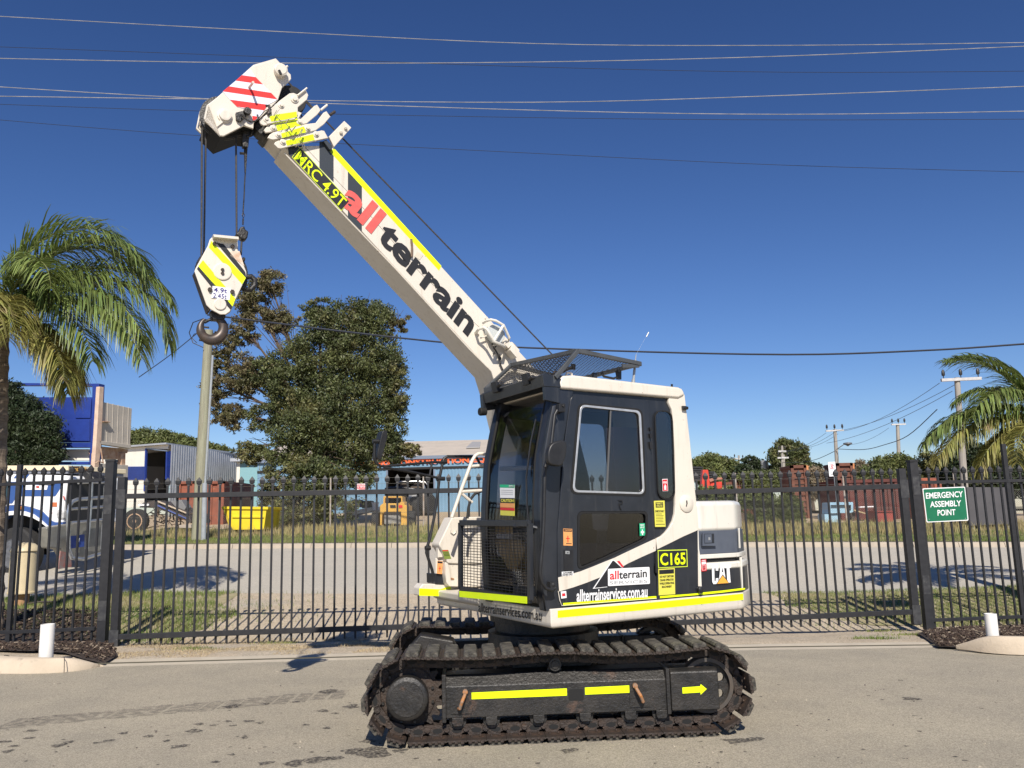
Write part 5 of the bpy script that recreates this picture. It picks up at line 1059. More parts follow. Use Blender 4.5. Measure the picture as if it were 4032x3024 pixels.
strip('lawn_soil_bed', lambda X: rowY(2, X)+.25+max(0, 1.2*(5.2-X)), lambda X: rowY(3, X)-.02, LAWNB, 10, .006, 4.7, 13, 40)
blades('lawn_grass', 'green lawn behind the left gate leaf and fence', 'grass', inreg(lambda x: rowY(2, x)-.1, lambda x: rowY(3, x)+.1, -11.5, -3.0, lambda x, y, r: (r.random() < .35+1.1*wob(x*2.3, y*2.9)) and ( x < -5.2+1.0*wob(x, y)*1.6 or r.random() < .25*(wob(x, y))*max(0, (-3.0-x)/2))), 56000, .03, .11, .004, GG, seed=2)
blades('lawn_grass', 'green lawn behind the right end of the gate', 'grass', inreg(lambda x: rowY(2, x)+.1, lambda x: rowY(3, x)+.1, 3.9, 11.5, lambda x, y, r: x > 5.0-1.1*wob(x, y) and (y > rowY(2, x)+1.0*(6.0-x) or r.random() < .1)), 42000, .03, .08, .004, GG, seed=3)
blades('dry_grass_strip', 'dry straw grass under the left gate leaf beside the concrete strip', 'grass', inreg(lambda x: rowY(0, x)+.38, lambda x: rowY(2, x)+.2, -5.2, -1.4, lambda x, y, r: wob(x*3, y*3) > .3+.25*(x+5)/3.5), 14000, .02, .05, .003, mat('straw', (.46,.36,.22), (.34,.27,.16), 3, .9, island=.25), 1.6, seed=4)
blades('verge_green_grass', 'short green grass along the far kerb', 'grass', inreg(lambda x: rowY(4, x)+.34, lambda x: rowY(4, x)+3.2, -16, 19, None, 1.2), 60000, .04, .13, .010, mat('verge_green', (.15,.21,.045), (.23,.25,.08), .8, .8, island=.35, trans=.3, c3=(.40,.34,.17), s3=.7, t3=.50, w3=.2), seed=5, zoff=.1)
blades('verge_dry_grass', 'tall dry yellow grass below the chain link fence', 'grass', inreg(lambda x: rowY(4, x)+1.8, lambda x: rowY(5, x)-.5, -17, 21, lambda x, y, r: r.random() < (.15+1.1*wob(x*.9, y*.7)**2)*(1 if x > 4 else .6), .9), 34000, .06, .40, .010, GD_, seed=6, zoff=.08)
# low weeds in the dirt
blades('weeds', 'small green weeds growing in the dirt near the gate', 'weeds', lambda r, n: np.concatenate([np.array([(c[0]+r.normal()*.16, c[1]+r.normal()*.07) for _ in range(260)]) for c in [(gpt('M', 1590, 1370).x, gpt('M', 1590, 1370).y), (gpt('R6', 280, 1450).x, gpt('R6', 280, 1450).y), (gpt('R6', 560, 1400).x, gpt('R6', 560, 1400).y), (gpt('b7', 1740, 120).x, gpt('b7', 1740, 120).y), (gpt('M', 130, 1290).x, gpt('M', 130, 1290).y), (gpt('M', 640, 1300).x, gpt('M', 640, 1300).y), (gpt('R6', 330, 1350).x, gpt('R6', 330, 1350).y)]]), 1500, .02, .07, .005, GG, 1.2, seed=8)
# ================================================================ TREES
def mesh_np(name, vs, quads, m, parent=None):
    me = bpy.data.meshes.new(name); me.vertices.add(len(vs)); me.vertices.foreach_set('co', np.asarray(vs, 'f').ravel())
    q = np.asarray(quads, 'i'); me.loops.add(q.size); me.loops.foreach_set('vertex_index', q.ravel()); me.polygons.add(len(q))
    me.polygons.foreach_set('loop_start', np.arange(len(q), dtype='i')*q.shape[1]); me.polygons.foreach_set('loop_total', np.full(len(q), q.shape[1], 'i'))
    me.update(calc_edges=True); return link(me, name, m, parent)
def leafcloud(r, blobs, n, size, shell=.55, asp=.38, droop=.3, clump=9, cs=.16):
    """blobs: (x,y,z,rx,ry,rz). leaves clustered in twig clumps spread through each blob's outer volume"""
    B = np.array(blobs, float); vol = (B[:, 3]*B[:, 4]*B[:, 5])**.72; p = vol/vol.sum(); nc = max(1, n//clump)
    bi = r.choice(len(B), nc, p=p); d = r.normal(size=(nc, 3)); d /= np.linalg.norm(d, axis=1)[:, None]
    rad = shell+(1-shell)*r.uniform(0, 1, nc)**.6; rad *= 1+r.normal(0, .07, nc); C = B[bi, :3]+d*B[bi, 3:]*rad[:, None]
    ph = r.uniform(0, 6, 3); sc_n = 5.5/np.cbrt((B[:, 3]*B[:, 4]*B[:, 5]).mean()); nz = np.sin(C[:, 0]*sc_n+ph[0])+np.sin(C[:, 1]*sc_n*1.1+ph[1]+C[:, 2]*sc_n*.5)+np.sin(C[:, 2]*sc_n*1.3+ph[2]+C[:, 0]*sc_n*.4)
    ok = nz > -.8; C = C[ok]; bi = bi[ok]
    c = np.repeat(C, clump, 0); N_ = len(c); ms = np.repeat(B[bi, 3:].mean(1), clump)
    c = c+r.normal(0, 1, (N_, 3))*(cs*ms)[:, None]*np.array([1, 1, .7])
    a = r.normal(size=(N_, 3)); a[:, 2] -= droop*1.5; a /= np.linalg.norm(a, axis=1)[:, None]; b = np.cross(a, r.normal(size=(N_, 3))); b /= np.linalg.norm(b, axis=1)[:, None]
    L = (size*r.uniform(.6, 1.3, N_))[:, None]; Wd = L*asp
    vs = np.stack([c-a*L*.5, c+b*Wd*.5, c+a*L*.5, c-b*Wd*.5], 1).reshape(-1, 3); return vs, np.arange(N_*4).reshape(-1, 4)
LEAF = mat('leaf_green', (.13,.145,.05), (.065,.082,.03), 1.2, .55, island=.45, trans=.22, c3=(.20,.18,.07), s3=.7, t3=.52, w3=.12)
LEAFB = mat('leaf_brownish', (.20,.16,.085), (.13,.13,.05), 1.6, .6, island=.4, trans=.25)
LEAFY = mat('leaf_light_green', (.17,.19,.06), (.10,.12,.04), .8, .6, island=.4, trans=.25)
LEAFD = mat('leaf_dark_green', (.022,.038,.014), (.035,.05,.016), 1.5, .6, island=.4, trans=.15)
LEAFG = mat('leaf_grey_brown', (.22,.17,.11), (.15,.13,.08), 1.5, .8, island=.3)
BARK = mat('bark', (.13,.09,.06), (.07,.05,.035), 8, .9, bump=.6, stretch=(1, 1, .25)); 
def tree(name, label, cat, Y, base, crown, n, size, m=LEAF, group=None, trunk_r=.22, c='t', depth=.8, seed=1, asp=.38, limbs=True, m2=None, blobs2=None, shell=.55, flip=None, twigs=0, clump=9, cs=.16, zb=None):
    """base: pixel of trunk foot. crown: list of (x, y, rx, ry) in photo pixels"""
    r = np.random.default_rng(seed); b = atY(c, base[0], base[1], Y); zb = tz(b.x, b.y) if zb is None else zb; g = thing(name, label, cat, (b.x, Y, zb), group)
    def cv(L):
        out = []
        for q in L:
            x, y, rx, ry = q[:4]; dy = q[4] if len(q) > 4 else 0; p = atY(c, x, y, Y+dy); s = CRP[c][2]*(Y+dy)/FP; out.append((p.x, p.y, p.z, rx*s, max(rx, ry)*s*depth, ry*s))
        return out
    B = cv(crown); vs, q = leafcloud(r, B, n, size, shell, asp, clump=clump, cs=cs); mesh_np('crown', vs, q, m, g)
    if blobs2: vs, q = leafcloud(r, cv(blobs2), int(n*.22), size, .2, asp, clump=clump, cs=cs); mesh_np('crown', vs, q, m2, g); 
    mb = MB(); cx = sum(q[0] for q in B)/len(B); top_ = max(q[2] for q in B)
    foot = V((b.x, Y, zb-.2)); mid = V((lerp(b.x, cx, .5), Y, lerp(zb, top_, .45)))
    mb.tube([foot, lerp(foot, mid, .5)+V((.04, 0, 0)), mid], trunk_r, 10, r2=trunk_r*.6)
    if limbs:
        for q in B+(cv(blobs2) if blobs2 else []):
            e = V(q[:3])+V((0, 0, q[5]*.3)); k = lerp(mid, e, .5)+V((r.normal()*.1, r.normal()*.1, -.1)); mb.tube([mid, k, e], trunk_r*.4, 6, r2=trunk_r*.06)
            for _ in range(twigs):
                d = V(r.normal(size=3)); d.normalize(); mb.tube([lerp(k, e, r.uniform(0, 1)), e+V((d.x*q[3], d.y*q[4], d.z*q[5]))*.95], trunk_r*.07, 4, r2=.006)
    mb.build('trunk', BARK, g, smooth=True); return g
tree('gum_tree', 'large dense dark green gum tree behind the crane boom, taller than everything near it', 'tree', 33, (1240, 2080),
  [(1330,1290,120,110),(1260,1230,70,60),(1450,1250,110,80),(1230,1400,140,120),(1430,1400,150,130),(1520,1470,90,100),(1170,1540,140,120),(1060,1470,90,90),(1360,1590,190,130),(1560,1560,60,80),(1520,1660,80,100),(1210,1700,150,110,-1),(1050,1640,90,70),(1400,1750,150,100),(1540,1770,100,55),(1130,1830,110,75,-1),(1000,1780,80,50),(1250,1880,150,90,-1.5),(1400,1880,100,70),(1140,1960,120,60,-1.5),(1280,2000,130,60,-2),(1040,1930,60,40,-1),(1160,2040,120,45,-2)],
  230000, .13, LEAF, clump=55, cs=.12, shell=.30, m2=LEAFB, blobs2=[(990,1190,70,80),(1060,1120,80,60),(960,1300,60,70),(1090,1260,80,60),(880,1350,60,60),(840,1530,60,70),(900,1640,70,60),(960,1480,80,90),(1570,1270,45,45),(860,1430,50,50),(1620,1770,50,30)], seed=11, twigs=9, trunk_r=.3)
tg = 'treeline beyond the yards'
tree('distant_tree', 'low wide green treetop above the roof of the silver shed', 'tree', 75, (620, 1990), [(560,1730,70,40),(640,1740,60,45),(700,1750,60,38),(590,1770,90,35)], 26000, .28, LEAFY, tg, seed=12)
tree('distant_tree', 'smaller green treetop behind the silver shed, next to the wooden pole', 'tree', 72, (770, 1990), [(750,1760,40,34),(800,1770,50,28),(850,1775,45,22),(700,1775,40,24)], 15000, .28, LEAFY, tg, seed=13)
tree('distant_tree', 'rounded dull green tree right of the crane cab', 'tree', 85, (2830, 1960), [(2800,1830,70,38),(2850,1850,70,45),(2760,1860,60,45),(2880,1890,60,40),(2740,1850,30,50)], 22000, .35, LEAFY, tg, seed=14)
tree('distant_tree', 'thin wispy blue green tree between two small power poles', 'tree', 80, (2960, 1960), [(2950,1810,28,14),(2985,1830,30,22),(2930,1850,35,25),(2980,1870,55,30),(3010,1850,30,18)], 9000, .3, LEAFD, tg, seed=15, twigs=4)
tree('distant_tree', 'tall round green tree behind two white topped power poles', 'tree', 78, (3110, 1960), [(3090,1760,40,32),(3130,1780,50,35),(3060,1800,35,40),(3150,1810,35,30),(3100,1830,50,35),(3160,1840,30,25),(3070,1850,25,30)], 26000, .3, LEAF, tg, seed=16)
tree('distant_tree', 'low dark treetop just right of the tall round tree', 'tree', 90, (3200, 1960), [(3200,1850,40,25),(3170,1870,50,25)], 7000, .35, LEAFD, tg, seed=17)
tree('garden_shrub', 'grey brown leafless shrub to the left of the rusty stacked crates', 'shrub', 44, (3240, 1990), [(3210,1880,45,45),(3260,1900,50,50),(3200,1930,50,40)], 12000, .14, LEAFG, 'shrubs behind the right yard', seed=18, limbs=False)
tree('garden_shrub', 'grey brown shrub just right of the rusty stacked crates', 'shrub', 45, (3400, 1990), [(3390,1850,40,35),(3380,1900,45,60)], 9000, .14, LEAFG, 'shrubs behind the right yard', seed=19, limbs=False)
tree('garden_shrub', 'tall leafy green hedge bush left of the tall gate post', 'shrub', 43, (3500, 1990), [(3470,1840,50,40),(3530,1830,60,40),(3500,1880,80,50),(3430,1880,45,50),(3570,1860,40,60)], 24000, .16, LEAFY, 'shrubs behind the right yard', seed=20, limbs=False)
tree('garden_shrub', 'yellowish bush right of the tall gate post', 'shrub', 42, (3640, 1990), [(3650,1840,45,60),(3620,1880,50,60),(3680,1860,40,60)], 12000, .16, mat('leaf_yellowish', (.16,.15,.05), (.10,.11,.03), 1.5, .6, island=.4, trans=.2), 'shrubs behind the right yard', seed=21, limbs=False)
tree('garden_shrub', 'broad dark green bush under the right palm fronds', 'shrub', 40, (3830, 2000), [(3760,1830,60,50),(3830,1800,70,60),(3900,1830,80,60),(3980,1830,80,60),(3800,1890,110,60),(3960,1890,110,60),(4080,1850,80,80)], 40000, .2, LEAFD, 'shrubs behind the right yard', seed=22, limbs=False)
tree('climbing_hedge', 'low trimmed hedge top between the tall round tree and the crates', 'hedge', 40, (3030, 1990), [(2960,1880,60,20),(3020,1875,60,22),(3080,1880,60,20),(3000,1910,90,25)], 14000, .13, LEAFY, None, seed=23, limbs=False)
tree('banana_plant', 'pale yellow green plant behind the black fence right of the cab', 'plant', 50, (2815, 1990), [(2815,1860,25,40),(2830,1890,30,25)], 4000, .3, LEAFY, None, seed=24, asp=.25, limbs=False)
# creeper covered chain link fence on the right
hy = [(2740+i*38, 1985+ (i % 3)*10, 34, 58) for i in range(14)]
def cre():
    r = np.random.default_rng(31); out = []
    for i in range(16): out.append((2760+i*26+r.uniform(-8, 8), 1990+r.uniform(-12, 12)-(25 if i < 11 else -5), 20, 46)); out.append((2760+i*26+r.uniform(-8, 8), 2040, 18, 26))
    return out
tree('creeper', 'green leafy creeper covering the chain link fence to the right of the crane', 'creeper', 28.4, (2900, 2070), cre(), 60000, .10, mat('creeper_leaf', (.17,.20,.06), (.09,.11,.035), 3, .6, island=.45, trans=.25), None, seed=32, limbs=False, depth=.35, shell=.2)
# dark conifer hedge behind the left palm
tree('dark_bush', 'dense dark green bush behind the trunk of the left palm', 'bush', 22.5, (90, 2100), [(60,1640,110,90),(150,1700,90,90),(40,1760,120,90),(160,1790,80,60),(30,1560,70,60),(90,1830,110,30),(210,1790,40,50)], 70000, .10, LEAFD, None, seed=33, limbs=True, depth=.6, shell=.4)

# ================================================================ PALMS
def frond(r, root, az, el, L, droop, mbv, mbq, leafl=.55, hang=.8, n=120):
    P = []; p = np.array(root, float); e = el; step = L/24
    for i in range(25):
        P.append(p.copy()); d = np.array([math.cos(az)*math.cos(e), math.sin(az)*math.cos(e), math.sin(e)]); p = p+d*step; e -= droop*(.35+1.3*i/24)/24
    P = np.array(P); rv = []
    for i in range(n):
        t = .10+.90*i/n; k = t*24; j = min(int(k), 23); c = P[j]*(1-(k-j))+P[j+1]*(k-j); tan = P[j+1]-P[j]; tan /= np.linalg.norm(tan)
        side0 = np.cross(tan, [0, 0, 1.]); side0 /= max(np.linalg.norm(side0), 1e-3); ll = leafl*(math.sin(math.pi*min(1, t*.82+.14))**.55)*r.uniform(.8, 1.15)
        for s in (-1, 1):
            d1 = side0*s*r.uniform(.5, .8)+tan*r.uniform(.5, .8)+np.array([0, 0, r.uniform(-.1, .35)]); d1 /= np.linalg.norm(d1)
            a = c; q = [a]; v = d1.copy(); g = hang*r.uniform(.7, 1.3)
            for _ in range(3): q.append(q[-1]+v*ll/3); v = v+np.array([0, 0, -g*.62]); v /= np.linalg.norm(v)
            w_ = np.cross(d1, [r.normal()*.3, r.normal()*.3, 1.]); w_ /= np.linalg.norm(w_); ws = [.007, .012, .009, .001]; b = len(mbv)
            for qq, ww in zip(q, ws): mbv.append(qq-w_*ww); mbv.append(qq+w_*ww)
            for k_ in range(3): mbq.append((b+2*k_, b+2*k_+1, b+2*k_+3, b+2*k_+2))
    return P
PALM = mat('palm_leaf', (.22,.27,.075), (.13,.175,.05), 1.5, .42, island=.4, trans=.3, spec=.6)
PALMY = mat('palm_leaf_yellowing', (.36,.31,.10), (.24,.25,.07), 2, .5, island=.35, trans=.3, c3=(.36,.28,.15), s3=2, t3=.6)
STEM = mat('palm_stem', (.14,.17,.05), (.2,.2,.08), 5, .5)
def palm(label, c, root, Y, fronds, trunk_px, tr, group, seed, m=PALM):
    r = np.random.default_rng(seed); R0 = atY(c, *root, Y); fb = atY(c, *trunk_px, Y); g = thing('palm', label, 'palm tree', (fb.x, Y, tz(fb.x, Y)), group)
    for (az, el, L, dr, ll, hg, mm) in fronds:
        vs = []; q = []; P = frond(r, (R0.x+r.normal()*.05, R0.y+r.normal()*.05, R0.z+r.normal()*.05), math.radians(az), math.radians(el), L, math.radians(dr), vs, q, ll, hg)
        o = mesh_np('frond', vs, q, mm, g); MB().tube([V(p) for p in P], .020, 6, r2=.004).build('frond_stem', STEM, o, smooth=True)
    tp = V((R0.x, Y, R0.z)); ft = V((fb.x, Y, tz(fb.x, Y)-.1)); pts = []
    prof = []; N_ = 60; mb = MB(); vs = []
    for i in range(N_):
        t = i/(N_-1); p = lerp(ft, tp, t); rr = tr*(1.12 if i % 3 == 0 else 1)*(1.15-.3*t)
        for k in range(14): a_ = 2*math.pi*k/14; vs.append(p+V((math.cos(a_)*rr, math.sin(a_)*rr, 0)))
    mb.add(vs, [(i*14+k, i*14+(k+1) % 14, i*14+14+(k+1) % 14, i*14+14+k) for i in range(N_-1) for k in range(14)]); mb.build('trunk', mat('palm_trunk', (.24,.19,.14), (.13,.10,.075), 6, .9, bump=.5, stretch=(1, 1, 4)), g)
    return g
Yp = 12.4
palm('tall palm with arching green fronds and yellowing lower fronds at the left edge', 't', (5, 1215), Yp,
 [(10,80,2.9,165,.85,.7,PALM),(0,62,2.9,140,.95,.9,PALM),(30,68,2.7,150,.85,.8,PALM),(8,42,2.75,110,.9,1.2,PALM),(3,34,3.25,132,.9,1.5,PALM),(-8,22,2.9,105,.85,1.5,PALM),(-14,8,2.9,84,.8,1.5,PALM),(20,16,2.1,90,.8,1.2,PALM),(-18,2,2.2,88,.8,1.3,PALM),(-40,50,2.2,140,.75,1.0,PALM),(60,58,2.3,130,.75,1.0,PALM),(-50,12,1.9,110,.8,1.4,PALMY),(-20,-12,1.9,80,.85,1.5,PALMY),(-70,5,1.8,100,.85,1.4,PALMY),(-5,-32,1.8,55,.85,1.5,PALMY),(10,-20,1.8,65,.85,1.5,PALMY),(140,45,2.4,120,.8,1.0,PALM),(180,30,2.4,110,.8,1.0,PALM),(-120,20,2.2,110,.8,1.0,PALM),(200,60,2.6,120,.8,.9,PALM)],
 (-15, 2250), .13, 'palms beside the entrance', 41)
palm('green palm with drooping fronds reaching in from the right edge', 't', (4130, 1640), 13.6,
 [(180,14,2.35,75,.6,1.4,PALM),(188,6,2.2,70,.6,1.5,PALMY),(175,22,2.1,85,.6,1.4,PALM),(165,48,1.7,95,.55,.9,PALM),(200,30,1.8,100,.6,1.1,PALM),(160,8,1.8,80,.6,1.3,PALM),(178,62,1.9,80,.55,.5,PALM),(150,70,1.9,90,.55,.6,PALM),(215,-5,1.5,80,.55,1.4,PALMY),(184,-12,1.8,60,.6,1.5,PALMY),(168,-22,1.5,50,.6,1.5,PALMY),(150,-15,1.5,70,.6,1.3,PALM),(90,50,2,110,.6,.9,PALM),(0,40,2.2,110,.6,.9,PALM),(45,30,2.2,110,.6,.9,PALM),(-45,30,2.2,110,.6,.9,PALM)],
 (4120, 2350), .12, 'palms beside the entrance', 42)
# palm outside the frame on the left is not in the photo's view and is left out
# ================================================================ POWER POLES AND WIRES
WOOD = mat('weathered_pole', (.30,.30,.21), (.22,.21,.15), 3, .85, bump=.4, stretch=(4, 4, .3), c3=(.38,.35,.28), s3=3, t3=.58); GWOOD = mat('grey_pole', (.36,.33,.29), (.27,.25,.22), 3, .85, stretch=(4, 4, .3))
pb, pt_ = atY('t', 779, 2117, 25.5), atY('t', 822, 1300, 25.5)
g = thing('power_pole', 'thick greenish wooden power pole with a grey conduit, beside the big tree', 'power pole', (pb.x, 25.5, tz(pb.x, 25.5)))
MB().tube([(pb.x, 25.5, tz(pb.x, 25.5)-.2), (lerp(pb.x, pt_.x, .5), 25.5, lerp(pb.z, pt_.z, .5)), (pt_.x, 25.5, pt_.z)], .20, 18, r2=.13).build('pole', WOOD, g, smooth=True)
cb = atY('t', 803, 2117, 25.3); ctp = atY('t', 836, 1400, 25.3)
MB().tube([(cb.x, 25.28, cb.z-.3), atY('a2', 1205, 745, 25.28)], .075, 12).tube([atY('a2', 1210, 745, 25.28), (ctp.x+.02, 25.28, ctp.z)], .035, 8).build('conduit', mat('galvanised', (.33,.36,.38), (.28,.3,.32), 6, .5), g, smooth=True)
MB().tube([atY('a2', 1130, 1400, 25.6), atY('a2', 1160, 700, 25.6)], .09, 12).build('support_post', WOOD, g, smooth=True)
m_ = MB()
for y in (1290, 1330, 1345): m_.cyl(atY('t', 822, y, 25.4), atY('t', 785, y-6, 25.4), .03, 8)
m_.build('bracket', GREASE, g)
for y in (1285, 1315): MB().lathe(atY('t', 786, y, 25.4)-ZV*.07, ZV, [(0, .05), (.04, .06), (.08, .05), (.13, .055), (.16, .02)], 10).build('insulator', INKW, g, smooth=True)
MB().tube([atY('t', x, y, 25.3) for x, y in [(835,1265),(800,1255),(760,1270),(745,1310),(760,1350),(800,1368)]], .015, 6).tube([atY('t', x, y, 25.3) for x, y in [(790,1310),(765,1315),(755,1330),(775,1350)]], .012, 6).build('jumper_cable', BLK, g, smooth=True)
ARMG = mat('crossarm_grey', (.55,.54,.53), (.45,.44,.43), 5, .6)
def xpole(label, base, topp, Y, arms, r=.13, m=GWOOD, group='distant power poles', ins=3, c='t', lamp=None):
    b = atY(c, *base, Y); t = atY(c, *topp, Y); zb = tz(b.x, Y); g = thing('power_pole', label, 'power pole', (b.x, Y, min(zb, b.z)), group)
    MB().tube([(b.x, Y, min(zb, b.z)-.2), (t.x, Y, t.z)], r, 12, r2=r*.7).build('pole', m, g, smooth=True)
    for (xa, ya, xb, yb, th) in arms:
        A_, B_ = atY(c, xa, ya, Y-.12), atY(c, xb, yb, Y-.12); MB().bar(A_, B_, th, th, ZV).build('crossarm', ARMG, g)
        for k in range(ins):
            p = lerp(A_, B_, (k+.15)/(ins-.7) if ins > 1 else .5); MB().lathe(p+ZV*th*.5, ZV, [(0, .02), (.12, .022), (.14, .07), (.22, .08), (.34, .07), (.42, .03)], 8).build('insulator', GREASE, g, smooth=True)
    return g
xpole('tall grey power pole with a white crossarm, above the right palm fronds', (3800, 1990), (3768, 1487), 38, [(3706,1497,3863,1490,.13)], .17)
xpole('grey power pole with three insulators behind the rusty crates', (3305, 1990), (3287, 1690), 62, [(3252,1697,3322,1694,.11)], .17)
xpole('slim grey power pole left of the right palm', (3545, 1990), (3534, 1670), 66, [(3510,1672,3566,1670,.11)], .18)
xpole('small far power pole behind the thin wispy tree', (2906, 1960), (2909, 1793), 95, [(2888,1805,2930,1809,.14),(2886,1849,2917,1848,.14)], .16, ins=2)
xpole('small far power pole in front of the tall round tree', (3080, 1960), (3079, 1755), 74, [(3064,1777,3095,1777,.14),(3061,1803,3105,1802,.14)], .15, ins=2)
xpole('short pale power pole at the right side of the tall round tree', (3092, 1960), (3085, 1790), 76, [], .14, ins=0)
g = thing('transformer_pole', 'grey pole top transformer on a bracket between the two far power poles', 'transformer', atY('t', 3010, 1960, 80))
MB().tube([atY('t', 3012, 1960, 80), atY('t', 3008, 1830, 80)], .12, 10).build('pole', GWOOD, g); MB().lathe(atY('t', 3010, 1850, 79.7), ZV, [(0, .35), (.1, .4), (.8, .4), (.9, .2)], 14).build('tank', GRYM, g, smooth=True); MB().bar(atY('t', 2962, 1832, 80), atY('t', 3000, 1831, 80), .12, .12).build('crossarm', GRYM, g)
g = thing('street_lamp', 'small street lamp head hanging between the far power poles', 'street lamp', atY('t', 3290, 1990, 61)); 
MB().tube([atY('t', 3293, 1770, 61.8), atY('t', 3320, 1752, 61), atY('t', 3334, 1746, 61)], .03, 6).build('arm', GRYM, g); MB().lathe(atY('t', 3338, 1748, 61), ZV, [(-.16, .05), (-.10, .12), (0, .32), (.08, .3), (.12, .05)], 14).build('lamp_head', mat('lamp_grey', (.12,.13,.15)), g, smooth=True)
CABL = mat('cable_light', (.50,.48,.45), (.3,.3,.3), 2, .5, metal=.3); CABD = mat('cable_dark', (.02,.025,.04), None, rough=.6)
def wire(label, L, Y0, Y1, r, m, c='o', group='overhead wires', sag=0):
    n = len(L); P = []
    if n == 2:
        a, b = atY(c, *L[0], Y0), atY(c, *L[1], Y1); P = [lerp(a, b, t)-ZV*sag*4*t*(1-t) for t in np.linspace(0, 1, 13)]
    else:
        for i in range(n): P.append(atY(c, *L[i], lerp(Y0, Y1, i/(n-1))))
        Q_ = []
        for i in range(n-1):
            p0, p1, p2, p3 = P[max(i-1, 0)], P[i], P[i+1], P[min(i+2, n-1)]
            for k in range(5):
                t = k/5; Q_.append(.5*((2*p1)+(p2-p0)*t+(2*p0-5*p1+4*p2-p3)*t*t+(3*p1-p0-3*p2+p3)*t**3))
        P = Q_+[P[-1]]
    o = MB().tube(P, r, 5).build('overhead_wire', m, smooth=True); return tag(o, label, 'wire', group)
YW = 24
wire('topmost overhead wire, crossing the whole sky', [(-60,32),(560,66),(1150,94),(1700,98),(2280,91)], YW, YW, .0105, CABL)
wire('thin dark overhead wire second from the top at the left edge', [(-60,99),(560,122),(1100,143),(1700,156),(2280,153)], YW+3, YW+3, .009, CABD)
wire('pale overhead wire that passes just behind the top of the boom head', [(-60,125),(560,136),(1150,134),(1700,121),(2280,97)], YW, YW, .0115, CABL)
wire('pale overhead wire running from above the stripes down to the right', [(-60,184),(440,213),(1150,238),(1700,247),(2280,239)], YW, YW, .0115, CABL)
wire('pale overhead wire below it at the left, rising to the right edge', [(-60,207),(440,214),(1150,221),(1700,206),(2280,184)], YW, YW, .0115, CABL)
wire('thin dark overhead wire just below the two crossing pale wires', [(-60,223),(440,240),(1150,254),(1700,259),(2280,257)], YW+3, YW+3, .009, CABD)
wire('dark overhead wire passing behind the boom just under the bracket', [(-60,254),(430,293),(1150,331),(1700,357),(2280,373)], YW+3, YW+3, .009, CABD)
wire('thick black service cable running from the wooden pole behind the boom', [(448,680),(940,738),(1270,756),(1700,766),(2000,757),(2200,744),(2280,738)], 25.3, 22, .028, CABD)
wire('thin stay wire slanting down left from the wooden pole', [(440,708),(370,765),(300,815)], 25.3, 24, .014, CABD)
for i, (a, b) in enumerate([((3700,1508),(3322,1697)),((3765,1512),(3290,1698)),((3750,1540),(3255,1745))]): wire(('upper','middle','lower')[i]+' power line between the white crossarm pole and the next pole', [a, b], 38, 62, .013, mat('far_cable', (.10,.11,.14), None), 't', 'power lines between the right poles', .35)
for i, (a, b) in enumerate([((3252,1705),(3075,1778)),((3290,1700),(3095,1778)),((3500,1685),(3330,1752)),((3300,1708),(3140,1765))]): wire(('upper left','upper right','lower right','short')[i]+' faint power line running away to the far poles', [a, b], 62, 74, .012, MC['far_cable'], 't', 'power lines between the right poles', .3)
wire('sagging dark service cable behind the right palm', [(3690,1612),(3575,1715),(3480,1752),(3400,1770),(3300,1768)], 38, 62, .022, CABD, 't', 'service cables'); wire('dark service cable dropping left from the pole behind the crates', [(3290,1775),(3210,1810),(3130,1822),(3080,1820)], 62, 74, .022, CABD, 't', 'service cables')
wire('dark cable crossing behind the palm at the right edge', [(3765,1640),(3860,1625),(3905,1618)], 38, 36, .018, CABD, 't', 'service cables')
# ================================================================ CHAIN LINK FENCE
def chain(label, x0, x1, group='chain link fences', posts=(), hh=1.15):
    yy = lambda X: rowY(5, X)-.3
    g = thing('chain_link_fence', label, 'fence', (x0, yy(x0), tz(x0, yy(x0))), group)
    P = lambda X, h: V((X, yy(X), tz(X, yy(X))+.05+h)); mb = MB(); s = .075; n = int((x1-x0)/s)
    for i in range(n):
        X = x0+i*s
        for d in (1, -1):
            e = X+d*hh
            ea = min(max(e, x0), x1); h1 = abs(ea-X); mb.tube([P(X, .02), P(ea, h1)], .0022, 3)
    for h in (.1, hh*.5, hh, hh+.2, hh+.4, hh+.6): mb.tube([P(X, h) for X in np.linspace(x0, x1, 12)], .0035, 4)
    mb.build('mesh', mat('chain_wire', (.22,.21,.19), None, rough=.5, metal=.3), g)
    for X in posts: MB().tube([P(X, -.3), P(X, hh+.62)], .028, 8).build('post', mat('rusty_post', (.30,.22,.16), (.38,.36,.33), 6, .7), g)
chain('chain link fence topped with plain wires, left of the big tree', -14.5, -6.2, posts=(-14.4, -10.3, -6.3))
chain('chain link fence topped with plain wires, in front of the blue workshop', -6.2, 2.2, posts=(-3.1, .0))
chain('chain link fence topped with plain wires, on the right beyond the street', 4.5, 19, posts=(7.35, 10.85, 14.5, 18))
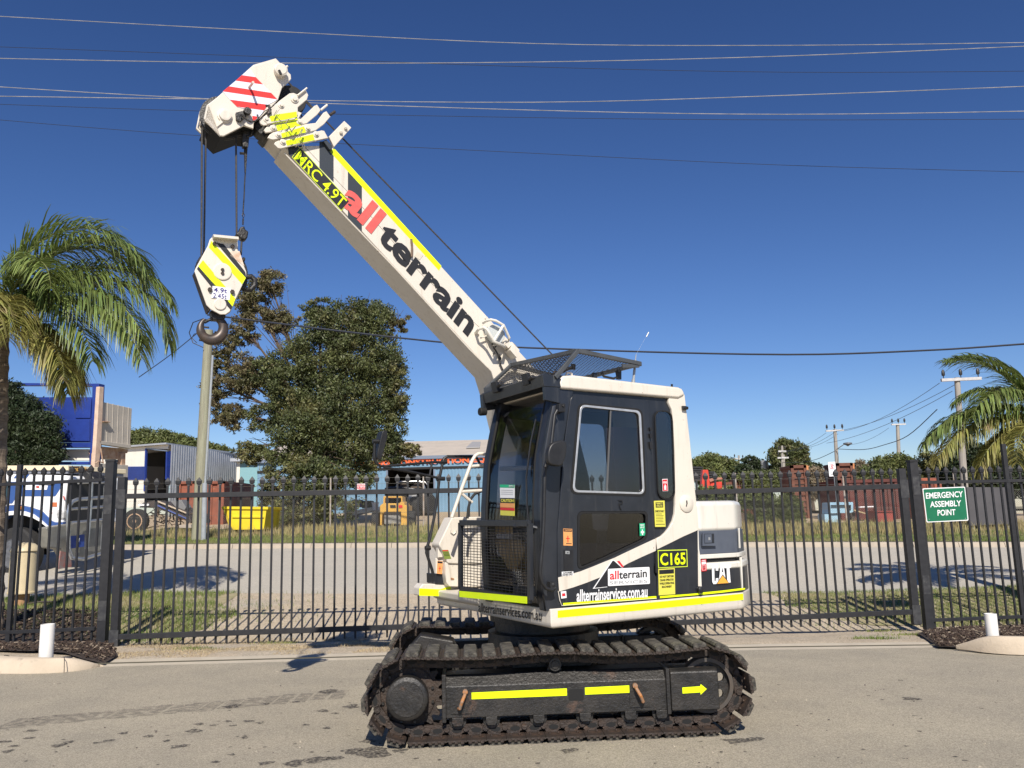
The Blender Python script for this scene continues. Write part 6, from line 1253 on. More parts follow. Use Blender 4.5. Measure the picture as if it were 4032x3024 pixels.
# ================================================================ BUILDINGS
def corr(mb, A, B, h0, h1, pitch, dep, nrm, mi=0):
    """corrugated wall from A to B (ground line), heights h0/h1 above A/B"""
    A, B = V(A), V(B); L = (B-A).length; n = int(L/pitch); vs = []; nrm = V(nrm)
    for i in range(n*2+1):
        t = i/(n*2); off = nrm*(dep if (i % 2) else 0); p = lerp(A, B, t)+off; vs += [p, p+ZV*lerp(h0, h1, t)]
    mb.add(vs, [(2*i, 2*i+2, 2*i+3, 2*i+1) for i in range(n*2)], mi); return mb
ZINC = mat('zincalume', (.50,.52,.55), (.42,.44,.47), 2, .45, metal=.35); BLUEW = mat('blue_cladding', (.17,.30,.42), (.15,.27,.38), 1.5, .6); NAVY = mat('royal_blue_paint', (.018,.045,.26), (.015,.035,.20), 2, .45)
TRIM = mat('trim_grey_blue', (.16,.20,.27), None, rough=.5); ROOF = mat('beige_roof', (.48,.42,.35), (.42,.37,.31), 1.5, .7); DARKIN = mat('dark_interior', (.02,.02,.021), None, rough=.9)
# blue workshop
Yb = 46; bw = PY(Yb)
def T(x, y, Y): return atY('t', x, y, Y)
l, r_ = T(1010, 2014, Yb).x, T(2080, 2014, Yb).x; zf = tz(0, Yb); ze = T(1700, 1800, Yb).z; zs0, zs1 = T(1700, 1806, Yb).z, T(1700, 1838, Yb).z
g = thing('workshop', 'long blue workshop with beige roof and orange lettering behind the gates', 'building', (T(1500, 2014, Yb).x, Yb, zf))
o0, o1 = atY('a3', 690, 430, Yb).x, atY('a3', 1352, 430, Yb).x
m_ = MB(); corr(m_, (l, Yb, zf-.3), (o0, Yb, zf-.3), zs1-zf+.3, zs1-zf+.3, .19, .03, (0, -1, 0)); corr(m_, (o1, Yb, zf-.3), (r_, Yb, zf-.3), zs1-zf+.3, zs1-zf+.3, .19, .03, (0, -1, 0)); m_.build('wall', BLUEW, g)
MB().bb((l, Yb, zs1), (r_, Yb+.1, ze)).bb((l, Yb+.02, zf), (l+.1, Yb+9, ze)).bb((l, Yb+9, zf), (r_, Yb+9.1, ze)).build('fascia_wall', BLUEW, g)
ridge = T(1700, 1740, Yb+6).z
MB().prism([(l-.3, Yb-.1, ze), (l-.3, Yb+6, ridge), (l-.3, Yb+6, ridge+.06), (l-.3, Yb-.1, ze+.06)], (r_-l+.6, 0, 0)).prism([(l-.3, Yb+12, ze), (l-.3, Yb+6, ridge), (l-.3, Yb+6, ridge+.06), (l-.3, Yb+12, ze+.06)], (r_-l+.6, 0, 0)).build('roof', ROOF, g)
MB().bb((l-.3, Yb-.16, ze-.10), (r_+.3, Yb-.06, ze+.08)).bb((o0-.1, Yb-.04, zf), (o0, Yb+.1, zs1)).bb((o1, Yb-.04, zf), (o1+.1, Yb+.1, zs1)).build('gutter', TRIM, g)
MB().bb((l, Yb-.06, zs1-.12), (r_, Yb-.01, zs1)).bb((l, Yb-.05, zs0+.02), (r_, Yb-.01, zs0+.12)).build('trim', DARKIN, g)
MB().bb((o0-.5, Yb+5, zf), (o1+.5, Yb+5.1, ze-.1)).bb((o0-.4, Yb+.2, zf), (o0-.3, Yb+5, ze-.1)).bb((o1+.3, Yb+.2, zf), (o1+.4, Yb+5, ze-.1)).build('interior_wall', DARKIN, g)
MB().prism([T(1835, 1765, Yb+2.2), T(1890, 1763, Yb+2.2), T(1893, 1742, Yb+4.8), T(1860, 1742, Yb+4.8)], ZV*.05).build('skylight', mat('skylight_grey', (.33,.32,.31)), g)
ORG = mat('orange_lettering', (.80,.13,.03), None, rough=.5)
bs = PY(Yb-.08)
ptext('MINING CONSTRUCTION EQ', 'lettering', bs, 'a3', (222,446), (2105,378), (218,356), ORG, g, .045, off=.02, spacing=1.02)
# restricted sign on the chain fence
Ys = 28.2; s0 = Pl((0, Ys, 0), (1, 0, 0), (0, -1, 0))
s_ = MB().prism(s0.pts('a3', [(222,680),(386,678),(388,775),(224,778)]), (0, .01, 0)).build('warning_sign', INKW); tag(s_, 'small white and red warning sign on the chain link fence', 'sign')
for q, m in (([(228,706),(384,704),(385,750),(229,752)], REDINK),): joinband(s_, s0.pts('a3', q, .004), (0, -1, 0), m)
for s, LL, LR, UL, m in (('STRICTLY', (250,698), (376,697), (250,684), REDINK), ('NO VISITORS', (240,740), (376,739), (240,714), INKW), ('WORKSHOP', (262,768), (370,767), (262,756), REDINK)): merge(s_, ptext(s, 'tmp', s0, 'a3', LL, LR, UL, m, None, .03, off=.006))
# silver shed with blue and white front
Yc = 45; zc_ = tz(-17, 45)
c0 = T(663, 2030, Yc); cR = T(941, 2030, 53); cL = T(440, 2030, 47)
g = thing('silver_shed', 'corrugated silver shed with a blue and white front and a dark open doorway', 'building', (c0.x, Yc, zc_))
hc = atY('a2', 678, 185, Yc).z; hR = atY('a2', 1700, 340, 53).z; hL = atY('a2', 60, 238, 47).z
m_ = MB(); corr(m_, (c0.x, Yc, zc_-.3), (cR.x, 53, zc_-.3), hc-zc_+.3, hR-zc_+.3, .24, .05, (.6, -.8, 0)); m_.build('side_wall', ZINC, g)
fpl = Pl((c0.x, Yc, 0), V((c0.x-cL.x, Yc-47, 0)), V((Yc-47, -(c0.x-cL.x), 0)))
def fs(L, name, m, th=.05, off=0): return MB().prism(fpl.pts('a2', L, off), -fpl.n*th).build(name, m, g)
fs([(-400,270),(60,238),(335,218),(675,182),(668,250),(345,245),(318,1100),(-400,1100)], 'front_wall', WHITEC)
for i in range(14): y = 508+i*14; fs([(-300,y),(325,y-4),(324,y+6),(-300,y+10)], 'blue_slat', NAVY, .04, .04)
fs([(335,243),(352,243),(330,860),(312,860)], 'door_jamb', NAVY, .1, .05); fs([(640,275),(658,278),(648,690),(628,690)], 'door_jamb', NAVY, .3, .03); fs([(345,238),(660,272),(658,285),(345,252)], 'door_head', TRIM, .1, .05)
fs([(335,240),(665,262),(655,1100),(320,1100)], 'dark_doorway', DARKIN, .05, -3.0)
MB().prism([fpl.hit('a2', 345, 500, -2), fpl.hit('a2', 610, 510, -2), fpl.hit('a2', 600, 830, -2), fpl.hit('a2', 345, 830, -2)], -fpl.n*.05).build('inner_panel', mat('dim_panel', (.10,.095,.085)), g)
MB().prism([(c0.x-.2, Yc-.2, hc), (cR.x+.1, 52.9, hR), (cR.x-8, 56, hR-.1), (cL.x-.5, 47, hL)], ZV*.09).build('roof', ZINC, g)
# extra low building bit right of shed
g = thing('site_office', 'small pale teal building mostly hidden by the big tree', 'building', T(945, 2030, 50)); p = T(935, 1800, 50)
MB().bb((p.x, 50, zc_), (T(1060, 1800, 50).x, 53, T(940, 1818, 50).z)).build('wall', mat('teal_wall', (.20,.38,.42)), g); MB().bb((p.x-.3, 49.6, T(940, 1818, 50).z), (T(1060, 1800, 50).x, 53.4, T(940, 1806, 50).z)).build('roof', ZINC, g); MB().bb((p.x-.02, 49.95, zc_), (p.x+.18, 50.02, T(940, 1818, 50).z)).build('corner_trim', WHITEC, g)
# rusty shipping containers
CONT = mat('container_rust', (.28,.085,.045), (.20,.06,.035), 3, .7, c3=(.36,.16,.09), s3=5, t3=.6)
def container(label, c, L, Y, d=2.4, m=CONT, ribs=.28, horiz=False, group='rust coloured containers and crates', end=None):
    P = [atY(c, x, y, Y) for x, y in L]; x0, x1 = P[0].x, P[1].x; z1 = (P[0].z+P[1].z)/2; z0 = min(P[2].z, tz(x0, Y)) if len(L) > 2 else tz(x0, Y)
    g = thing('container', label, 'container', (x0, Y, z0), group); MB().bb((x0, Y+.06, z0), (x1, Y+d, z1-.03)).build('body', m, g)
    mb = MB(); fr = MB()
    if horiz:
        n = max(2, int((z1-z0)/ribs))
        for i in range(n+1): z = lerp(z0, z1-.08, i/n); mb.bb((x0, Y, z), (x1, Y+.06, z+.09))
    else:
        n = max(2, int((x1-x0)/ribs))
        for i in range(n): x = lerp(x0, x1, (i+.25)/n); mb.bb((x, Y, z0), (x+ribs*.5, Y+.06, z1-.1))
    mb.build('ribs', m, g); fr.bb((x0-.04, Y-.04, z1-.12), (x1+.04, Y+d, z1)).bb((x0-.04, Y-.04, z0), (x0+.08, Y+.1, z1)).bb((x1-.08, Y-.04, z0), (x1+.04, Y+.1, z1)); fr.build('frame', m, g)
    if end:
        P2_ = [atY(c, x, y, Y) for x, y in end]; MB().prism([P2_[0], P2_[1], P2_[2], P2_[3]], (0, .3, 0)).build('end_face', mat('orange_rust_face', (.62,.26,.10), (.5,.2,.08), 4, .7), g)
    return g
container('rusty red brown ribbed container right of the wooden pole', 'a2', [(1238,715),(1478,715),(1240,1220)], 36)
container('rusty brown ribbed container beside the yellow skip bin', 'a2', [(1515,738),(1680,735),(1515,900)], 38)
container('orange brown container low in front of the silver wall', 'a2', [(838,722),(1050,722),(838,1120)], 41, horiz=True, ribs=.5)
container('rusty slatted crate stack left of the no standing sign, nearest the tall tree', 'a4', [(1606,492),(1805,482),(1606,1030)], 36, 1.5, mat('crate_rust', (.17,.065,.038), (.12,.045,.028), 4, .75), .24, True, end=[(1808,478),(1856,495),(1850,640),(1835,800)])
container('rusty slatted crate stack just right of the no standing sign', 'a5', [(352,642),(562,636),(352,1200)], 36, 1.5, MC['crate_rust'], .24, True, end=[(565,632),(606,650),(606,740),(575,760)])
container('long dark red rusty container behind the right gate post', 'a5', [(380,880),(1265,872),(380,1230)], 33.5, 2.4, mat('dark_red_rust', (.12,.032,.024), (.085,.025,.02), 3, .75), .3)
container('orange red topped container behind the green sign', 'a5', [(1500,862),(1840,850),(1500,1400)], 34.5, 2.4, mat('orange_red_container', (.36,.10,.05), (.12,.035,.025), 2, .7), .3)
container('low brown rusty box between the far power poles', 'a4', [(800,690),(1005,685),(800,840)], 40, 1.2, MC['crate_rust'], .3)
# dark sheet panel, yellow skip etc
def prismthing(name, label, cat, parts, loc, group=None):
    g = thing(name, label, cat, loc, group)
    for nm, mb, m, bev in parts: mb.build(nm, m, g, bevel=bev)
    return g
Yd = 25.5
def SL(c, L, Y, d, mb=None): mb = mb or MB(); return mb.prism([atY(c, x, y, Y) for x, y in L], (0, d, 0))
prismthing('site_board', 'large dark grey sheet panel standing behind the right fence', 'panel', [('board', SL('R6', [(985,328),(1330,330),(1336,612),(1020,625)], Yd, .06), mat('dark_grey_sheet', (.085,.08,.085), (.07,.066,.07), 2, .6), .004), ('post', SL('R6', [(1030,600),(1045,600),(1048,700),(1035,700)], Yd+.07, .06).prism([atY('R6', x, y, Yd+.07) for x, y in [(1300,600),(1315,600),(1318,700),(1303,700)]], (0, .06, 0)), GRYM, 0)], atY('R6', 1160, 640, Yd))  # board mottled in two close dark greys
YEL = mat('skip_yellow', (.78,.60,.02), (.70,.52,.02), 3, .5, c3=(.5,.36,.05), s3=5, t3=.64); Yk = 27.6
prismthing('skip_bin', 'yellow metal skip bin with sloping end at the foot of the big tree', 'skip bin', [('tub', SL('a2', [(1460,1125),(2100,1128),(2060,1420),(1610,1425)], Yk, 1.7), YEL, .01), ('rim', SL('a2', [(1445,1085),(2120,1090),(2120,1130),(1450,1125)], Yk-.05, 1.8), YEL, .01), ('rib', SL('a2', [(1468,1130),(1500,1130),(1568,1360),(1555,1375)], Yk-.06, .08), mat('skip_rib', (.5,.38,.04)), .004), ('side_band', SL('a2', [(1600,1225),(2060,1228),(2060,1250),(1600,1248)], Yk-.04, .05), YEL, .004)], atY('a2', 1800, 1430, Yk))
# sign S
Yn = 24.2; sp_ = PY(Yn); p = sp_.hit('a5', 400, 1620); t_ = sp_.hit('a5', 300, 640)
g = thing('parking_sign', 'white no standing sign with a red ringed S on a grey pole', 'sign', (p.x, Yn, tz(p.x, Yn))); MB().tube([(p.x, Yn, tz(p.x, Yn)), (t_.x, Yn, t_.z)], .03, 10).build('pole', mat('galvanised', (.33,.36,.38)), g)
MB().prism(sp_.pts('a5', [(220,625),(326,618),(345,828),(243,834)], .035), (0, .01, 0)).build('sign_board', INKW, g)
rc = sp_.hit('a5', 280, 690, .045); MB().tube([rc+V((math.cos(a)*.066, 0, math.sin(a)*.066)) for a in np.linspace(0, 2*math.pi, 25)[:-1]], .004, 5, closed=True).build('ring', REDINK, g); ptext('S', 'lettering', sp_, 'a5', (266,712), (296,712), (266,670), REDINK, g, .0, off=.045)
MB().prism(sp_.pts('a5', [(265,798),(310,796),(310,800),(265,802)], .046), (0, .003, 0)).build('small_print', INK, g)
# right yard machines
Yr = 33
def tyre(mb, c, ax, r, w_, mi=0): mb.lathe(V(c)-V(ax)*w_/2, ax, [(0, r*.62), (.0, r*.93), (w_*.12, r), (w_*.88, r), (w_, r*.93), (w_, r*.62)], 28, mi)
prismthing('blue_machine', 'pale blue machine cabinet behind the creeper and fence', 'machine', [('cabinet', SL('a5', [(250,1210),(588,1205),(592,1360),(250,1372)], 30.5, .8), mat('pale_blue_paint', (.30,.48,.60), (.26,.42,.53), 3, .5), .01), ('handle', SL('a5', [(275,1248),(555,1245),(555,1330),(545,1330),(545,1258),(275,1260)], 30.4, .1), INK, 0), ('base', SL('a5', [(170,1380),(400,1380),(390,1500),(180,1500)], 30.6, .7), MC['pale_blue_paint'], .01), ('nozzle', SL('a5', [(540,1370),(600,1330),(625,1360),(620,1450),(575,1470)], 30.5, .3), RUST, .01), ('bar', SL('a5', [(598,1312),(765,1362),(765,1375),(598,1325)], 30.3, .1), mat('bar_ochre', (.45,.36,.2)), 0)], atY('a5', 420, 1500, 30.5))
prismthing('red_bin', 'small dark red steel bin behind the right gate leaf', 'bin', [('tub', SL('a5', [(935,1345),(1162,1345),(1170,1500),(945,1510)], 30.8, .9), mat('bin_red', (.30,.05,.035), (.22,.04,.03), 3, .6), .01), ('rim', SL('a5', [(928,1332),(1168,1332),(1168,1348),(930,1348)], 30.75, 1), MC['bin_red'], .005)], atY('a5', 1050, 1510, 30.8))
prismthing('white_trough', 'narrow white metal trough lying in front of the dark red container', 'trough', [('trough', SL('a5', [(680,1270),(885,1262),(885,1278),(680,1285)], 32.5, .4), INKW, .003), ('leg', SL('a5', [(790,1280),(800,1280),(805,1490),(795,1490)], 32.6, .05), GRYM, 0)], atY('a5', 780, 1490, 32.5))
RM = mat('machine_red', (.62,.05,.025), (.5,.04,.02), 3, .45)
prismthing('red_machine', 'bright red machine with an upright pointed arm just right of the crane cab', 'machine', [('arm', SL('a4', [(322,552),(398,552),(412,640),(432,845),(375,845),(365,620),(350,620),(348,845),(300,845)], 34, .35), RM, .01), ('tank', SL('a4', [(430,725),(600,722),(606,842),(435,845)], 34.2, .9), RM, .02), ('frame', SL('a4', [(412,690),(500,665),(610,662),(610,690),(520,700),(430,730)], 34.1, .6), mat('worn_red', (.33,.10,.07), (.4,.18,.12), 6, .6), .01)], atY('a4', 430, 1000, 34))
m_ = MB()
for i in range(6): SL('a4', [(60,500+i*34),(330+(i > 1)*170,508+i*34),(328+(i > 1)*170,530+i*34),(60,528+i*34)], 37, 1.2, m_)
prismthing('pallet_stack', 'stack of black plastic pallets behind the red machine', 'pallets', [('pallet_stack', m_, BLK, .005)], atY('a4', 300, 1000, 37))
prismthing('yellow_barrier', 'fluoro yellow plastic item on the ground behind the engine housing', 'barrier', [('barrier', SL('a4', [(297,940),(410,945),(420,1010),(400,1020),(300,1020)], 29, .3), NEON, .01)], atY('a4', 350, 1020, 29))
prismthing('brown_shelter', 'small brown roofed shelter behind the black fence right of the red machine', 'shelter', [('roof', SL('a4', [(650,735),(740,728),(745,760),(660,770)], 39, .8), MC['crate_rust'], 0), ('wall', SL('a4', [(660,770),(740,765),(720,830),(665,830)], 39.1, .6), mat('cream_boards', (.5,.42,.28)), 0)], atY('a4', 700, 900, 39))
# ================================================================ VEHICLES BEHIND
Ys = 31
YP = mat('loader_yellow', (.62,.36,.06), (.55,.31,.06), 3, .5, c3=(.3,.2,.1), s3=6, t3=.62)
g = prismthing('skid_steer', 'yellow skid steer loader parked in front of the blue workshop, seen from behind', 'loader', [('body', SL('a3', [(575,1000),(620,965),(870,965),(870,1090),(640,1090),(610,1130),(600,1285),(575,1285)], Ys, 1.5), YP, .02), ('engine_door', SL('a3', [(850,965),(890,930),(930,960),(935,990),(972,992),(968,1285),(880,1285),(880,1090),(850,1085)], Ys-.05, 1.5), YP, .02), ('radiator', SL('a3', [(630,1095),(875,1095),(875,1255),(640,1265)], Ys+.15, .1), mat('radiator_grey', (.16,.16,.15), (.28,.28,.26), 20, .7), .01),
  ('cab_frame', SL('a3', [(625,862),(900,862),(905,965),(885,965),(880,885),(650,885),(645,965),(622,965)], Ys+.3, .9), YP, .01), ('tail_light', SL('a3', [(848,992),(900,990),(902,1028),(850,1030)], Ys-.08, .05), REDINK, 0), ('vent', SL('a3', [(720,990),(800,990),(805,1028),(725,1028)], Ys-.03, .05), INK, 0)], atY('a3', 770, 1290, Ys))
for x in (520, 1040):
    m_ = MB(); c = atY('a3', x, 1215, Ys+.3); tyre(m_, c, (1, 0, 0), .36, .26); m_.build('wheel', RUB, g, smooth=True)
Yu = 41
g = prismthing('four_wheel_drive', 'dark four wheel drive with chrome roll bar, parked in the open workshop doorway', 'four wheel drive', [('body', SL('a3', [(640,740),(720,725),(920,725),(1200,760),(1340,800),(1340,960),(1010,960),(1000,860),(640,860)], Yu, 3.2), mat('dark_body', (.03,.03,.032), None, rough=.3, coat=.5), .05), ('tailgate', SL('a3', [(985,845),(1120,840),(1125,925),(1000,930)], Yu-.04, .05), mat('tailgate_silver', (.4,.4,.4)), .005), ('licence_strip', SL('a3', [(1015,892),(1110,888),(1110,915),(1015,918)], Yu-.08, .03), mat('plate_brown', (.15,.09,.07)), 0),
   ('seat_top', SL('a3', [(860,690),(930,670),(990,700),(990,745),(860,745)], Yu+.3, .3).prism([atY('a3', x, y, Yu+.3) for x, y in [(1020,720),(1080,680),(1140,675),(1190,700),(1205,745),(1020,745)]], (0, .3, 0)), mat('seat_brown', (.11,.085,.065), rough=.9), .02)], atY('a3', 1100, 1110, Yu))
MB().tube([atY('a3', x, y, Yu+.1) for x, y in [(815,750),(825,690),(865,655),(1000,650),(1145,645),(1190,665),(1215,710),(1225,750)]], .045, 8).tube([atY('a3', x, y, Yu+.8) for x, y in [(1190,650),(1225,655),(1265,700),(1275,750)]], .04, 8).build('roll_bar', STEEL, g, smooth=True)
for x, y, r in ((1110,1020,.52),(1270,985,.50),(1020,1050,.38)):
    m_ = MB(); c = atY('a3', x, y, Yu-.1); tyre(m_, c, (.9, -.35, 0), r, .45); m_.build('wheel', RUB, g, smooth=True)
Yt = 36
g = prismthing('flat_trailer', 'low white trailer in front of the workshop wall, left of the yellow loader', 'trailer', [('tray', SL('a3', [(150,1085),(340,1040),(530,1010),(535,1060),(260,1120),(150,1150)], Yt, 1.4), WHITEC, .01), ('mudguard', SL('a3', [(75,1060),(130,975),(175,970),(180,1080),(110,1110),(80,1110)], Yt, .6), WHITEC, .02), ('bumper', SL('a3', [(100,1090),(160,1085),(165,1165),(110,1150)], Yt-.1, .2), mat('rear_red', (.35,.1,.07)), 0)], atY('a3', 300, 1160, Yt))
m_ = MB(); tyre(m_, atY('a3', 190, 1130, Yt+.1), (0, 1, 0), .22, .18); m_.build('wheel', RUB, g)
prismthing('cool_box', 'navy and white striped cool box on the white trailer', 'cool box', [('box', SL('a3', [(165,915),(300,912),(302,1020),(170,1022)], Yt+.2, .5), mat('box_navy', (.03,.03,.18)), .02), ('white_band', SL('a3', [(205,914),(262,912),(262,1020),(208,1022)], Yt+.18, .54), INKW, .01)], atY('a3', 235, 1022, Yt+.2))
prismthing('storage_tub', 'dark olive storage tub on the white trailer', 'tub', [('tub', SL('a3', [(303,940),(448,935),(452,1030),(310,1035)], Yt+.2, .6), mat('olive_dark', (.05,.055,.04)), .02), ('lid', SL('a3', [(298,930),(452,926),(452,945),(300,950)], Yt+.15, .7), mat('olive_lid', (.07,.075,.055)), .01)], atY('a3', 375, 1035, Yt+.2))
prismthing('white_tub', 'white plastic tub at the right end of the white trailer', 'tub', [('tub', SL('a3', [(455,958),(525,952),(522,1068),(470,1072)], Yt-.1, .6), INKW, .03), ('rim', SL('a3', [(450,952),(530,946),(530,960),(452,966)], Yt-.13, .66), INKW, .005)], atY('a3', 490, 1072, Yt-.1))
# rusty wheeled ramp trailer behind chain link, left
Yo = 31.5
g = prismthing('ramp_trailer', 'old dark tilted ramp trailer with rusty wheel behind the chain link fence', 'trailer', [('deck', SL('a2', [(300,1030),(480,1000),(960,1190),(1010,1290),(1000,1330),(700,1180),(420,1090),(250,1100)], Yo, 2.0), mat('trailer_dark', (.045,.035,.035), (.08,.06,.05), 5, .7), .01), ('blue_edge', SL('a2', [(520,1060),(940,1255),(940,1270),(515,1078)], Yo-.05, .05), mat('edge_blue', (.08,.12,.35)), 0), ('rail', SL('a2', [(520,1000),(930,1170),(935,1190),(520,1022)], Yo-.1, .08), mat('rail_cream', (.55,.45,.33)), .003), ('tail_board', SL('a2', [(230,1050),(390,1045),(390,1075),(235,1080)], Yo-.1, .05), INKW, 0), ('load', SL('a2', [(700,1010),(860,985),(930,1100),(900,1160),(780,1100)], Yo+.6, .6), mat('load_grey', (.2,.2,.2)), .02)], atY('a2', 400, 1400, Yo))
m_ = MB(); c = atY('a2', 205, 1300, Yo-.1); tyre(m_, c, (0, 1, 0), .46, .28); m_.build('wheel', RUB, g, smooth=True)
MB().lathe(c-V((0, .12, 0)), (0, -1, 0), [(-.05, .29), (.02, .29), (.03, .26), (-.06, .2), (-.05, .08), (.03, .07), (.03, 0)], 24).build('rim', mat('rim_peach', (.55,.36,.22), (.42,.27,.17), 8, .7), g, smooth=True)
m_ = MB()
for i in range(60):
    p = atY('a2', random.uniform(260, 1000), random.uniform(1180, 1370), Yo+random.uniform(.1, 1.2)); q = p+V((random.uniform(-.5, .5), random.uniform(-.2, .2), random.uniform(-.25, .25))); m_.tube([p, lerp(p, q, .5)+V((0, 0, random.uniform(0, .15))), q], random.uniform(.01, .03), 5)
tag(m_.build('scrap_pile', mat('scrap', (.06,.04,.03), (.13,.08,.05), 9, .8)), 'tangle of dark scrap metal under the tilted ramp trailer', 'scrap', kind='stuff')
prismthing('rubble_mound', 'flat pale concrete slab lying near the wooden power pole', 'slab', [('slab', SL('a2', [(820,1355),(1000,1345),(1010,1400),(830,1400)], 27.5, 1.0), mat('slab_grey', (.42,.37,.3), (.35,.3,.25), 4, .9), .02)], atY('a2', 900, 1400, 27.5))
# cream bollard / vent
Yv = 14.7; c = atY('a7', 290, 1285, Yv); zg = tz(c.x, Yv); s_ = .30136/FP*math.hypot(c.x, Yv); k = lambda y: atY('a7', 290, y, Yv).z
g = thing('vent_bollard', 'cream cylindrical vent bollard with domed cap on the lawn', 'bollard', (c.x, Yv, zg)); CRM = mat('cream_enamel', (.62,.52,.33), (.56,.47,.30), 4, .5, c3=(.45,.34,.2), s3=4, t3=.66)
X0 = atY('a7', 300, 900, Yv).x
MB().lathe((X0, Yv, k(1120)), ZV, [(0, 142*s_), (.0, 142*s_)] + [(.02, 140*s_), (k(560)-k(1120), 138*s_)], 30).build('body', CRM, g, smooth=True)
h_ = k(450)-k(570); MB().lathe((X0, Yv, k(570)), ZV, [(0, 148*s_), (.01, 152*s_), (h_*.5, 140*s_), (h_*.85, 95*s_), (h_, 40*s_), (h_, 0)], 30).build('cap', CRM, g, smooth=True)
MB().lathe((X0, Yv, k(1118)), ZV, [(0, 138*s_), (.005, 150*s_), (.03, 150*s_), (.035, 138*s_)], 30).build('flange', CRM, g, smooth=True)
MB().lathe((X0, Yv, zg-.1), ZV, [(0, 75*s_), (k(1110)-zg+.1, 78*s_)], 20).build('stem', mat('rusty_ochre', (.42,.26,.12), (.35,.2,.1), 5, .8), g, smooth=True)
MB().tube([(X0+.1, Yv-.1, zg+.02), (X0+.35, Yv-.05, zg+.05), (X0+.7, Yv+.05, zg+.03)], .02, 6).build('fallen_strap', RUST, g)
# ================================================================ TRUCK
ty = math.radians(16); tx_ = V((math.cos(ty), -math.sin(ty), 0)); tn = V((-math.sin(ty), -math.cos(ty), 0))
o_ = atY('t', 20, 2262, 19.5); tp = Pl(o_, tx_, tn); zt_ = tz(o_.x, o_.y)
trk = thing('truck', 'blue and white bonneted truck with large silver bull bar behind the left fence', 'truck', (o_.x, o_.y, zt_))
TW = mat('truck_white', (.85,.85,.85), None, rough=.25, coat=.6); TB = mat('truck_blue', (.03,.09,.30), (.03,.08,.27), 2, .25, coat=.6)
def tS(name, c, L, m, th, off=0, bev=0, par=None): return MB().prism(tp.pts(c, L, off), -tn*th).build(name, m, par or trk, bevel=bev)
hood = tS('bonnet', 'a1', [(-500,545),(40,530),(600,545),(1200,560),(1240,600),(1225,680),(1175,1000),(1150,1200),(1140,1420),(1010,1425),(940,1400),(830,1290),(760,1220),(560,1150),(360,1110),(180,1110),(0,1160),(-500,1200)], TW, 1.9, 0, .03)
tS('blue_panel', 'a1', [(60,680),(1165,660),(1110,770),(1040,880),(1000,940),(300,940),(220,1070),(60,1080),(60,900)], TB, .01, .008, par=hood)
tS('blue_panel', 'a1', [(310,535),(530,540),(480,610),(245,612)], TB, .01, .01, par=hood)
tS('white_panel', 'a1', [(440,728),(870,745),(848,822),(436,822)], TW, .01, .014, par=hood)
tS('name_badge', 'a1', [(705,705),(985,690),(985,735),(705,740)], mat('badge_dark', (.06,.06,.07)), .01, .02, par=hood)
ar1 = [(-400,1420),(-200,1260),(0,1165),(180,1110),(360,1112),(560,1150),(760,1225),(850,1310),(940,1400),(870,1495),(740,1380),(600,1270),(450,1225),(300,1205),(150,1225),(0,1285),(-150,1370),(-300,1480)]
fnd = tS('mudguard', 'a1', ar1, TB, .45, .03, .02)
tS('mudguard_lip', 'a1', [(-300,1480),(-150,1370),(0,1270),(150,1215),(300,1200),(450,1215),(600,1265),(740,1370),(870,1490),(845,1500),(720,1400),(590,1330),(450,1290),(300,1275),(150,1285),(0,1345),(-150,1430),(-280,1520)], INKW, .06, .06, par=fnd)
tS('lower_fender', 'a1', [(1010,1415),(1145,1420),(1130,1500),(880,1500),(940,1400)], TB, .4, .02)
tS('indicator', 'a1', [(265,1118),(360,1118),(370,1180),(268,1185)], mat('amber', (.85,.25,.02), None, rough=.3), .06, .09, .01)
tS('side_marker', 'a1', [(955,1050),(1030,1050),(1030,1130),(950,1130)], mat('orange_marker', (.55,.16,.06)), .02, .01)
tS('red_mark', 'a1', [(1140,935),(1165,940),(1180,1000),(1160,1010)], mat('emblem_red', (.5,.08,.06)), .006, .012); tS('red_mark', 'a1', [(890,1205),(915,1230),(950,1240),(930,1260),(900,1240)], MC['emblem_red'], .006, .012)
MB().prism(tp.pts('a1', [(655,755),(670,750),(710,755),(712,790),(680,795),(655,785)], .016), -tn*.004).build('fleet_number', MC['emblem_red'], hood)
for s_z in (0,): pass
wc = tp.hit('t', 42, 2180); m_ = MB(); R_w = .60
m_.lathe(wc+tn*-.05, -tn, [(0, .33), (.0, R_w*.93), (.04, R_w), (.30, R_w), (.34, R_w*.93), (.34, .33)], 40); wh = m_.build('wheel', RUB, trk, smooth=True)
MB().lathe(wc+tn*-.03, -tn, [(0, .34), (.0, .31), (.10, .27), (.16, .24), (.17, .10), (.06, .09), (.05, 0)], 32).build('rim', mat('dull_rim', (.25,.26,.28), (.16,.16,.17), 6, .4, metal=.6), wh, smooth=True)
tS('wheel_well', 'a1', [(-400,1420),(0,1280),(300,1220),(600,1290),(850,1490),(850,2000),(-400,2000)], BLKM, .05, -.5)
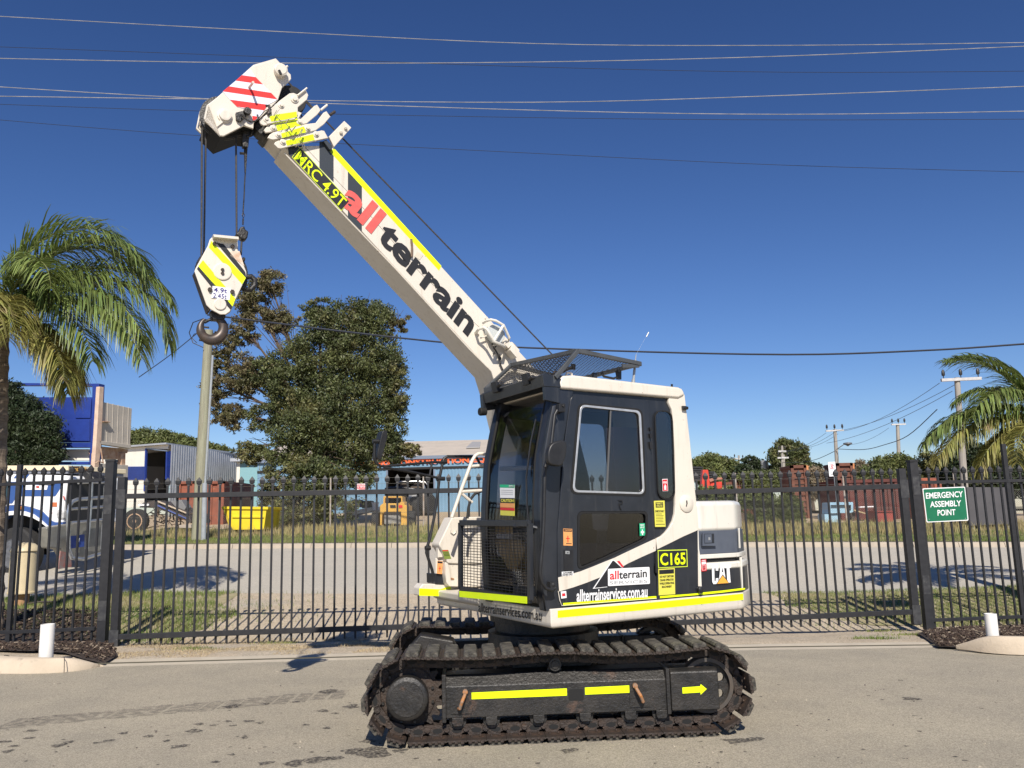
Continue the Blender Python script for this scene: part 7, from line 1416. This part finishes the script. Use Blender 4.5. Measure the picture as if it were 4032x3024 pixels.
# front of truck
fp0 = tp.hit('a1', 1160, 1300); ft = Pl(fp0, -tn, tx_)
def tF(name, c, L, m, th, off=0, bev=0, par=None): return MB().prism(ft.pts(c, L, off), -tx_*th).build(name, m, par or trk, bevel=bev)
tF('grille', 'a1', [(1240,650),(1900,640),(1900,1450),(1240,1450)], mat('grille_black', (.02,.02,.02), None, rough=.5), .3, .05)
tS('headlight', 'a1', [(1015,1190),(1100,1180),(1160,1200),(1150,1350),(1080,1370),(1020,1320)], mat('headlight_glass', (.25,.25,.25), (.6,.6,.6), 14, .15), .1, .02, .02)
tF('bumper', 'a7', [(610,255),(880,215),(1380,140),(1385,540),(1290,610),(960,660),(860,640),(800,540),(650,520)], mat('dull_alloy', (.30,.29,.25), (.22,.215,.19), 4, .45, metal=.4), .25, .25, .03)
tF('number_plate', 'a7', [(897,372),(1105,345),(1100,505),(895,535)], mat('plate_blue', (.03,.07,.30), None, rough=.5), .02, .42)
ptext('W', 'lettering', Pl(fp0, -tn, tx_), 'a7', (1003,450), (1042,445), (1003,398), INKW, trk, .05, off=.45)
tF('mud_flap', 'a7', [(795,560),(930,600),(935,770),(765,800)], mat('flap_grey', (.22,.2,.19), (.3,.12,.1), 8, .8), .03, .3)
AL = mat('bullbar_alloy', (.55,.56,.56), (.4,.41,.41), 6, .3, metal=.8)
bb = MB(); F3 = lambda L, o=.55: [ft.hit('a1', x, y, o) for x, y in L]
bb.tube(F3([(1245,1900),(1240,1600),(1240,1250),(1260,1120),(1310,1040),(1400,1000),(1700,975),(1960,955)]), .045, 10).tube(F3([(1300,1170),(1960,1130)]), .035, 8).tube(F3([(1290,1420),(1960,1360)]), .035, 8).tube(F3([(1660,690),(1650,1000),(1620,1400),(1570,1900)]), .04, 8).tube(F3([(1420,700),(1660,690),(1900,690),(1960,690)]), .03, 8).tube(F3([(1840,1900),(1870,1400),(1900,980),(1905,740)]), .035, 8).tube(F3([(1245,1900),(1300,2060),(1500,2080),(1900,1960)]), .045, 10)
bb.build('bull_bar', AL, trk, smooth=True)
# truck cab / white body behind
tS('cab', 'a1', [(-500,385),(1230,378),(1230,470),(-500,470)], mat('cream_roofband', (.72,.62,.42), None, rough=.5), 1.9, -.3, .02)
tS('cab_rail', 'a1', [(-500,472),(1230,475),(1230,528),(-500,528)], mat('rail_grey', (.18,.19,.22)), 1.8, -.35)
tS('windscreen', 'a1', [(-500,600),(-40,600),(180,690),(120,960),(60,1050),(-500,1050)], mat('dark_teal_glass', (.02,.05,.07), None, rough=.1), .1, .02)
tS('name_board', 'a1', [(1255,400),(1420,395),(1640,470),(1560,480),(1260,530)], mat('dark_brown_board', (.035,.02,.012), None), .05, .05)
merge(COL.objects['name_board'], ptext('Long Haul', 'tmp', tp, 'a1', (1290,495), (1560,470), (1290,420), mat('gold_letter', (.55,.33,.08)), None, .01, off=.06))
tS('exhaust', 'a1', [(1440,520),(1560,470),(1640,540),(1700,600),(1700,700),(1400,690),(1350,600)], GREASE, .4, -.5, .04)
# blue and cream raised module
Ym = 23; mp_ = Pl(atY('L', 820, 800, Ym), (.98, -.18, 0), (-.18, -.98, 0))
g = thing('raised_cabin', 'blue steel framed cabin with cream side raised on rusty legs behind the truck', 'cabin module', (mp_.o.x, mp_.o.y, tz(mp_.o.x, mp_.o.y)))
def mS(name, L, m, th, off=0, bev=.01, c='L'): return MB().prism(mp_.pts(c, L, off), -mp_.n*th).build(name, m, g, bevel=bev)
mS('corner_post', [(805,243),(862,243),(850,500),(828,900),(822,948),(775,948),(790,700)], NAVY, .25)
mS('top_beam', [(-200,235),(390,240),(810,244),(812,268),(390,262),(-200,262)], NAVY, .15)
mS('blue_door', [(655,378),(795,375),(785,545),(655,545)], NAVY, .05, .03); mS('blue_wall', [(-200,362),(800,362),(785,755),(-200,755)], NAVY, .1); mS('blue_door', [(575,560),(780,556),(778,745),(575,745)], NAVY, .03, .03)
mS('lower_beam', [(-200,758),(790,758),(788,800),(-200,805)], NAVY, .2); mS('cream_panel', [(-200,815),(775,815),(775,915),(-200,915)], mat('cream_panel', (.80,.76,.66)), .05, -.3); mS('skirt_beam', [(-200,925),(770,925),(770,950),(-200,950)], NAVY, .1, -.1)
me2 = Pl(mp_.hit('L', 862, 600), (.25, .97, 0), (.97, -.25, 0))
def mE(name, L, m, th, off=0, bev=.01): return MB().prism(me2.pts('L', L, off), -me2.n*th).build(name, m, g, bevel=bev)
CRB = mat('cream_beige', (.50,.45,.38), (.44,.40,.34), 3, .6, c3=(.4,.28,.18), s3=6, t3=.66); RL = mat('rust_leg', (.36,.20,.12), (.50,.36,.26), 7, .8)
mE('side_panel', [(900,405),(1150,460),(1133,800),(880,765)], CRB, .2, .05); mE('edge_post', [(868,270),(905,275),(880,820),(845,1080),(815,1080),(835,800)], mat('peach_post', (.66,.50,.38), (.55,.4,.3), 6, .7), .12, .12)
for i in range(5): x = 940+i*45; mE('panel_rib', [(x,410+i*10),(x+6,411+i*10),(x-4,770+i*8),(x-12,768+i*8)], CRB, .03, .058)
mE('step_bracket', [(900,570),(965,575),(965,582),(900,578)], RL, .12, .15); mE('lower_rail', [(870,740),(1145,778),(1140,810),(865,770)], CRB, .15, .12)
mE('under_frame', [(880,790),(1120,818),(1110,850),(1080,850),(1085,900),(870,895),(850,850)], RL, .3, -.1); mE('leg', [(1060,850),(1095,850),(1092,960),(1060,960)], RL, .15, .0); mE('lower_cladding', [(885,940),(1118,955),(1108,1200),(885,1200)], CRB, .1, .05)
mE('leg', [(835,850),(865,850),(850,1100),(820,1100)], RL, .15, .1)
ch = MB().tube(me2.pts('L', [(878,810),(885,850),(890,890),(900,935),(860,920),(830,940)], .2), .02, 6); ch.build('chain', RL, g)
MB().prism([p for p in me2.pts('L', [(905,862),(1010,862),(1010,905),(905,905)], -.2)], -me2.n*.05).build('white_box', INKW, g)
